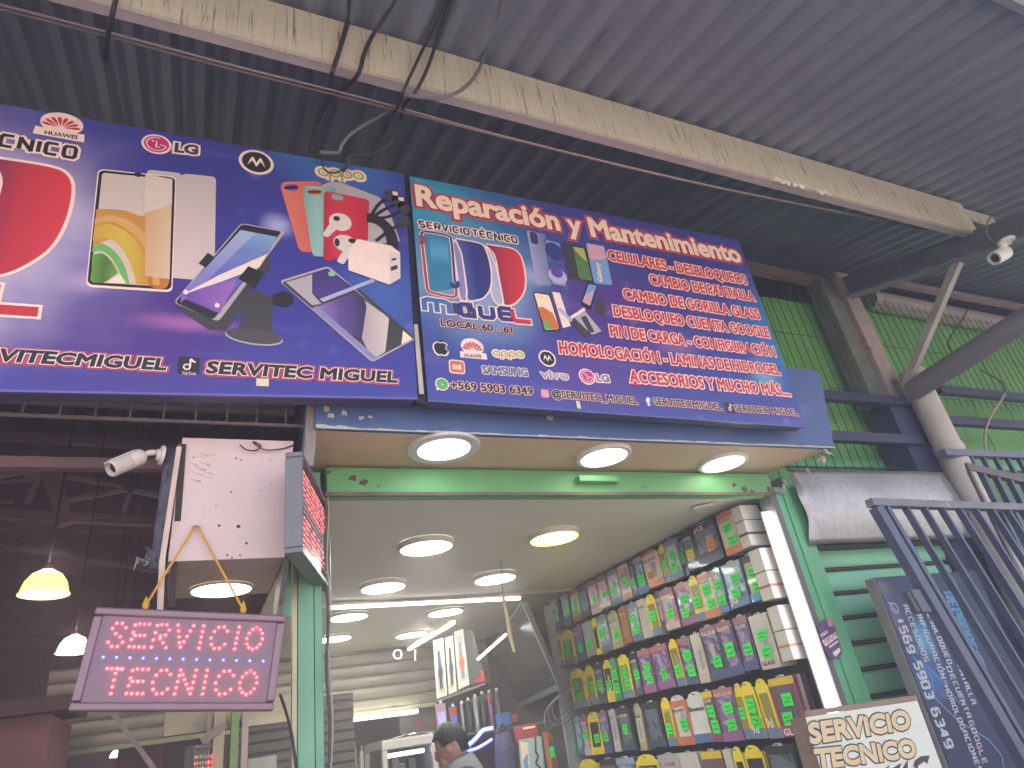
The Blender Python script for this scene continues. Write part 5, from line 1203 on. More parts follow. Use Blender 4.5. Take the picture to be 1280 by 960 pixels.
# --- clear case phone
ph = sub(l2, 'clear_case_picture')
FL.rrect([z4(465, 92), z4(725, 12), z4(1196, 398), z4(960, 526)], .07, 3).build('case_edge', STEELI, ph)
FL.rrect([z4(478, 100), z4(722, 24), z4(1184, 396), z4(962, 514)], .06, 3.6).build('case_body', DGREY, ph)
FL.poly([z4(500, 100), z4(640, 58), z4(640, 160), z4(690, 215), z4(640, 222)], 4.4, 'reflection', STEELI, ph)
FL.poly([z4(645, 50), z4(722, 26), z4(860, 125), z4(690, 185), z4(645, 160)], 4.4, 'dark_glass', GINK('dark glass', ((0, (.10, .05, .28)), (1, (.05, .05, .16))), 2), ph)
FL.poly([z4(640, 240), z4(880, 150), z4(930, 230), z4(905, 400), z4(780, 345)], 4.4, 'purple_glass', GINK('purple glass', ((0, (.34, .22, .46)), (.5, (.12, .08, .28)), (1, (.05, .04, .10))), 0), ph)
FL.poly([z4(905, 400), z4(930, 230), z4(920, 195), z4(1050, 290), z4(1030, 470), z4(960, 512)], 4.8, 'white_glass', GINK('white glass', ((0, (.42, .34, .36)), (1, (.66, .56, .52))), 0), ph)
FL.poly([z4(1050, 300), z4(1120, 350), z4(1110, 430), z4(1030, 470)], 5.0, 'dark_band', DGREY, ph); FL.poly([z4(1125, 352), z4(1182, 397), z4(1115, 432)], 5.0, 'pale_corner', CREAM, ph)
FL.poly([z4(680, 190), z4(960, 82), z4(978, 95), z4(700, 205)], 5.6, 'case_rim', PALEBL, ph); FL.poly([z4(850, 120), z4(870, 118), z4(1190, 398), z4(1176, 402)], 5.4, 'case_rim', DGREY, ph)
FL.poly([z4(640, 240), z4(665, 225), z4(990, 505), z4(962, 514)], 5.2, 'case_rim', LILAC, ph); FL.rrect([z4(722, 45), z4(758, 40), z4(766, 66), z4(730, 70)], .3, 6).build('camera_dot', INK('camera green', (.25, .50, .30)), ph)
# ================================================================== INSIDE THE SHOP
XW = 3.15
ROWS = [(2.445, 2.70), (2.125, 2.395), (1.758, 2.05), (1.397, 1.69), (1.03, 1.345)]
ROWW = ['top', 'second', 'third', 'fourth', 'lowest']
def wallY(px, z, X=XW):
    n = ray(px, 0).cross(ray(px, 960)); d = CAM_POS
    return CAM_POS.y - (n.x*(X-d.x)+n.z*(z-d.z))/n.y
PK = {  # card colour, inset panel, footer, header
 'yellow': ((.82, .62, .02), (.30, .26, .06), (.16, .22, .38), (.85, .68, .04)), 'yellow and black': ((.80, .60, .03), (.04, .04, .04), (.80, .60, .03), (.82, .64, .05)),
 'blue': ((.07, .12, .24), (.20, .28, .36), (.10, .17, .36), (.30, .36, .40)), 'dark teal': ((.035, .07, .085), (.06, .12, .14), (.06, .13, .19), (.05, .07, .08)),
 'pink': ((.46, .14, .22), (.34, .10, .22), (.55, .45, .44), (.30, .12, .17)), 'white and pink': ((.62, .52, .48), (.5, .22, .22), (.62, .2, .2), (.64, .5, .45)),
 'white and orange': ((.62, .50, .40), (.66, .57, .47), (.62, .20, .08), (.55, .18, .09)), 'black': ((.035, .035, .038), (.08, .09, .11), (.07, .08, .13), (.04, .04, .04)),
 'silver': ((.30, .33, .38), (.46, .52, .56), (.13, .2, .33), (.22, .25, .3)), 'purple': ((.10, .07, .13), (.26, .20, .33), (.10, .11, .26), (.32, .17, .2)),
 'purple and pink': ((.20, .09, .17), (.28, .26, .42), (.30, .12, .28), (.46, .18, .19)), 'tan': ((.50, .42, .27), (.55, .50, .40), (.46, .36, .2), (.45, .4, .25)),
 'orange brown': ((.36, .16, .09), (.44, .22, .11), (.34, .14, .07), (.38, .18, .1)), 'white': ((.60, .55, .49), (.55, .5, .46), (.55, .48, .42), (.6, .55, .5)),
 'white and blue': ((.62, .60, .58), (.66, .64, .62), (.09, .17, .36), (.62, .60, .58)), 'orange rimmed white': ((.56, .17, .09), (.62, .57, .48), (.56, .17, .09), (.62, .58, .5)),
 'cyan and black': ((.035, .035, .04), (.42, .42, .28), (.05, .30, .45), (.05, .05, .05)), 'maroon': ((.24, .07, .10), (.14, .11, .14), (.26, .08, .14), (.70, .50, .03)),
 'green': ((.07, .40, .15), (.06, .2, .1), (.05, .3, .12), (.1, .4, .15)), 'grey': ((.33, .34, .35), (.42, .43, .44), (.3, .3, .31), (.4, .4, .4))}
TAGM = M('price tag green', (.05, .80, .09), .5, var=.06); TAGO = M('price tag orange', (.75, .23, .03), .5); TAGY = M('price tag yellow', (.72, .62, .05), .5)
INKM = M('marker ink', (.012, .03, .015), .6)
_pk = {}
SW = {'purple': [(.08, .10, .30), (.35, .28, .46), (.12, .05, .18), (.10, .32, .40)], 'purple and pink': [(.42, .08, .24), (.40, .36, .52), (.14, .06, .22), (.12, .34, .44)], 'pink': [(.50, .10, .26), (.55, .42, .46), (.25, .05, .18)],
      'silver': [(.20, .30, .40), (.58, .62, .64), (.10, .14, .2)], 'blue': [(.06, .14, .34), (.32, .46, .56), (.04, .05, .09)], 'tan': [(.5, .4, .22), (.6, .56, .46), (.2, .3, .16)], 'black': [(.03, .03, .035), (.16, .18, .22), (.05, .05, .06)], 'dark teal': [(.03, .08, .1), (.14, .28, .32), (.03, .03, .04)]}
def pkm(c, k):
    if k == 'panel' and c in SW: return SWIRL('pack swirl '+c, SW[c], 9)
    return M('pack %s %s' % (c, k), PK[c][('card', 'panel', 'foot', 'head').index(k)], .32, var=.14, scale=14, coat=.2)
EDGE = {'white': M('pack edge white', (.56, .51, .46), .5, var=.2, scale=40), 'dark': M('pack edge dark', (.10, .09, .09), .5, var=.3, scale=40), 'tan': M('pack edge tan', (.45, .34, .24), .5, var=.2, scale=40), 'yellow': M('pack edge yellow', (.58, .42, .05), .5, var=.2, scale=40), 'blue': M('pack edge blue', (.09, .15, .27), .5, var=.2)}
m_hook = M('display hook', (.05, .05, .05), .4, metal=.5)
m_grip = M('printed phone art', (.10, .10, .13), .25)
rnd = random.Random(3)
def pack(row, px0, px1, style, tags=1, dz=(0, 0), stack=4, edge=None, tab=True, text=None, tagm=None, X=None, gap=-.003):
    z0, z1 = ROWS[row]; z0 += dz[0]-.012+rnd.uniform(-.008, .008); z1 += dz[1]+.012; zm = (z0+z1)/2
    Xf = (X or XW)+rnd.uniform(-.012, .012)
    ya, yb = wallY(px1, zm, Xf)+gap, wallY(px0, zm, Xf)-gap       # near (right in the photo), far
    w = yb-ya; h = z1-z0; yc = (ya+yb)/2
    t = thing('hanging_pack', '', 'phone accessory pack', (Xf, yc, z0), 'phone accessory packs hung on the product wall')
    t['_d'] = '%d|%s|%f' % (row, style, -yc)
    tilt = math.radians(rnd.uniform(-7, 7)); lean = rnd.uniform(-.02, .03); rollv = rnd.uniform(-.02, .02)
    ct, st_ = math.cos(tilt), math.sin(tilt)
    def L(u, v, d=0.0):   # u -.5..5 (left to right as seen), v 0..1, d towards the shop
        y = -u*w; x = -d+lean*v*h
        return Vector((Xf+x*ct-y*st_*.6, yc+x*st_+y*ct+rollv*(v-.5)*h, z0+v*h))
    def rect(u0, v0, u1, v1, d, th=.0): return [L(u0, v0, d), L(u1, v0, d), L(u1, v1, d), L(u0, v1, d)]
    tomb = style.startswith('yellow') or style in ('white and blue', 'orange rimmed white', 'tan') or (style == 'white and orange' and text is not None)
    top = .88 if tomb else .955
    th = .007
    MB().prism(rect(-.5, 0, .5, top, 0), Vector((-th, 0, 0))).build('card', pkm(style, 'card'), t)
    if tab:
        hw_ = .40 if tomb else .17; hh_ = .115 if tomb else .04
        pts = [L(-hw_, top, .001), L(hw_, top, .001)]+[L(hw_*math.cos(a), top+hh_*math.copysign(abs(math.sin(a))**(.9 if tomb else .4), math.sin(a)), .001) for a in [math.pi*k/8 for k in range(1, 8)]]
        MB().prism(pts, Vector((-.004, 0, 0))).build('hang_tab', pkm(style, 'head') if tomb else M('clear tab', (.5, .5, .48), .25), t)
    if not tomb: MB().poly(rect(-.495, top-.13, .495, top-.005, th+.0024)).build('header_print', pkm(style, 'head'), t)
    kind = rnd.random()
    inset = (.10, .92, .30, .80) if kind < .5 else (.16, .84, .14, .76)
    u0, u1 = inset[0]-.5, inset[1]-.5
    MB().poly(rect(u0, inset[2]*top, u1, inset[3]*top+.08, th+.0012)).build('printed_panel', pkm(style, 'panel'), t)
    MB().poly(rect(-.495, .005, .495, .17, th+.0022)).build('footer_print', pkm(style, 'foot'), t)
    if kind < .65:   # picture of a phone or cable on the card
        a0 = rnd.uniform(-.18, .02)
        MB().poly([L(a0, .24, th+.0034), L(a0+.26, .26, th+.0034), L(a0+.30, .62, th+.0034), L(a0+.04, .64, th+.0034)]).build('product_picture', M('art %d' % rnd.randrange(6), [(.10, .10, .13), (.35, .36, .42), (.16, .30, .42), (.42, .20, .30), (.05, .05, .06), (.5, .46, .42)][rnd.randrange(6)], .25), t)
    if text:
        P0 = L(-.42, text[1], th+.004); P1 = L(.42*text[3], text[1], th+.004)
        mb = MB(); lettering(mb, text[0], P0, P1, Vector((0, 0, h*text[2])), Vector((-.0004, 0, 0)), .03); mb.build('lettering', text[4] if len(text) > 4 else WHT, t)
    elif rnd.random() < .75:
        v = .78*top if tab else .86
        mb = MB(); lettering(mb, rnd.choice(['GLASS', 'FULL GLUE', 'GLASS', 'CASE', 'USB', 'FULL GLUE']), L(-.4, v, th+.004), L(.28, v, th+.004), Vector((0, 0, h*.06)), Vector((-.0004, 0, 0)), .02); mb.build('lettering', rnd.choice([WHT, CREAM, INK('pack red', (.5, .06, .05))]) if style not in ('white', 'white and blue', 'white and orange', 'silver', 'tan', 'orange rimmed white') else BLK, t)
    for k in range(tags):
        tw = min(.040, w*.40)/w; hh = rnd.uniform(.19, .26) if tags < 3 else .14
        uc = rnd.uniform(-.12, .16); vc = (.28+.30*k/max(1, tags-1) if tags > 1 else rnd.uniform(.30, .5))
        a, b = uc-tw, uc+tw; sl = rnd.uniform(-.02, .02)
        q = [L(a, vc-hh/2, th+.006), L(b, vc-hh/2+sl, th+.006), L(b, vc+hh/2+sl, th+.006), L(a, vc+hh/2, th+.006)]
        tg = MB().poly(q).build('price_tag', (tagm or TAGM), t)
        mb = MB()
        for r_ in range(2):
            v = vc+hh*(.18-.38*r_); n = 7; P = []
            for j in range(n): P.append(L(a+(b-a)*(.15+.7*j/(n-1)), v+hh*rnd.uniform(-.12, .12), th+.0075))
            ribbon(mb, P, .0035, Vector((-1, 0, 0)))
        mb.build('marker_writing', INKM, tg)
    for k in range(stack):
        o_ = .012+.0125*k+rnd.uniform(0, .003); jz = rnd.uniform(-.006, .006); jy = rnd.uniform(-.02, .02)
        q = [p+Vector((o_, 0, 0)) for p in rect(-.5+jy, 0+jz, .5+jy, top+jz, 0)]
        e = edge or ('yellow' if 'yellow' in style else 'white' if style.startswith('white') else 'blue' if style in ('blue', 'dark teal') else 'tan' if style in ('tan', 'orange brown', 'orange rimmed white') else rnd.choice(['white', 'dark', 'tan']))
        MB().prism(q, Vector((.008, 0, 0))).build('rear_card', EDGE[e] if k % 3 else pkm(style, 'card'), t)
    hz = .94 if tomb else .975
    P = [L(0, hz, -.16), L(0, hz, .02), L(0, hz+.03, .032)]
    MB().tube(P, .0022, 5).build('hook', m_hook, t)
    return t
packs = []
def P_(*a, **k): packs.append(pack(*a, **k))
# top row
for a in [(691, 699, 'blue', 1), (704, 713, 'blue', 1), (715, 724, 'white and orange', 2), (725, 736, 'dark teal', 0), (738, 748, 'pink', 1), (749, 760, 'pink', 1), (762, 775, 'silver', 1), (776, 787, 'white and pink', 1), (789, 795, 'black', 1), (796, 806, 'blue', 1)]:
    P_(0, *a)
P_(0, 805, 827, 'white and orange', 1, tagm=TAGO, text=('GLASS', .70, .07, .8, BLK)); P_(0, 828, 834, 'yellow', 1); P_(0, 835, 850, 'silver', 2); P_(0, 850, 856, 'dark teal', 1)
P_(0, 857, 870, 'black', 1, tagm=TAGY); P_(0, 871, 899, 'black', 1, tagm=TAGO, stack=6, text=('JG', .82, .09, .0)); P_(0, 903, 921, 'white and orange', 2, stack=8, edge='white')
# second row
for a in [(692, 703, 'yellow', 1), (704, 717, 'yellow', 3), (719, 730, 'purple', 1), (731, 742, 'grey', 1), (743, 749, 'yellow and black', 0), (750, 762, 'silver', 1), (763, 776, 'tan', 1), (777, 787, 'orange brown', 0), (788, 800, 'silver', 2), (801, 812, 'white', 0), (813, 823, 'yellow', 1), (824, 830, 'black', 0), (830, 845, 'pink', 1), (846, 866, 'purple and pink', 2), (867, 877, 'yellow', 1), (878, 894, 'white and orange', 2), (895, 906, 'blue', 2)]:
    P_(1, *a)
P_(1, 907, 931, 'blue', 2, text=('JG', .10, .12, -.1)); P_(1, 932, 955, 'cyan and black', 2, stack=8, edge='white')
# third row
for a in [(716, 732, 'yellow', 2), (734, 745, 'yellow', 1), (746, 756, 'black', 1), (757, 766, 'yellow and black', 1), (767, 774, 'green', 2), (775, 789, 'yellow', 2), (790, 801, 'black', 1), (802, 816, 'purple and pink', 3), (818, 840, 'purple and pink', 1), (842, 852, 'yellow', 1), (853, 868, 'purple', 2), (870, 882, 'white', 0)]:
    P_(2, *a)
P_(2, 884, 903, 'purple', 1, dz=(0, .02), text=('FULL GLUE', .80, .06, 1)); P_(2, 904, 922, 'purple', 1, dz=(0, .02), text=('GLASS', .80, .06, .8)); P_(2, 923, 941, 'purple', 1, dz=(0, .02)); P_(2, 945, 966, 'white', 2, stack=9, edge='white', text=('GLASS', .07, .06, .6, BLK)); 
# fourth row
for a in [(713, 719, 'green', 1), (720, 728, 'blue', 0), (729, 737, 'pink', 1), (738, 751, 'yellow and black', 1), (752, 763, 'purple', 1), (765, 773, 'white', 0), (774, 793, 'black', 1), (795, 805, 'tan', 0), (806, 830, 'black', 0), (831, 842, 'yellow', 1)]:
    P_(3, *a)
P_(3, 844, 863, 'orange rimmed white', 1, text=('GLASS', .66, .06, .7, BLK)); P_(3, 864, 884, 'white and blue', 0, text=('Baseus', .62, .08, .9, BLK)); P_(3, 885, 898, 'maroon', 2); P_(3, 899, 922, 'purple and pink', 2, text=('FULL GLUE', .82, .05, 1)); P_(3, 924, 933, 'yellow', 1)
P_(3, 934, 951, 'yellow', 2, text=('9d', .10, .13, .1)); P_(3, 953, 969, 'yellow', 0, text=('9d', .18, .15, .2)); P_(3, 970, 1001, 'maroon', 2, stack=7, text=('GLASS', .03, .10, 1.0))
# lowest row
for a in [(728, 752, 'yellow', 0), (755, 773, 'black', 0), (775, 798, 'blue', 0), (800, 828, 'yellow and black', 1), (830, 856, 'grey', 0), (858, 880, 'white', 0), (884, 910, 'maroon', 3), (912, 922, 'white', 0), (925, 936, 'yellow and black', 1), (938, 963, 'yellow and black', 1), (966, 1004, 'black', 1)]:
    P_(4, *a)
ORD = ['first', 'second', 'third', 'fourth', 'fifth', 'sixth', 'seventh', 'eighth', 'ninth', 'tenth']
byk = {}
for t in packs:
    r_, st, y = t['_d'].split('|'); byk.setdefault((int(r_), st), []).append((float(y), t))
for (r_, st), L_ in byk.items():
    L_.sort(key=lambda q: q[0])
    for i, (y, t) in enumerate(L_):
        del t['_d']
        n = len(L_); ntag = sum(1 for c in t.children if c.name.startswith('price_tag'))
        tg = ', untagged' if ntag == 0 else ', one price tag' if ntag == 1 else ', several price tags'
        t['label'] = ('only %s pack in the %s hanging row%s' % (st, ROWW[r_], tg)) if n == 1 else ('%s %s pack from the left in the %s hanging row%s' % (ORD[i], st, ROWW[r_], tg))
# rails behind the rows
for k, (z0, z1) in enumerate(ROWS):
    tag(MB().box((XW+.16, 3.25, z1-.03), (XW+.186, 6.0, z1+.0)).build('display_rail', M('display rail', (.03, .03, .032), .5), bevel=.003), 'black metal rail carrying the %s row of hanging packs' % ROWW[k], 'rail', 'rails of the product wall')
tag(MB().box((3.06, 5.93, .3), (3.335, 5.96, 2.66)).build('display_upright', M('display upright', (.34, .33, .32), .5)), 'grey upright panel closing the far end of the hanging packs', 'panel')
# white cartons at the near end of the two upper rows
wc = M('white carton', (.60, .56, .50), .5, var=.08); rs_ = M('carton red stripe', (.45, .15, .13), .5); ds_ = M('carton dark stripe', (.07, .07, .07), .6)
for k, (za, zb, ya, yb, lab, st) in enumerate(((2.43, 2.69, 3.16, 3.24, 'pale carton with dark dashes beside the white tube light, top row', ds_), (2.10, 2.40, 3.11, 3.21, 'cream carton with a red stripe beside the white tube light, second row', rs_), (1.76, 2.06, 3.11, 3.20, 'plain pale carton with orange foot beside the tube light, third row', M('carton orange', (.55, .22, .1), .5)))):
    t = thing('carton', lab, 'carton', (3.2, (ya+yb)/2, za))
    MB().box((3.12, ya, za), (3.28, yb, zb)).build('box', wc, t, bevel=.003)
    MB().box((3.118, ya-.002, za+.07), (3.282, yb, za+.085)).build('stripe', st, t); MB().box((3.118, ya-.002, za+.16), (3.282, yb, za+.166)).build('stripe', ds_, t)
# paper scraps over the top row
tag(MB().prism([AZ(868, 633, 2.72), AZ(893, 628, 2.72), AX(885, 641, 3.1), AX(876, 643, 3.1)], (0, .02, -.01)).build('paper_scrap', M('white paper', (.66, .63, .56), .7)), 'crumpled white paper tucked under the ceiling above the top row', 'paper')

# ---- television
B_ = AY(652, 751, 5.2); azt = math.radians(16.3); dvt = Vector((math.sin(azt), math.cos(azt), 0)); nt = Vector((-math.cos(azt), math.sin(azt), 0))
rd = ray(600, 826)
m_ = Matrix(((dvt.x, -rd.x, 0), (dvt.y, -rd.y, 0), (0, 0, 1)))
tt = m_.inverted() @ Vector((CAM_POS.x-B_.x, CAM_POS.y-B_.y, 0)); A_ = B_+dvt*tt.x
pl = atplane(700, 862, B_, dvt); vbc = pl-B_
D_ = A_+vbc
tv = thing('television', 'dark flat television tilted down from the side wall, behind the hanging cardboard strip', 'television', (A_+B_+pl+D_)/4)
nn = (A_-B_).cross(vbc).normalized()
if nn.dot(CAM_POS-B_) < 0: nn = -nn
m_scr = M('tv screen', (.042, .043, .04), .22, var=.05); m_tvf = M('tv bezel', (.16, .16, .155), .35)
MB().prism([A_, B_, pl, D_], -nn*.04).build('housing', M('tv back', (.03, .03, .03), .6), tv, bevel=.004)
eu, ev = (B_-A_).normalized(), vbc.normalized()
MB().prism([A_+eu*.02+ev*.02+nn*.001, B_-eu*.02+ev*.02+nn*.001, pl-eu*.02-ev*.05+nn*.001, D_+eu*.02-ev*.05+nn*.001], nn*.002).build('screen', m_scr, tv)
for nm, p, q, wdt in (('bezel', B_-eu*.009, pl-eu*.009, .018), ('bezel', A_+ev*.009, B_+ev*.009, .018), ('bezel', D_-ev*.024, pl-ev*.024, .045), ('bezel', A_+eu*.009, D_+eu*.009, .018)):
    MB().beam(p+nn*.003, q+nn*.003, wdt, .008, nn).build(nm, m_tvf, tv, bevel=.002)
MB().tube([(A_+B_+pl+D_)/4-nn*.04, (A_+B_+pl+D_)/4-nn*.12+Vector((.35, 0, .1)), Vector((3.34, ((A_+B_+pl+D_)/4).y+.1, ((A_+B_+pl+D_)/4).z+.15))], .02, 8).build('wall_arm', m_hook, tv)
for k in range(3):
    a = pl+Vector((.05, .1*k, -.02))-nn*.05
    cable('tv_cable', 'thin cable drooping behind the lower right corner of the television', [a, AY(690-4*k, 882+4*k, 5.4), AY(700-7*k, 905+3*k, 5.4), AY(712, 900-8*k, 5.5), AY(716-2*k, 882, 5.6)], .005, m_cableg, group='cables behind the television')
# hanging cardboard strip
hs = thing('cardboard_strip', 'bent strip of cardboard hanging from the shop ceiling on a thread', 'strip', AY(632, 760, 4.6))
MB().tube([AZ(626, 700, ZC), AY(627, 722, 4.6), AY(629, 745, 4.6)], .0022, 5).build('thread', m_cable, hs)
rows = []
for px, py, w_ in ((629, 742, 2.0), (630, 752, 4.5), (634, 770, 5), (637, 790, 5.5), (640, 803, 5), (643, 815, 3.5)):
    c = AY(px, py, 4.6); k = .0062*w_
    rows.append([c+Vector((-k*.5, 0, 0)), c+Vector((0, -.012, .002)), c+Vector((k*.5, 0, 0))])
o = MB().sheet(rows).build('strip', M('cardboard', (.46, .37, .27), .8, var=.15, scale=20), hs); md = o.modifiers.new('t', 'SOLIDIFY'); md.thickness = .003
# strip light glimpsed left of the TV
strip(AY(597, 825, 6.4), AY(633, 793, 6.0), 'short white strip light reflected beside the television edge', w=.02)

# ---- watch boxes on a shelf
YB_ = 6.6
sh = tag(MB().prism([AY(544, 876, YB_), AY(606, 853, YB_-.35), AY(625, 856, YB_-.2), AY(560, 882, YB_+.3)], (0, 0, -.02)).build('shelf', M('shelf board', (.16, .15, .13), .6)), 'dark narrow shelf under the smart watch boxes', 'shelf')
def wbox(L, depth, label, strap, band, case=None):
    t = thing('watch_box', label, 'watch box', AY(L[3][0], L[3][1], YB_-.1), 'smart watch boxes on the shelf')
    ys = [YB_-.02, YB_-.06, YB_-.06, YB_-.02]
    q = [AY(x, y, yy) for (x, y), yy in zip(L, ys)]
    MB().prism(q, (.05, depth, 0)).build('carton', M('watch carton', (.60, .57, .50), .4, var=.06), t)
    f = lambda u, v, d=.003: (q[0]*(1-u)+q[1]*u)*(1-v)+(q[3]*(1-u)+q[2]*u)*v+Vector((-.0006, -d, 0))
    MB().poly([f(.18, .1), f(.82, .1), f(.82, .9), f(.18, .9)]).build('printed_panel', M('watch print '+band, {'pale': (.45, .43, .38), 'cream': (.5, .48, .42)}[band], .4), t)
    MB().poly([f(.36, .22, .005), f(.6, .2, .005), f(.62, .5, .005), f(.64, .85, .005), f(.38, .86, .005), f(.36, .5, .005)]).build('strap_picture', strap, t)
    MB().poly([f(.5+.24*math.cos(a), .58+.13*math.sin(a), .007) for a in [k*.52 for k in range(12)]]).build('dial_picture', case or strap, t)
NAVYI = INK('watch navy', (.05, .06, .085)); WRED = INK('watch red', (.55, .12, .09))
wbox([(541, 801), (554, 797), (559, 869), (546, 874)], .12, 'white watch box with a dark blue strap picture, leftmost on the shelf', NAVYI, 'pale')
wbox([(556, 797), (566, 794), (571, 864), (561, 868)], .12, 'white watch box with a long black strap picture, middle of the shelf', BLK, 'pale', NAVYI)
wbox([(567, 790), (579, 786), (587, 856), (573, 862)], .12, 'white watch box with a red watch picture, nearest the television', GREYI, 'cream', WRED)
t = thing('product_box', 'dark box with teal and red print, right of the watch boxes', 'box', AY(592, 855, YB_-.15))
q = [AY(580, 788, YB_-.1), AY(591, 788, YB_-.2), AY(607, 852, YB_-.2), AY(588, 857, YB_-.1)]
MB().prism(q, (.04, .1, 0)).build('carton', M('dark carton', (.09, .085, .085), .5), t)
f = lambda u, v, d=.003: (q[0]*(1-u)+q[1]*u)*(1-v)+(q[3]*(1-u)+q[2]*u)*v+Vector((0, -d, 0))
MB().poly([f(.05, .5), f(.4, .5), f(.4, .7), f(.05, .7)]).build('teal_print', TEALI, t); MB().poly([f(.05, .72), f(.4, .72), f(.4, .86), f(.05, .86)]).build('green_print', GREENI, t); MB().poly([f(.45, .78), f(1, .78), f(1, .98), f(.35, .98)]).build('red_print', RED, t); MB().poly([f(.5, .2), f(.8, .25), f(.85, .6), f(.6, .6)]).build('picture', CORAL, t)
# hanging goods under the shelf
goods = [(545, 560, 880, 915, (.48, .30, .35), 'pink'), (562, 574, 884, 922, (.42, .10, .08), 'red'), (576, 582, 880, 917, (.4, .34, .26), 'pale'), (583, 591, 876, 915, (.04, .05, .05), 'black'), (592, 600, 872, 914, (.33, .36, .32), 'silvery'), (601, 609, 868, 912, (.05, .07, .07), 'dark'), (610, 618, 866, 908, (.36, .10, .10), 'brick red'), (619, 628, 864, 910, (.13, .12, .13), 'grey')]
for x0, x1, y0, y1, col, wd in goods:
    Y_ = 6.2; a, b = AY(x0, y0, Y_), AY(x1, y1, Y_)
    t = thing('hanging_pack', '%s narrow pack hanging under the watch box shelf, behind the person' % wd, 'phone accessory pack', (a.x, Y_, b.z), 'packs under the watch box shelf')
    MB().box((a.x, Y_, b.z), (b.x, Y_+.03, a.z)).build('card', M('goods '+wd, col, .4, var=.25, scale=18), t)
    MB().box((a.x+.006, Y_-.004, b.z+.05), (b.x-.006, Y_-.001, (a.z+b.z)/2+.05)).build('printed_panel', M('goods panel '+wd, tuple(min(.8, c*1.6+.05) for c in col[::-1]), .4, var=.3, scale=25), t)
    MB().box(((a.x+b.x)/2-.012, Y_-.001, a.z), ((a.x+b.x)/2+.012, Y_+.002, a.z+.025)).build('hang_tab', M('white plastic', (.7, .7, .68), .4), t)
tag(MB().box((AY(575, 916, 6.2).x, 6.15, AY(575, 916, 6.2).z-.03), (3.34, 6.3, AY(575, 916, 6.2).z-.012)).build('shelf', M('shelf board', (.16, .15, .13), .6)), 'thin dark ledge below the packs behind the person', 'shelf')
# blue lit item, bag, paper picture, boxes
nb = thing('neon_light', 'glowing blue curved neon strip behind the person', 'neon light', AY(600, 925, 5.6))
neon = EM('neon blue', (.03, .04, 1), 2.2)
MB().tube(smooth_path([AY(576, 935, 5.6), AY(586, 931, 5.6), AY(596, 922, 5.6), AY(604, 913, 5.6), AY(616, 910, 5.6)], 5), .014, 8).build('tube', neon, nb, smooth=True)
MB().tube(smooth_path([AY(575, 938, 5.62), AY(592, 937, 5.62), AY(606, 930, 5.62), AY(615, 924, 5.62)], 5), .010, 8).build('tube', neon, nb, smooth=True)
bg = thing('backpack', 'dark violet backpack hanging right of the blue neon strip', 'backpack', AY(633, 940, 5.4))
a, b = AY(618, 917, 5.4), AY(645, 965, 5.4)
rows = []
for k in range(13):
    s = k/12; z = a.z+(b.z-a.z)*s; wd_ = (b.x-a.x)/2*(1-.35*(1-s)**3); cxx = (a.x+b.x)/2; dp = .10*(1-.5*(1-s)**3)
    rows.append([(cxx+wd_*math.copysign(abs(math.cos(t))**.5, math.cos(t)), 5.4+dp*math.copysign(abs(math.sin(t))**.6, math.sin(t)), z) for t in [2*math.pi*j/24 for j in range(25)]])
m_bag = M('bag fabric', (.085, .08, .15), .7, var=.2, scale=15, bump=.3)
MB().sheet(rows).build('body', m_bag, bg, smooth=True)
MB().box((a.x+.04, 5.28, b.z+.02), (b.x-.04, 5.305, (a.z+b.z)/2+.02)).build('front_pocket', m_bag, bg, bevel=.012)
MB().tube([(a.x+.05, 5.30, a.z-.12), ((a.x+b.x)/2, 5.285, a.z-.10), (b.x-.05, 5.30, a.z-.12)], .006, 6).build('zip', m_cable, bg)
MB().tube(smooth_path([((a.x+b.x)/2-.05, 5.4, a.z), ((a.x+b.x)/2, 5.4, a.z+.06), ((a.x+b.x)/2+.05, 5.4, a.z)], 5), .012, 8).build('handle', m_bag, bg)
pc = thing('picture_pack', 'pale blue and white printed pack hanging below the television', 'pack', AY(663, 945, 5.0))
q = [AY(648, 925, 5.0), AY(676, 920, 5.0), AY(681, 975, 5.0), AY(652, 978, 5.0)]
MB().prism(q, (.03, .04, 0)).build('carton', M('pale blue carton', (.40, .50, .50), .4, var=.1), pc)
f = lambda u, v, d=.003: (q[0]*(1-u)+q[1]*u)*(1-v)+(q[3]*(1-u)+q[2]*u)*v+Vector((0, -d, 0))
MB().poly([f(.05, .05), f(.4, .1), f(.38, .9), f(.1, .95)]).build('printed_panel', CREAM, pc); MB().poly([f(.12, .5, .005), f(.34, .35, .005), f(.34, .9, .005), f(.2, .95, .005)]).build('print_swirl', SKYI, pc)
mb = MB(); ribbon(mb, [f(.75, .0, .006), f(.7, .35, .006), f(.8, .45, .006), f(.66, .6, .006), f(.95, .8, .006)], .012, Vector((0, -1, 0))); mb.build('dark_twig_print', BLK, pc)
rb_ = thing('product_box', 'plain red box standing above the pale blue pack', 'box', AY(660, 916, 5.15))
a, b = AY(650, 907, 5.15), AY(674, 924, 5.15); MB().box((a.x, 5.15, b.z), (b.x, 5.28, a.z)).build('carton', M('red carton', (.42, .07, .06), .5), rb_, bevel=.004); MB().box((a.x+.02, 5.146, a.z-.03), (b.x-.02, 5.149, a.z-.015)).build('printed_line', CREAM, rb_)
ob = thing('hanging_pack', 'bundle of orange cable packs left of the product wall', 'phone accessory pack', AY(693, 930, 5.7))
a, b = AY(683, 914, 5.7), AY(704, 962, 5.7)
for k in range(5):
    x = a.x+(b.x-a.x)*k/5; MB().box((x, 5.7+.02*k, b.z), (x+(b.x-a.x)/5-.004, 5.78+.02*k, a.z-.01*k)).build('card', M('orange pack', (.45, .16, .08), .45, var=.3, scale=30), ob)
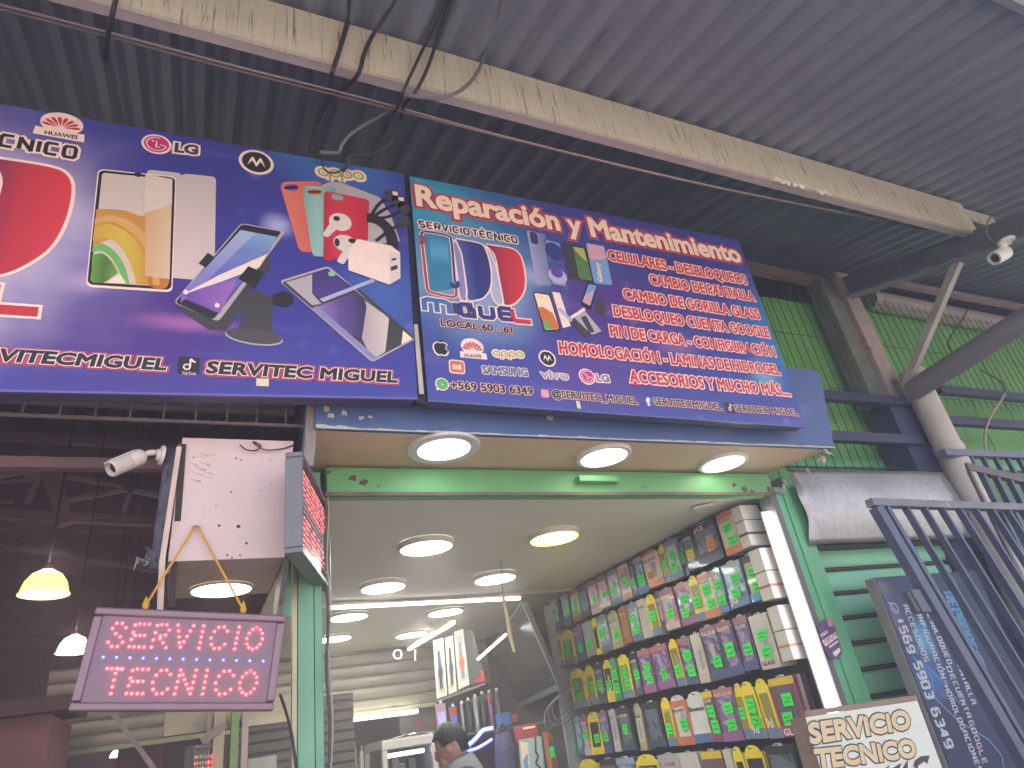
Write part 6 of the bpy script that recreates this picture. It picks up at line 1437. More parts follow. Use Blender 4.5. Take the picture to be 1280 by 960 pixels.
MB().box((a.x, 5.695, a.z-.17), (b.x, 5.699, a.z-.08)).build('dark_label', M('dark carton', (.09, .085, .085), .5), ob); MB().box((a.x, 5.69, b.z+.10), (a.x+.04, 5.694, b.z+.18)).build('price_tag', TAGM, ob)
bb = thing('product_box', 'small blue box on the ledge below the television', 'box', AY(635, 895, 5.9))
a, b = AY(624, 892, 5.9), AY(640, 906, 5.9); MB().box((a.x, 5.9, b.z), (b.x, 6.0, a.z)).build('carton', M('blue carton', (.07, .16, .33), .5), bb, bevel=.004); MB().box((b.x+.005, 5.9, b.z+.02), (b.x+.06, 5.98, a.z-.02)).build('side_tab', M('red carton', (.42, .07, .06), .5), bb)

# ---- glass cabinet
Yc = 5.6
m_alu = M('cabinet frame', (.52, .48, .42), .4, metal=.2)
gc = thing('glass_cabinet', 'white framed lit glass cabinet behind the counter, left of the person', 'cabinet', AY(500, 960, Yc))
q = dict(a=AY(461, 931, Yc+.35), b=AY(477, 926, Yc), c=AY(545, 918, Yc))
xL, xR, zT = q['b'].x, q['c'].x, (q['b'].z+q['c'].z)/2
MB().box((xL, Yc, zT-.06), (xR, Yc+.04, zT)).build('frame_rail', m_alu, gc, bevel=.004)
for x in (xL, xR-.04): MB().box((x, Yc, .4), (x+.04, Yc+.04, zT-.062)).build('frame_post', m_alu, gc, bevel=.004)
MB().box((xL-.0, Yc+.042, zT-.05), (xL+.035, Yc+.6, zT)).build('side_rail', m_alu, gc); MB().box((xL, Yc+.57, .4), (xL+.035, Yc+.605, zT-.052)).build('frame_post', m_alu, gc)
MB().box((xL+.02, Yc+.05, zT-.004), (xR-.02, Yc+.6, zT+.01)).build('top', M('cabinet top', (.42, .37, .34), .5), gc)
MB().box((xL, Yc+.61, .4), (xR, Yc+.63, zT)).build('back_panel', M('cabinet back', (.20, .20, .17), .5), gc); MB().box((xL, Yc, .35), (xR, Yc+.63, .4)).build('base', m_alu, gc)
MB().tube([(xL+.05, Yc+.12, zT-.10), (xR-.07, Yc+.12, zT-.10)], .014, 8).build('tube', EM('strip white', (1, .99, .92), 1.0), gc)
MB().box((xL+.03, Yc+.05, zT-.28), (xR-.03, Yc+.55, zT-.265)).build('shelf', M('cabinet glass', (.30, .33, .31), .1), gc)
MB().box((xR-.018, Yc+.06, .4), (xR-.002, Yc+.6, zT-.06)).build('side_trim', M('cabinet bluish side', (.25, .27, .40), .4), gc)
for k in range(5):
    x = xL+.08+k*(xR-xL-.2)/5; t = thing('small_device', ['white charger on the top shelf of the glass cabinet', 'black phone standing on the cabinet shelf', 'grey device on the cabinet shelf', 'white earphone case on the cabinet shelf', 'dark box at the right end of the cabinet shelf'][k], 'device', (x, Yc+.3, zT-.264))
    MB().box((x, Yc+.25, zT-.264), (x+.07, Yc+.32, zT-.264+[.06, .15, .10, .05, .13][k])).build('body', M('device %d' % (k % 3), [(.6, .58, .54), (.04, .04, .045), (.25, .25, .25)][k % 3], .35), t, bevel=.008)
    MB().box((x+.01, Yc+.246, zT-.25), (x+.06, Yc+.249, zT-.264+[.05, .14, .09, .04, .12][k])).build('front', M('device front', (.12, .12, .14), .2), t)
bgx = thing('plastic_bag', 'folded white and red plastic bag lying on the glass cabinet', 'bag', AY(508, 921, Yc+.2))
rows = []
for i in range(7):
    rows.append([Vector((xL+.14+.04*j, Yc+.12+.05*i, zT+.012+.025*abs(math.sin(i*1.3+j*.9))*(1-abs(j-4)/5))) for j in range(9)])
o = MB().sheet(rows).build('bag', M('bag plastic', (.60, .42, .40), .4, var=.35, scale=12), bgx, smooth=True); md = o.modifiers.new('t', 'SOLIDIFY'); md.thickness = .002
# dim goods left of the cabinet and small red stickers behind
rwx = AY(520, 910, 8.4)
tag(MB().box((AY(500, 900, 8.3).x, 8.3, .6), (AY(556, 900, 8.3).x, 8.34, 2.05)).build('grey_board', M('grey green board', (.15, .16, .145), .7)), 'grey board with red stickers beyond the raised shutter', 'board')
for px, py, lab in ((523, 905, 'round red sticker on the grey board'), (541, 904, 'triangular red sticker on the grey board')):
    c = AY(px, py, 8.29); tag(MB().prism([c+Vector((.04*math.cos(a), 0, .05*math.sin(a))) for a in ([k*.6 for k in range(10)] if 'round' in lab else (2.6, .5, -1.57))], (0, .004, 0)).build('sticker', M('sticker red', (.5, .06, .08), .5)), lab, 'sticker')
for k, (px, wd_) in enumerate(((418, 'dark'), (430, 'grey'), (443, 'tan'), (452, 'pale'))):
    a = AY(px, 935+4*(k % 2), 7.2); t = thing('tool', '%s slim tool hanging in the dim back of the shop' % wd_, 'tool', a, 'tools hanging at the back of the shop')
    MB().tube([a, a-Vector((0, 0, .25))], [.02, .03], 8).build('body', M('tool '+wd_, [(.03, .03, .035), (.16, .16, .17), (.3, .22, .12), (.4, .38, .33)][k], .5), t); MB().tube([a+Vector((0, 0, .05)), a+Vector((0, 0, .001))], .006, 6).build('tip', m_alu, t)
# counter (below the picture) that carries them
tag(MB().box((.9, 4.9, 0), (3.0, 5.4, 1.0)).build('counter', M('counter board', (.3, .28, .25), .5), bevel=.01), 'shop counter in front of the glass cabinet', 'counter')
# ring hook on the ceiling by the shutter
tag(MB().tube([AY(497, 818, 7.6)+Vector((.045*math.cos(a), 0, .045*math.sin(a))) for a in [k*.35 for k in range(19)]], .009, 6).build('ring_camera', M('white plastic', (.7, .7, .68), .4)), 'small white ring fitting in front of the back shutter top', 'fitting')
tag(MB().tube([AY(519, 812, 7.4), AY(519, 826, 7.4)], .012, 8).build('hanging_charm', M('charm orange', (.5, .25, .12), .5)), 'small orange charm hanging by the end of the slanting strip light', 'charm')

# ---- the person at the counter
def person():
    hx, hy = 1.455, 4.3
    top = AY(565, 903, hy).z
    hc = Vector((hx, hy, top-.115))
    J = {'pel': (hx+.10, hy+.02, .93), 'sp': (hx+.09, hy+.02, 1.12), 'ch': (hx+.09, hy-.01, 1.36), 'nk': (hx+.055, hy, 1.435), 'nk2': (hx+.03, hy, 1.50), 'hd': (hc.x+.01, hc.y, hc.z-.03), 'hd2': (hc.x, hc.y, hc.z+.045),
         'sl': (hx+.02, hy-.17, 1.44), 'el': (hx-.10, hy-.22, 1.12), 'wl': (hx-.28, hy-.12, 1.06), 'sr': (hx+.17, hy+.17, 1.44), 'er': (hx+.05, hy+.25, 1.12), 'wr': (hx-.18, hy+.14, 1.05),
         'hl': (hx+.08, hy-.09, .90), 'kl': (hx+.05, hy-.11, .50), 'al': (hx+.10, hy-.11, .09), 'fl': (hx-.06, hy-.12, .04), 'hr': (hx+.12, hy+.12, .90), 'kr': (hx+.10, hy+.13, .50), 'ar': (hx+.14, hy+.13, .09), 'fr': (hx-.02, hy+.14, .04)}
    E_ = [('pel', 'sp'), ('sp', 'ch'), ('ch', 'nk'), ('nk', 'nk2'), ('nk2', 'hd'), ('hd', 'hd2'), ('ch', 'sl'), ('sl', 'el'), ('el', 'wl'), ('ch', 'sr'), ('sr', 'er'), ('er', 'wr'), ('pel', 'hl'), ('hl', 'kl'), ('kl', 'al'), ('al', 'fl'), ('pel', 'hr'), ('hr', 'kr'), ('kr', 'ar'), ('ar', 'fr')]
    Rr = {'pel': (.14, .11), 'sp': (.14, .10), 'ch': (.16, .115), 'nk': (.062, .062), 'nk2': (.056, .056), 'hd': (.072, .085), 'hd2': (.072, .085), 'sl': (.062, .062), 'el': (.045, .045), 'wl': (.032, .03), 'sr': (.062, .062), 'er': (.045, .045), 'wr': (.032, .03), 'hl': (.088, .088), 'kl': (.06, .06), 'al': (.042, .042), 'fl': (.038, .03), 'hr': (.088, .088), 'kr': (.06, .06), 'ar': (.042, .042), 'fr': (.038, .03)}
    for side, wr in (('l', 'wl'), ('r', 'wr')):
        w_ = Vector(J[wr]); J['p'+side] = tuple(w_+Vector((-.075, .0, -.02))); Rr['p'+side] = (.036, .018); E_.append((wr, 'p'+side))
        for k, ln in enumerate((.075, .085, .08, .062)):
            yo = (-.03+.02*k); b = w_+Vector((-.085, yo, -.02)); J['f%s%d' % (side, k)] = tuple(b+Vector((-ln*.5, yo*.1, -.006))); J['g%s%d' % (side, k)] = tuple(b+Vector((-ln*.9, yo*.15, -.035)))
            Rr['f%s%d' % (side, k)] = (.0095, .0095); Rr['g%s%d' % (side, k)] = (.008, .008); E_ += [('p'+side, 'f%s%d' % (side, k)), ('f%s%d' % (side, k), 'g%s%d' % (side, k))]
        s_ = 1 if side == 'l' else -1
        J['t'+side] = tuple(w_+Vector((-.05, s_*.042, -.01))); J['u'+side] = tuple(w_+Vector((-.09, s_*.055, -.03))); Rr['t'+side] = (.012, .012); Rr['u'+side] = (.009, .009); E_ += [(wr, 't'+side), ('t'+side, 'u'+side)]
    def skin(keys, grow, name):
        K = list(keys); me = bpy.data.meshes.new(name); me.from_pydata([J[k] for k in K], [(K.index(a), K.index(b)) for a, b in E_ if a in K and b in K], [])
        o = bpy.data.objects.new('tmp', me); COL.objects.link(o)
        sm = o.modifiers.new('s', 'SKIN'); lay = me.skin_vertices[0] if me.skin_vertices else None
        if lay is None: return None
        for k, kk in enumerate(K):
            lay.data[k].radius = (Rr[kk][0]+grow, Rr[kk][1]+grow); lay.data[k].use_root = (k == 0)
        ss = o.modifiers.new('ss', 'SUBSURF'); ss.levels = 2; ss.render_levels = 2
        dg = bpy.context.evaluated_depsgraph_get(); m2 = bpy.data.meshes.new_from_object(o.evaluated_get(dg)); bpy.data.objects.remove(o); return m2
    # skin modifiers need their layer, which a mesh made in code gets from the modifier being added through bmesh
    def skin_bm(keys, grow, name):
        K = list(keys); bm = bmesh.new(); lay = bm.verts.layers.skin.verify(); vs = []
        for k, kk in enumerate(K):
            v = bm.verts.new(J[kk]); v[lay].radius = (Rr[kk][0]+grow, Rr[kk][1]+grow); v[lay].use_root = (k == 0); vs.append(v)
        for a, b in E_:
            if a in K and b in K: bm.edges.new((vs[K.index(a)], vs[K.index(b)]))
        me = bpy.data.meshes.new(name); bm.to_mesh(me); bm.free()
        o = bpy.data.objects.new('tmp', me); COL.objects.link(o); o.modifiers.new('s', 'SKIN'); ss = o.modifiers.new('ss', 'SUBSURF'); ss.levels = 2; ss.render_levels = 2
        dg = bpy.context.evaluated_depsgraph_get(); m2 = bpy.data.meshes.new_from_object(o.evaluated_get(dg)); bpy.data.objects.remove(o); return m2
    body = skin_bm(J.keys(), 0, 'person')
    # face: nose, brow, ears pushed into the same mesh as extra closed shapes joined to it
    bm = bmesh.new(); bm.from_mesh(body)
    def ell(c, r, rot=None):
        m = Matrix.Translation(c) @ (rot or Matrix()) @ Matrix.Diagonal((*r, 1)); bmesh.ops.create_uvsphere(bm, u_segments=20, v_segments=12, radius=1, matrix=m)
    fwd = Vector((-.70, .62, -.34)).normalized(); sd = fwd.cross(Vector((0, 0, 1))).normalized(); upv = sd.cross(fwd)
    Rm_ = Matrix((( fwd.x, sd.x, upv.x, 0), (fwd.y, sd.y, upv.y, 0), (fwd.z, sd.z, upv.z, 0), (0, 0, 0, 1)))
    ell(hc, (.098, .076, .112), Rm_); ell(hc+fwd*.06-upv*.06, (.045, .05, .055), Rm_)
    ell(hc+fwd*.105-upv*.022, (.020, .014, .026), Rm_)
    for s_ in (1, -1):
        ell(hc+sd*.076*s_-fwd*.006-upv*.02, (.022, .009, .032), Rm_); ell(hc+fwd*.09+sd*.03*s_+upv*.004, (.012, .012, .009), Rm_)
    ell(hc+fwd*.098-upv*.068, (.010, .024, .007), Rm_)
    bm.to_mesh(body); bm.free()
    for p in body.polygons: p.use_smooth = True
    body.materials.append(M('skin', (.36, .20, .135), .5, var=.08))
    root = bpy.data.objects.new('person', body); COL.objects.link(root)
    tag(root, 'dark haired person in a dark jacket looking down at the counter, seen from behind', 'person')
    # hair: cap with a rough lower edge
    mb = MB(); rows = []
    for i in range(13):
        th = math.pi*.70*i/12; rows.append([])
        for j in range(37):
            ph_ = 2*math.pi*j/36; d = Vector((math.cos(ph_)*math.sin(th), math.sin(ph_)*math.sin(th), math.cos(th)))
            cut = 1.0
            if math.cos(ph_) > .2: d = Vector((math.cos(ph_)*math.sin(min(th, .95)), math.sin(ph_)*math.sin(min(th, .95)), math.cos(min(th, .95))))
            elif abs(math.sin(ph_)) > .75: t2 = min(th, 1.5); d = Vector((math.cos(ph_)*math.sin(t2), math.sin(ph_)*math.sin(t2), math.cos(t2)))
            rr_ = 1.09+.03*math.sin(j*5.1+i*2.3)+.02*math.sin(j*11+i)
            rows[-1].append(hc+Rm_.to_3x3() @ Vector((d.x*.098*rr_, d.y*.078*rr_, d.z*.112*rr_)))
    mb.sheet(rows); o = mb.build('hair', M('dark hair', (.018, .015, .014), .55, var=.3, scale=40, bump=.5, bscale=90, stretch=(1, 1, .3)), root, smooth=True)
    md = o.modifiers.new('t', 'SOLIDIFY'); md.thickness = .012; md.offset = -1
    up_keys = ['ch', 'pel', 'sp', 'nk', 'sl', 'el', 'wl', 'sr', 'er', 'wr']
    jk = skin_bm(up_keys, .022, 'jacket')
    for p in jk.polygons: p.use_smooth = True
    jk.materials.append(M('dark jacket', (.055, .057, .065), .75, var=.2, scale=14, bump=.25)); o = bpy.data.objects.new('jacket', jk); COL.objects.link(o); o.parent = root
    MB().lathe([(.12, -.03), (.112, .02), (.098, .075), (.086, .09), (.078, .08), (.07, .0)], (hx+.06, hy-.005, 1.455), 24, Vector((-.30, .15, 1))).build('collar', M('grey collar', (.22, .23, .23), .8), root, smooth=True)
    tr_ = skin_bm(['pel', 'hl', 'kl', 'al', 'hr', 'kr', 'ar'], .014, 'trousers')
    for p in tr_.polygons: p.use_smooth = True
    tr_.materials.append(M('dark trousers', (.04, .045, .07), .8)); o = bpy.data.objects.new('trousers', tr_); COL.objects.link(o); o.parent = root
    return root
person()
# ================================================================== RIGHT SIDE: HOOD, SHUTTER, GATES, BOARDS
m_galv = M('galvanised sheet', (.40, .39, .375), .42, metal=.7, var=.22, scale=26, bump=.06, stain=(.24, .2, .18), stain_amt=.10, stain_scale=4)
gh = thing('shutter_hood', 'dented galvanised sheet hood over the green roller shutter', 'hood', (4.0, 2.95, 2.4))
YH = 2.97
hx0, hx1 = AY(984, 596, YH).x, AY(1152, 596, YH).x+.25
zt_, zb_ = AY(1000, 587, YH).z, AY(1010, 681, YH).z
prof = []
for k in range(15):
    s = k/14; prof.append((.02-.032*math.sin(math.pi*min(1, s*1.08))+(.012*(s > .93)), zt_+(zb_-zt_)*s))
rows = []
for x in [hx0+(hx1-hx0)*j/16 for j in range(17)]:
    rows.append([(x+(.012*math.sin(z*23) if x == hx0 else 0), YH-.03+y+.004*math.sin(x*9+z*7), z) for y, z in prof])
o = MB().sheet(rows).build('sheet', m_galv, gh, smooth=True); md = o.modifiers.new('t', 'SOLIDIFY'); md.thickness = .003
MB().box((hx0, YH+.03, zb_-.008), (hx1, YH+.30, zb_-.002)).build('bottom_plate', M('hood dark edge', (.05, .05, .05), .6), gh)
MB().box((hx0+.004, YH+.06, zb_), (hx0+.012, YH+.30, zt_-.03)).build('side_plate', m_galv, gh)
gs_ = thing('roller_shutter', 'green painted roller shutter of wide slats below the galvanised hood', 'shutter', (4.2, 3.12, 0))
m_gslat = M('green slat', (.24, .60, .36), .42, var=.12, scale=5, bump=.08, stain=(.12, .15, .10), stain_amt=.06)
m_ggap = M('slat joint', (.13, .09, .075), .6)
sx0, sx1 = 3.478, 6.2; z = .2; ks = 0
pitch_s = .147
zs_ = []
while z < zb_-.01: zs_.append(z); z += pitch_s
mb, mj = MB(), MB()
for z in zs_:
    zt2 = min(z+.118, zb_+.01)
    mb.sheet([[(x, 3.12+y, zz) for y, zz in ((.004, z), (-.006, z+.012), (-.010, z+.045), (-.006, zt2-.01), (.004, zt2))] for x in (sx0, sx1)])
    mj.sheet([[(x, 3.122+y, zz) for y, zz in ((.0, zt2+.001), (.010, zt2+.005), (.0, zt2+.011), (-.003, zt2+.014), (.010, zt2+.021), (.002, z+pitch_s-.002))] for x in (sx0, sx1)])
mb.build('slats', m_gslat, gs_, smooth=True); mj.build('slat_joints', m_ggap, gs_)
# purple sticker on the right post
st = thing('sticker', 'purple sticker with white words and a small flame, on the ribbed green post', 'sticker', AY(1037, 800, 2.975))
def zs(x, y): return (1010+x/12.8, 760+y/12.8)
FS = Face(2.978, .0008)
FS.poly([zs(150, 300), zs(230, 200), zs(320, 180), zs(380, 200), zs(430, 300), zs(545, 700), zs(550, 730), zs(480, 800), zs(370, 830), zs(290, 720), zs(215, 530)], 1, 'sticker_base', INK('sticker purple', (.12, .07, .18)), st)
FS.poly([zs(300, 200), zs(345, 130), zs(372, 200), zs(405, 290), zs(330, 300)], 2, 'flame', INK('flame', (.6, .22, .22)), st)
FS.poly([zs(195, 425), zs(300, 352), zs(318, 395), zs(210, 470)], 2, 'white_words', WHT, st); FS.poly([zs(215, 520), zs(440, 380), zs(470, 470), zs(275, 620)], 2.4, 'white_words', WHT, st)
FS.poly([zs(330, 620), zs(475, 515), zs(480, 545), zs(345, 640)], 2, 'white_words', WHT, st); FS.poly([zs(388, 715), zs(500, 630), zs(520, 690), zs(435, 785)], 2, 'white_words', WHT, st)
for p0, p1, cap in ((zs(225, 455), zs(305, 390), 2.6), (zs(262, 590), zs(458, 455), 7.5)):
    FS.text('MI' if cap < 5 else 'TEFON', p0, p1, cap, 3.4, INK('sticker purple', (.12, .07, .18)), st, offset=.02)

# ---- front gate: leaning a little, bars and frame
m_gate = M('gate paint', (.06, .07, .12), .36, var=.22, scale=7, bump=.15, stain=(.20, .17, .16), stain_amt=.10, stain_scale=6)
m_gtop = M('gate worn top', (.15, .14, .16), .45, var=.3, scale=9, stain=(.36, .3, .28), stain_amt=.15, stain_scale=9)
YGt = 2.42
a = AY(1084, 624, YGt); b = AY(1280, 631, YGt); gx = (b-a).normalized()
c1 = AY(1082, 640, YGt); c2 = AY(1257, 945, YGt); gz = (c1-c2).normalized()
fg = thing('iron_gate', 'dark blue iron gate of close upright bars, standing open in front of the leaning signboard', 'gate', a)
LG, HG = 2.2, 2.3
MB().beam(a-gz*.022, a+gx*LG-gz*.022, .05, .044, gz).build('top_rail', m_gtop, fg, bevel=.003)
MB().beam(a+gx*.03-gz*.046, a+gx*.03-gz*HG, .055, .06, gx).build('stile', m_gate, fg, bevel=.003)
MB().beam(a-gz*(HG-.02), a+gx*LG-gz*(HG-.02), .05, .044, gz).build('bottom_rail', m_gate, fg, bevel=.003)
MB().beam(a+gx*.105-gz*.046, a+gx*.105-gz*HG, .045, .03, gx).build('second_stile', m_gate, fg, bevel=.003)
for k in range(13):
    p = a+gx*(.27+.152*k)
    MB().beam(p-gz*.046, p-gz*HG, .040, .018, gx).build('bar', m_gate, fg, bevel=.002)
lk = AY(1146, 752, YGt); MB().obox(lk+Vector((-.005, .0, 0)), gx*.035, gz*.06, (0, .03, 0)).build('lock_box', m_gate, fg, bevel=.004)
MB().obox(lk+Vector((-.035, -.012, .01))-gz*.01, gx*.010, gz*.05, (0, .008, 0)).build('latch', M('latch metal', (.33, .30, .27), .4, metal=.6), fg)
# ---- rear gate
YG2 = 2.85
fg2 = thing('iron_gate', 'second dark gate with a brownish inner frame, behind the round column', 'gate', AY(1200, 575, YG2))
a2_, b2_ = AY(1176, 563, YG2), AY(1300, 574, YG2); a2_.z = b2_.z = (a2_.z+b2_.z)/2; b2_ = b2_+(b2_-a2_)*1.4
MB().beam(a2_, b2_, .06, .05).build('top_rail', M('rear gate rail', (.13, .14, .19), .4, var=.3, scale=10), fg2, bevel=.003)
m_brn = M('gate brown', (.12, .095, .095), .5, var=.25, scale=8)
p, q = AY(1206, 584, YG2), AY(1290, 603, YG2); q = q+(q-p)*1.4
MB().beam(p, q, .05, .06).build('inner_rail', m_brn, fg2, bevel=.003)
for k in range(14):
    x = p.x+.01+.15*k; zz = p.z+(q.z-p.z)*(x-p.x)/(q.x-p.x)
    MB().box((x-.016, YG2-.02, .3), (x+.016, YG2+.02, zz-.032)).build('bar', m_gate if k else m_brn, fg2, bevel=.002)
    if k: MB().box((x-.05, YG2-.015, zz+.032), (x-.025, YG2+.015, a2_.z-.026)).build('short_bar', m_gate, fg2)
tag(MB().box((4.85, 3.05, .2), (8.5, 3.09, 2.45)).build('dark_shutter', M('dark blue sheet', (.05, .055, .08), .6, var=.2)), 'dark blue sheet closing the stall behind the two gates', 'sheet')

# ---- leaning signboard printed sideways
YN = 2.74
FN = Face(YN, .0008)
nb_ = thing('signboard', 'dark blue signboard standing on its end behind the gate, white phone number running downwards', 'sign', FN.p(1180, 850))
x0 = FN.p(1110, 775).x; x1 = x0+.95; zt3 = FN.p(1095, 722).z; zb3 = .55
x0b = FN.p(1096, 726).x
bl = []
o_ = nb_.location
for px, py, rx, rz, col, amt in ((1155, 800, .12, .16, (.12, .42, .68), .95), (1120, 770, .12, .2, (.16, .13, .30), .8), (1165, 850, .22, .2, (.06, .16, .38), .9), (1200, 820, .3, .4, (.03, .06, .17), .7), (1100, 735, .12, .07, (.22, .2, .2), .7)):
    q = FN.p(px, py)-o_; bl.append((q.x, q.z, rx, rz, col, amt))
m_nb = sign_mat('signboard print', (.028, .04, .10), bl, (.05, .10, .22), rough=.3)
def lean(z): return .0
MB().box((x0b, YN, zb3), (x1, YN+.004, zt3)).build('panel', m_nb, nb_)
MB().box((x0b-.012, YN+.006, zb3), (x1, YN+.07, zt3+.002)).build('case', M('signboard case', (.20, .19, .185), .5, var=.2), nb_, bevel=.004)
def down(body, p0, p1, cappx, layer, mat, fam=strokes, **k):
    P0, P1 = FN.p(*p0), FN.p(*p1); m = (P0.x+P1.x)/2
    c = (FN.p(p0[0]+cappx, p0[1])-P0).length
    mb = MB(); strokes(mb, body, P0, P1, Vector((c, 0, 0)), Vector((0, -FN.step*layer, 0)), **k); return mb.build('lettering', mat, nb_)
W2 = INK('board white', (.62, .62, .64)); C2 = INK('board cyan', (.10, .28, .46))
down('+569', (1119, 774), (1134, 816), 11, 3, W2, weight=.2); down('5903', (1140.5, 829), (1157, 873), 11.5, 3, W2, weight=.2); down('6349', (1162, 887), (1181, 935), 12, 3, W2, weight=.2)
down('ACCESORIOS', (1128, 757), (1155, 827), 6.5, 3, W2, weight=.17)
down('CONFIGURACIÓN', (1141, 757), (1176, 848), 6.5, 3, W2, weight=.17); down('-', (1177, 850), (1180, 857), 7, 3, W2); down('HOMOLOGACIONES', (1179, 858), (1222, 965), 6.5, 3, W2, weight=.17)
down('DESBLOQUEO', (1155, 762), (1184, 830), 6.5, 3, W2, weight=.17); down('DE', (1182, 834), (1189, 850), 6.5, 3, W2, weight=.17); down('CUENTA', (1190, 853), (1208, 897), 6.5, 3, W2, weight=.17); down('GOOGLE', (1210, 902), (1228, 955), 6.5, 3, W2, weight=.17)
down('PANTALLA', (1193, 826), (1214, 880), 6.5, 3, W2, weight=.17)
down('REPARACION', (1178, 742), (1222, 840), 13, 3, C2, weight=.22)
mb = MB(); lf = Vector((0, -FN.step*2.5, 0))
for L_ in ([(1140, 820), (1164, 845), (1168, 872), (1196, 900), (1236, 925), (1252, 945), (1256, 970)], [(1150, 826), (1178, 852), (1200, 880)], [(1148, 765), (1156, 778), (1150, 800), (1146, 818)]):
    ribbon(mb, [FN.p(*p)+lf for p in L_], .006, lf)
mb.build('circuit_lines', INK('circuit blue', (.14, .42, .70)), nb_)
ci = FN.p(1118, 760); mb = MB(); r1 = .026
ribbon(mb, [ci+Vector((r1*math.cos(t), 0, r1*math.sin(t)))+lf for t in [k*.37 for k in range(18)]], .006, lf); ribbon(mb, [ci+Vector((-r1*.8, 0, r1*.5))+lf*1.2, ci+Vector((-r1*1.2, 0, r1*1.2))+lf*1.2, ci+Vector((-r1*.2, 0, r1*1.0))+lf*1.2], .005, lf)
ribbon(mb, [ci+Vector((.011*math.cos(t), 0, .011*math.sin(t)))+lf*1.4 for t in (2.4, 3.0, 3.7, 4.4, 5.0)], .005, lf); mb.build('chat_icon', W2, nb_)
# ---- cream hand lettered box sign
YH2 = 2.36
FH = Face(YH2, .0008)
hb_ = thing('hand_sign', 'cream box sign with hand painted bubble letters SERVICIO TECNICO, lower right corner', 'sign', FH.p(1090, 930))
qa, qb, qc, qd = FH.p(1005, 889), FH.p(1144, 869), FH.p(1194, 985), FH.p(1026, 1000)
hxv = (qb-qa).normalized(); wv = (qb-qa).length; hv = Vector((-hxv.z, 0, hxv.x))
qc = qb-hv*.55; qd = qa-hv*.55
m_hs = M('cream sign face', (.58, .60, .49), .45, var=.06, scale=4, stain=(.42, .38, .3), stain_amt=.06)
m_br = M('brown wood frame', (.26, .175, .125), .7, var=.25, scale=14, bump=.2, stretch=(1, 1, 3))
MB().prism([qa-hv*.022, qb-hv*.022, qc, qd], (0, .004, 0)).build('face', m_hs, hb_)
MB().prism([qa+Vector((0, -.004, 0)), qb+Vector((0, -.004, 0)), qb-hv*.02+Vector((0, -.004, 0)), qa-hv*.02+Vector((0, -.004, 0))], (0, .02, 0)).build('top_frame', m_br, hb_)
MB().prism([qa+hxv*.003+Vector((0, .006, 0))-hv*.023, qb+Vector((0, .006, 0))-hv*.023, qc+Vector((0, .006, 0)), qd+hxv*.003+Vector((0, .006, 0))], (0, .09, 0)).build('case', m_br, hb_)
TANL = INK('bubble tan', (.60, .46, .26), .5); LN = INK('bubble line', (.06, .05, .04), .5)
zq = lambda x, y: (1000+x/6.4, 860+y/6.4)
FH.text('SERViCiO', zq(85, 440), zq(885, 318), 24, 2, TANL, hb_, offset=.062, outlines=((.12, LN),), shear=.16, name='bubble_lettering')
FH.text('TECNiCO', zq(135, 640), zq(930, 545), 23, 2, TANL, hb_, offset=.062, outlines=((.12, LN),), shear=.16, name='bubble_lettering')
FH.text('AQUI MAS', zq(330, 810), zq(1015, 660), 16, 2, BLK, hb_, offset=.06, shear=.2, name='brush_lettering') if False else None
mb = MB(); lf = Vector((0, -.002, 0))
for L_, wd_ in (([(750, 660), (790, 625), (755, 700)], .020), ([(830, 660), (850, 612), (846, 680)], .020), ([(920, 640), (930, 600), (975, 568), (1010, 562), (1000, 590)], .022), ([(690, 660), (700, 640), (690, 690)], .014)):
    ribbon(mb, [FH.p(*zq(*p))+lf for p in L_], wd_, lf); lf = lf*1.15
mb.build('brush_strokes', BLK, hb_)

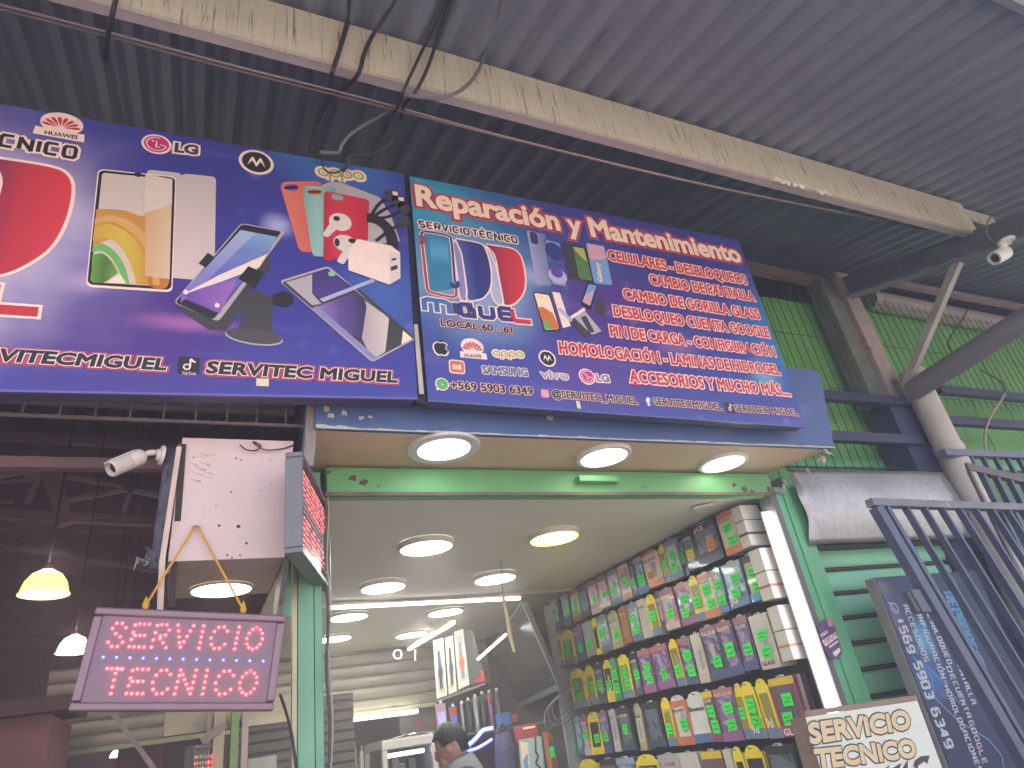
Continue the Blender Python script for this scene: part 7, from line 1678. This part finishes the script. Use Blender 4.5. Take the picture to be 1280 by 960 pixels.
# ---- security camera on the rafter, and its cable
XC = 4.86
m_cw = M('camera white', (.68, .66, .64), .4, var=.05)
sc = thing('security_camera', 'white bullet camera hanging from the dark rafter, right of the cream beam', 'camera', AX(1256, 302, XC))
A = AX(1243, 323, XC-.08); B = AX(1262, 313, XC+.06); ax = (B-A).normalized(); rr = .048
MB().fan([(.001, .010), (rr*.62, .010), (rr*.66, .0), (rr*.97, -.004), (rr, .004), (rr, .10), (rr*.9, .125), (rr*.55, .14), (.001, .142)], A, 28, ax).build('housing', m_cw, sc, smooth=True)
MB().fan([(rr*.6, .006), (rr*.58, .004)], A, 24, ax).build('lens', M('camera glass', (.02, .02, .025), .1), sc)
MB().tube([A+ax*.08+Vector((0, 0, rr*.7)), AX(1257, 304, XC)], .016, 12).build('neck', m_cw, sc, smooth=True)
bp_ = AX(1258, 302, XC); MB().fan([(.001, -.008), (.052, -.008), (.056, 0), (.056, .008), (.001, .010)], bp_, 28).build('base', m_cw, sc, smooth=True)
cable('camera_cable', 'grey cable looping from the rafter to the white camera', [AX(1240, 270, XC+.02), AX(1234, 278, XC-.02), AX(1233, 290, XC-.03), AX(1238, 300, XC-.02), AX(1247, 304, XC), AX(1254, 303, XC)], .006, m_cableg)
cable('hanging_cable', 'pale cable hanging over the blue rails right of the round column', [AY(1256, 492, 2.97), AY(1252, 500, 2.97), AY(1243, 512, 2.97), AY(1236, 526, 2.98), AY(1231, 545, 2.98), AY(1232, 566, 2.86)], .010, M('pale tan cable', (.40, .34, .27), .6), group='cables hanging from the roof')
cable('hanging_cable', 'thin dark cable snaking down the wire mesh right of the strut', [AY(1212, 378, 3.1), AY(1206, 395, 3.1), AY(1190, 418, 3.1), AY(1185, 432, 3.1), AY(1195, 445, 3.1), AY(1203, 452, 3.1)], .007, group='cables hanging from the roof')
cable('hanging_cable', 'thin dark cable running from the pipe arm to the right edge', [AY(1225, 462, 3.0), AY(1240, 470, 3.0), AY(1252, 478, 3.0), AY(1257, 490, 3.0)], .007, group='cables hanging from the roof')
# ================================================================== pinkish haze volume added in place of lens glare
hz = MB().box((-16, -18, -1), (18, 17, 9.5)).build('haze', M('unused', (.5, .5, .5)))
mh = bpy.data.materials.new('haze'); mh.use_nodes = True; n = mh.node_tree.nodes; l = mh.node_tree.links
n.remove(n['Principled BSDF']); pv = n.new('ShaderNodeVolumePrincipled'); pv.inputs['Color'].default_value = (.95, .80, .82, 1); pv.inputs['Density'].default_value = .035
l.new(pv.outputs[0], n['Material Output'].inputs['Volume']); hz.data.materials.clear(); hz.data.materials.append(mh)
tag(hz, kind='stuff')
# ------------------------------------------------------------------ done
